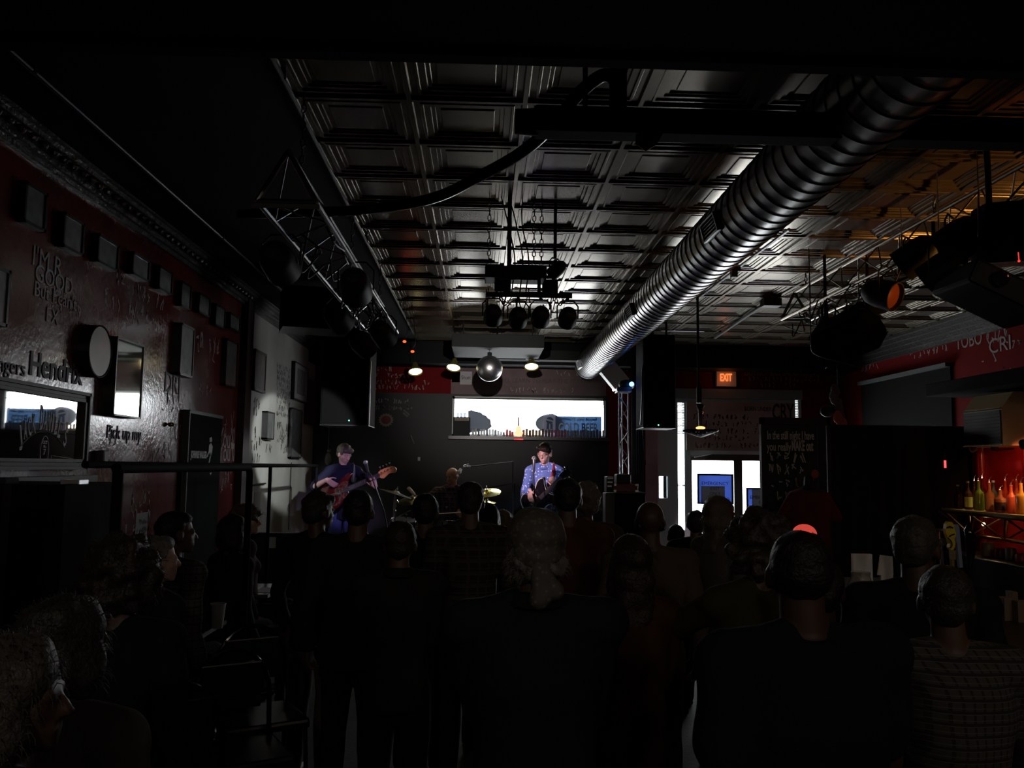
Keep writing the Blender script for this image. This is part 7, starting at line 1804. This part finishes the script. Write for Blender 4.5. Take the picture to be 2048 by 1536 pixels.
for x_ in (0.0, -0.09): b.bbox((x_-0.018, -0.036, 0.002), (x_+0.018, 0.036, 0.014), 0.003)
b.bbox((-0.145, -0.04, 0.002), (-0.13, 0.04, 0.016), 0.003); b.box((-0.22, -0.02, 0.003), (-0.19, 0.02, 0.010))
for i in range(6):
    y_ = -0.02+i*0.008; b.tube([(-0.20, y_, 0.016), (Ln-0.10, y_*0.8, 0.024)], 0.0010, 5)
b.build('pickups_and_strings', CHROME, g)
hs = [Vector(q) for q in ((Ln-0.14, -0.024, 0), (Ln-0.10, -0.038, 0), (Ln-0.0, -0.034, 0), (Ln+0.03, -0.04, 0), (Ln+0.02, 0.0, 0), (Ln+0.03, 0.04, 0), (Ln+0.0, 0.034, 0), (Ln-0.10, 0.038, 0), (Ln-0.14, 0.024, 0))]
solid(hs, 0.014, 0.0, GM).build('headstock', mat('black lacquer', (0.008, 0.007, 0.009), 0.12, coat=0.5), g)
b = MB(GM)
for i in range(3):
    for s in (-1, 1):
        x_ = Ln-0.09+i*0.04; b.cyl((x_, s*0.02, 0.014), (x_, s*0.02, 0.024), 0.006, seg=8); b.tube([(x_, s*0.034, 0.004), (x_, s*0.052, 0.004)], 0.003, 6); b.ball((x_, s*0.06, 0.004), (0.010, 0.009, 0.005), seg=8, n=6)
b.build('tuning_pegs', CHROME, g, smooth=True)
strap(gp, GM, (0.10, 0.03, -0.05), (-0.26, 0.0, -0.03), 0.065, mat('maroon strap', (0.25, 0.02, 0.03), 0.6), g, 1)

# --- drummer, seated
dx = at(901, 939, 12.0); H3 = 1.78
hipz = dx.z-STG-0.485*H3
stick0, stick1 = at(817, 976, 11.35), at(838, 1000, 11.55)
dp = person('bald drummer in dark plaid shirt looking left', dx.x+0.02, 12.0, STG, H3, face=math.radians(180), build=1.1, hair='bald', hcol=(0.06, 0.05, 0.045), smat=plaid_mat('purple black plaid', (0.020, 0.014, 0.020), (0.085, 0.055, 0.075), (0.13, 0.09, 0.11), 15), shirt=(0.03,0.02,0.03), sleeve='long', pants=(0.015, 0.015, 0.02), skin='r',
            turn=0.6*-1, nod=0.25, voxel=0.0062, sit=hipz, group=None, collar=True, eyes=True,
            arms={1: (stick1+Vector((0.03, 0.04, -0.02)), (1, -0.2, -0.6), 'w'), -1: (at(915, 1028, 11.6), (-1, -0.2, -0.6), 'w')},
            hands={1: (Vector((-0.8, -0.5, -0.1)), Vector((0.2, -0.3, 1)), Vector((0, 0.6, 0.8)), 1.1), -1: (Vector((0.3, -0.9, -0.1)), Vector((-0.3, 0, 1)), Vector((-0.8, 0, 0.4)), 1.1)})
t_ = thing('drum_throne', 'black round stool under the drummer', 'stool', (dx.x+0.02, 12.0, STG))
b = MB(); b.lathe((dx.x+0.02, 12.05, STG), [(hipz-0.16, 0.17), (hipz-0.14, 0.19), (hipz-0.08, 0.19), (hipz-0.06, 0.16)], (0,0,1), 24); b.build('seat', BLK, t_, smooth=True)
b = MB(); b.cyl((dx.x+0.02, 12.05, STG+0.15), (dx.x+0.02, 12.05, STG+hipz-0.14), 0.018)
for k in range(3): b.tube([(dx.x+0.02, 12.05, STG+0.22), (dx.x+0.02+0.25*math.cos(k*2.1), 12.05+0.25*math.sin(k*2.1), STG)], 0.01, 6)
b.build('legs', DSTEEL, t_)
d_ = (stick1-stick0).normalized()
b = MB(); b.cyl(stick0, stick0+d_*0.15, 0.024, 0.022, 14); t_ = tag(b.build('drum_stick', mat('pale pink stick end', (0.75, 0.62, 0.55), 0.6), smooth=True), 'thick pale rod stick raised by the drummer', 'drum stick')
b = MB(); b.cyl(stick0+d_*0.15, stick1+d_*0.04, 0.017, 0.013, 12); b.build('red_grip', mat('red grip', (0.55, 0.10, 0.05), 0.5), t_, smooth=True)
b = MB(); q = at(915, 1028, 11.55); b.tube([q+Vector((0.05, 0.05, 0.02)), q+Vector((-0.25, -0.35, 0.02))], [0.008, 0.005], 8); tag(b.build('drum_stick', mat('pale stick', (0.5, 0.4, 0.3), 0.6), smooth=True), 'thin wooden stick in the lower hand of the drummer', 'drum stick')

# --- drum kit
BRASS = mat('cymbal bronze', (0.62, 0.58, 0.16), 0.25, metal=0.85)
BRD = mat('dull cymbal', (0.30, 0.29, 0.16), 0.32, metal=0.8)
def cymbal(label, px, py, Y, r, nrm, m, floor=STG, stand=True, name='cymbal'):
    p = at(px, py, Y); n_ = Vector(nrm).normalized(); t_ = thing(name, label, 'cymbal', p, 0, 'cymbals of the drum kit')
    b = MB(); b.lathe(p, [(0.0, r), (0.004, r), (0.018, r*0.55), (0.026, r*0.24), (0.042, r*0.16), (0.048, 0.004), (0.044, 0.002), (0.038, r*0.15), (0.020, r*0.25), (0.012, r*0.55)], n_, 40, cap=False); b.build('bronze_disc', m, t_, smooth=True)
    b = MB(); b.tube([p, p+n_*0.10], 0.006, 8); b.ball(p+n_*0.07, 0.013, seg=8, n=6); b.cyl(p+n_*0.046, p+n_*0.056, 0.02, seg=12)
    b.build('wing_nut', CHROME, t_, smooth=True)
    if stand:
        b = MB(); b.tube([p, (p.x, Y+0.02, p.z-0.1), (p.x, Y+0.02, floor+0.3)], 0.011, 8)
        for h in (0.22, 0.42): b.bbox((p.x-0.02, Y, p.z-h-0.02), (p.x+0.02, Y+0.04, p.z-h+0.02), 0.005)
        for k in range(3): b.tube([(p.x, Y+0.02, floor+0.4), (p.x+0.28*math.cos(k*2.1+0.5), Y+0.02+0.28*math.sin(k*2.1+0.5), floor)], 0.008, 6)
        b.build('stand', CHROME, t_, smooth=True)
    return t_
cymbal('yellow-lit cymbal right of the drummer', 974, 986, 11.6, 0.19, (-0.10, -0.30, 1), BRASS)
cymbal('lower small cymbal right of the drummer', 973, 1005, 11.75, 0.13, (0.05, -0.10, 1), BRASS)
cymbal('dull gold cymbal under the raised drum stick', 826, 1001, 11.3, 0.20, (-0.15, -0.28, 1), BRD)
cymbal('large dark cymbal left of the drum kit', 791, 988, 11.1, 0.22, (0.30, 0.02, 1), mat('dark cymbal', (0.05, 0.05, 0.035), 0.4, metal=0.6))
def drum(label, px, py, Y, r, h, axis=(0, 0, 1), name='drum', m=None, floor=True):
    p = at(px, py, Y); d = Vector(axis).normalized(); t_ = thing(name, label, 'drum', p, 0, 'drums of the kit')
    b = MB(); b.lathe(p, [(-h, r), (0, r)], d, 36); b.build('shell', m or mat('drum shell', (0.02, 0.022, 0.03), 0.15, coat=0.5), t_, smooth=True)
    b = MB(); b.lathe(p, [(0.0, r*0.985), (0.006, r*0.98), (0.008, 0.0)], d, 36); b.lathe(p, [(-h, r*0.985), (-h-0.006, r*0.98), (-h-0.008, 0.0)], d, 36); b.build('drum_head', mat('drum head', (0.22, 0.22, 0.21), 0.5), t_, smooth=True)
    b = MB(); u, w = ortho(d)
    for hh in (0.003, -h-0.003): b.tube([p+d*hh+(u*math.cos(i*PI/18)+w*math.sin(i*PI/18))*(r+0.006) for i in range(36)], 0.006, 6, closed=True)
    for i in range(8):
        q = p+(u*math.cos(i*PI/4+0.3)+w*math.sin(i*PI/4+0.3))*(r+0.012); b.tube([q, q-d*h], 0.003, 5); b.caps(q-d*h*0.4, q-d*h*0.6, 0.009)
    b.build('hoops_and_lugs', CHROME, t_, smooth=True)
    if floor:
        b = MB()
        for k in range(3):
            q = p+Vector((math.cos(k*2.1+0.5)*r, math.sin(k*2.1+0.5)*r, -h)); b.tube([q+Vector((0, 0, 0.1)), (q.x*1.0+0.02*math.cos(k*2.1), q.y, STG)], 0.008, 6)
        b.build('legs', CHROME, t_)
    return t_
drum('snare drum with chrome hoops left of the drummer', 808, 1040, 11.2, 0.17, 0.15, (0.05, -0.15, 1), 'snare_drum')
drum('floor tom at the right of the drum kit', 968, 1048, 11.6, 0.2, 0.36, (0, 0, 1), 'floor_tom')
p = at(880, 1085, 11.1)
t_ = thing('bass_drum', 'big bass drum in the middle of the kit', 'drum', (p.x, 11.1, STG), 0, 'drums of the kit')
c_ = Vector((p.x, 11.0, STG+0.29))
b = MB(); b.lathe(c_, [(0, 0.27), (0.4, 0.27)], (0,1,0), 40); b.build('shell', mat('drum shell', (0.02, 0.022, 0.03), 0.15, coat=0.5), t_, smooth=True)
b = MB(); b.lathe(c_, [(-0.004, 0.265), (-0.006, 0.0)], (0,1,0), 40); b.build('drum_head', mat('dark drum head', (0.03, 0.03, 0.03), 0.3), t_)
b = MB(); b.lathe(c_, [(-0.015, 0.265), (-0.015, 0.285), (0.02, 0.285), (0.02, 0.27)], (0,1,0), 40); b.build('hoop', CHROME, t_, smooth=True)
drum('small rack tom above the bass drum', 905, 1046, 11.35, 0.13, 0.18, (0.1, 0.25, 1), 'rack_tom', floor=False)
# knobs and clutch highlights of a hardware stand
p = at(788, 1000, 11.3)
t_ = thing('hardware_stand', 'chrome stand with clamps left of the snare drum', 'stand', (p.x, 11.35, STG))
b = MB(); b.tube([(p.x, 11.35, STG+0.3), at(788, 996, 11.35)], 0.009, 8)
for k in range(3): b.tube([(p.x, 11.35, STG+0.4), (p.x+0.25*math.cos(k*2.1), 11.35+0.25*math.sin(k*2.1), STG)], 0.008, 6)
b.tube([at(788, 996, 11.35), at(794, 1000, 11.33), at(797, 1005, 11.3)], 0.006, 6)
b.build('tube', CHROME, t_, smooth=True)
b = MB()
for px, py in ((787, 1016), (791, 1012), (791, 1036), (788, 1042), (813, 1028), (812, 1037), (816, 1044), (784, 1050)): b.bbox(at(px, py, 11.3)-Vector((0.014, 0.01, 0.012)), at(px, py, 11.3)+Vector((0.014, 0.01, 0.012)), 0.004)
b.tube([at(792, 1036, 11.3), at(813, 1024, 11.28), at(821, 1020, 11.28)], 0.007, 6); b.build('clamps', CHROME, t_)

# --- microphones
MESHM = mat('mic grille', (0.65, 0.66, 0.66), 0.3, metal=0.9, bump=0.5, bscale=400)
def micstand(label, head, hdir, pts, base, col=DSTEEL):
    head = Vector(head); hdir = Vector(hdir).normalized(); t_ = thing('microphone_stand', label, 'microphone', base)
    b = MB(); b.ball(head, 0.028, seg=16, n=12); b.build('grille_ball', MESHM, t_, smooth=True)
    b = MB(); b.lathe(head, [(0.018, 0.022), (0.04, 0.019), (0.17, 0.012), (0.175, 0.008)], hdir, 14); b.build('microphone_body', mat('mic body', (0.10, 0.10, 0.10), 0.3, metal=0.6), t_, smooth=True)
    b = MB(); b.tube([head+hdir*0.12]+[Vector(q) for q in pts], 0.009, 8); b.build('stand_tube', col, t_, smooth=True)
    bb = Vector(base); b = MB(); b.lathe(bb, [(0, 0.14), (0.012, 0.14), (0.02, 0.03), (0.04, 0.015)], (0,0,1), 24); b.build('stand_base', BLK, t_, smooth=True)
    return t_
h = at(731, 925, 10.35); e = at(768, 1022, 10.3)
micstand('microphone on slanting boom stand in front of the bass player', h, (0.25, 0.2, -0.9), [at(742, 950, 10.33), e, (e.x+0.12, 10.3, STG+0.4), (e.x+0.13, 10.3, STG)], (e.x+0.13, 10.3, STG), DSTEEL)
h = at(1068, 917, 10.0)
micstand('microphone on upright stand left of the guitarist', h, (-0.02, -0.25, -1), [at(1067, 945, 9.97), at(1070, 1010, 9.97), (at(1070, 1010, 9.97).x, 9.97, STG)], (at(1070, 1010, 9.97).x, 9.97, STG))
h = at(918, 944, 11.5)
t_ = thing('overhead_microphone', 'overhead drum microphone on a boom right of the drummer', 'microphone', (at(954, 932, 11.8).x+0.5, 11.9, STG))
b = MB(); b.ball(h, (0.034, 0.03, 0.03), seg=12, n=8); b.cyl(h, at(922, 938, 11.52), 0.026, 0.02); b.build('microphone_head', MESHM, t_, smooth=True)
b = MB(); bx_ = at(954, 932, 11.8); b.tube([at(924, 936, 11.55), at(930, 934, 11.6), bx_, (bx_.x+0.5, 11.9, bx_.z+0.07), (bx_.x+0.5, 11.9, STG)], 0.009, 8); b.lathe((bx_.x+0.5, 11.9, STG), [(0, 0.14), (0.012, 0.14), (0.02, 0.03)], (0,0,1), 20); b.build('boom_stand', DSTEEL, t_, smooth=True)
b = MB(); b.cyl(at(928, 934, 11.58), at(940, 933, 11.68), 0.012, 0.012); b.cyl(at(927, 931, 11.58), at(937, 929, 11.66), 0.007, 0.007); b.build('bright_clip', CHROME, t_, smooth=True)
# bass amplifier behind the bass player and lit plate with dangling cable
a_, c_ = at(646, 965, 11.9), at(705, 1075, 11.9)
speaker('orange-brown bass amplifier cabinet beside the bass player', at(640, 990, 11.6).x, at(664, 990, 11.6).x, 11.5, 11.95, STG, at(650, 985, 11.5).z, rods=False)
b = MB(); c_ = at(656, 918, 12.6)
b.ball(c_, (0.05, 0.03, 0.09), seg=12, n=8); b.ball(c_+Vector((0.01, 0, 0.12)), (0.03, 0.02, 0.03), seg=10, n=6); b.cbox(c_+Vector((0.02, 0, -0.13)), (0.06, 0.03, 0.05)); b.tube([c_, (c_.x, 12.6, 2.9), (c_.x, 13.5, 2.9)], 0.006, 6)
tag(b.build('hanging_ornament', mat('dim ornament', (0.10, 0.09, 0.075), 0.6), smooth=True), 'dim hanging ornament left of the bass player head', 'ornament')
b = MB(); b.tube([at(821, 870, YB-0.05), at(828, 888, YB-0.05)], 0.012, 6); tag(b.build('wall_fixture', mat('grey metal', (0.15, 0.15, 0.15), 0.4)), 'short slanting grey bar on the black wall under the window left', 'fixture')
b = MB(); b.bbox(at(838, 918, YB-0.02)-Vector((0.02, 0.02, 0.03)), at(838, 918, YB-0.02)+Vector((0.02, 0.02, 0.03)), 0.006); tag(b.build('wall_socket', GREY), 'tiny grey socket on black wall behind the drummer', 'socket')
bpy.data.scenes.remove(TS)
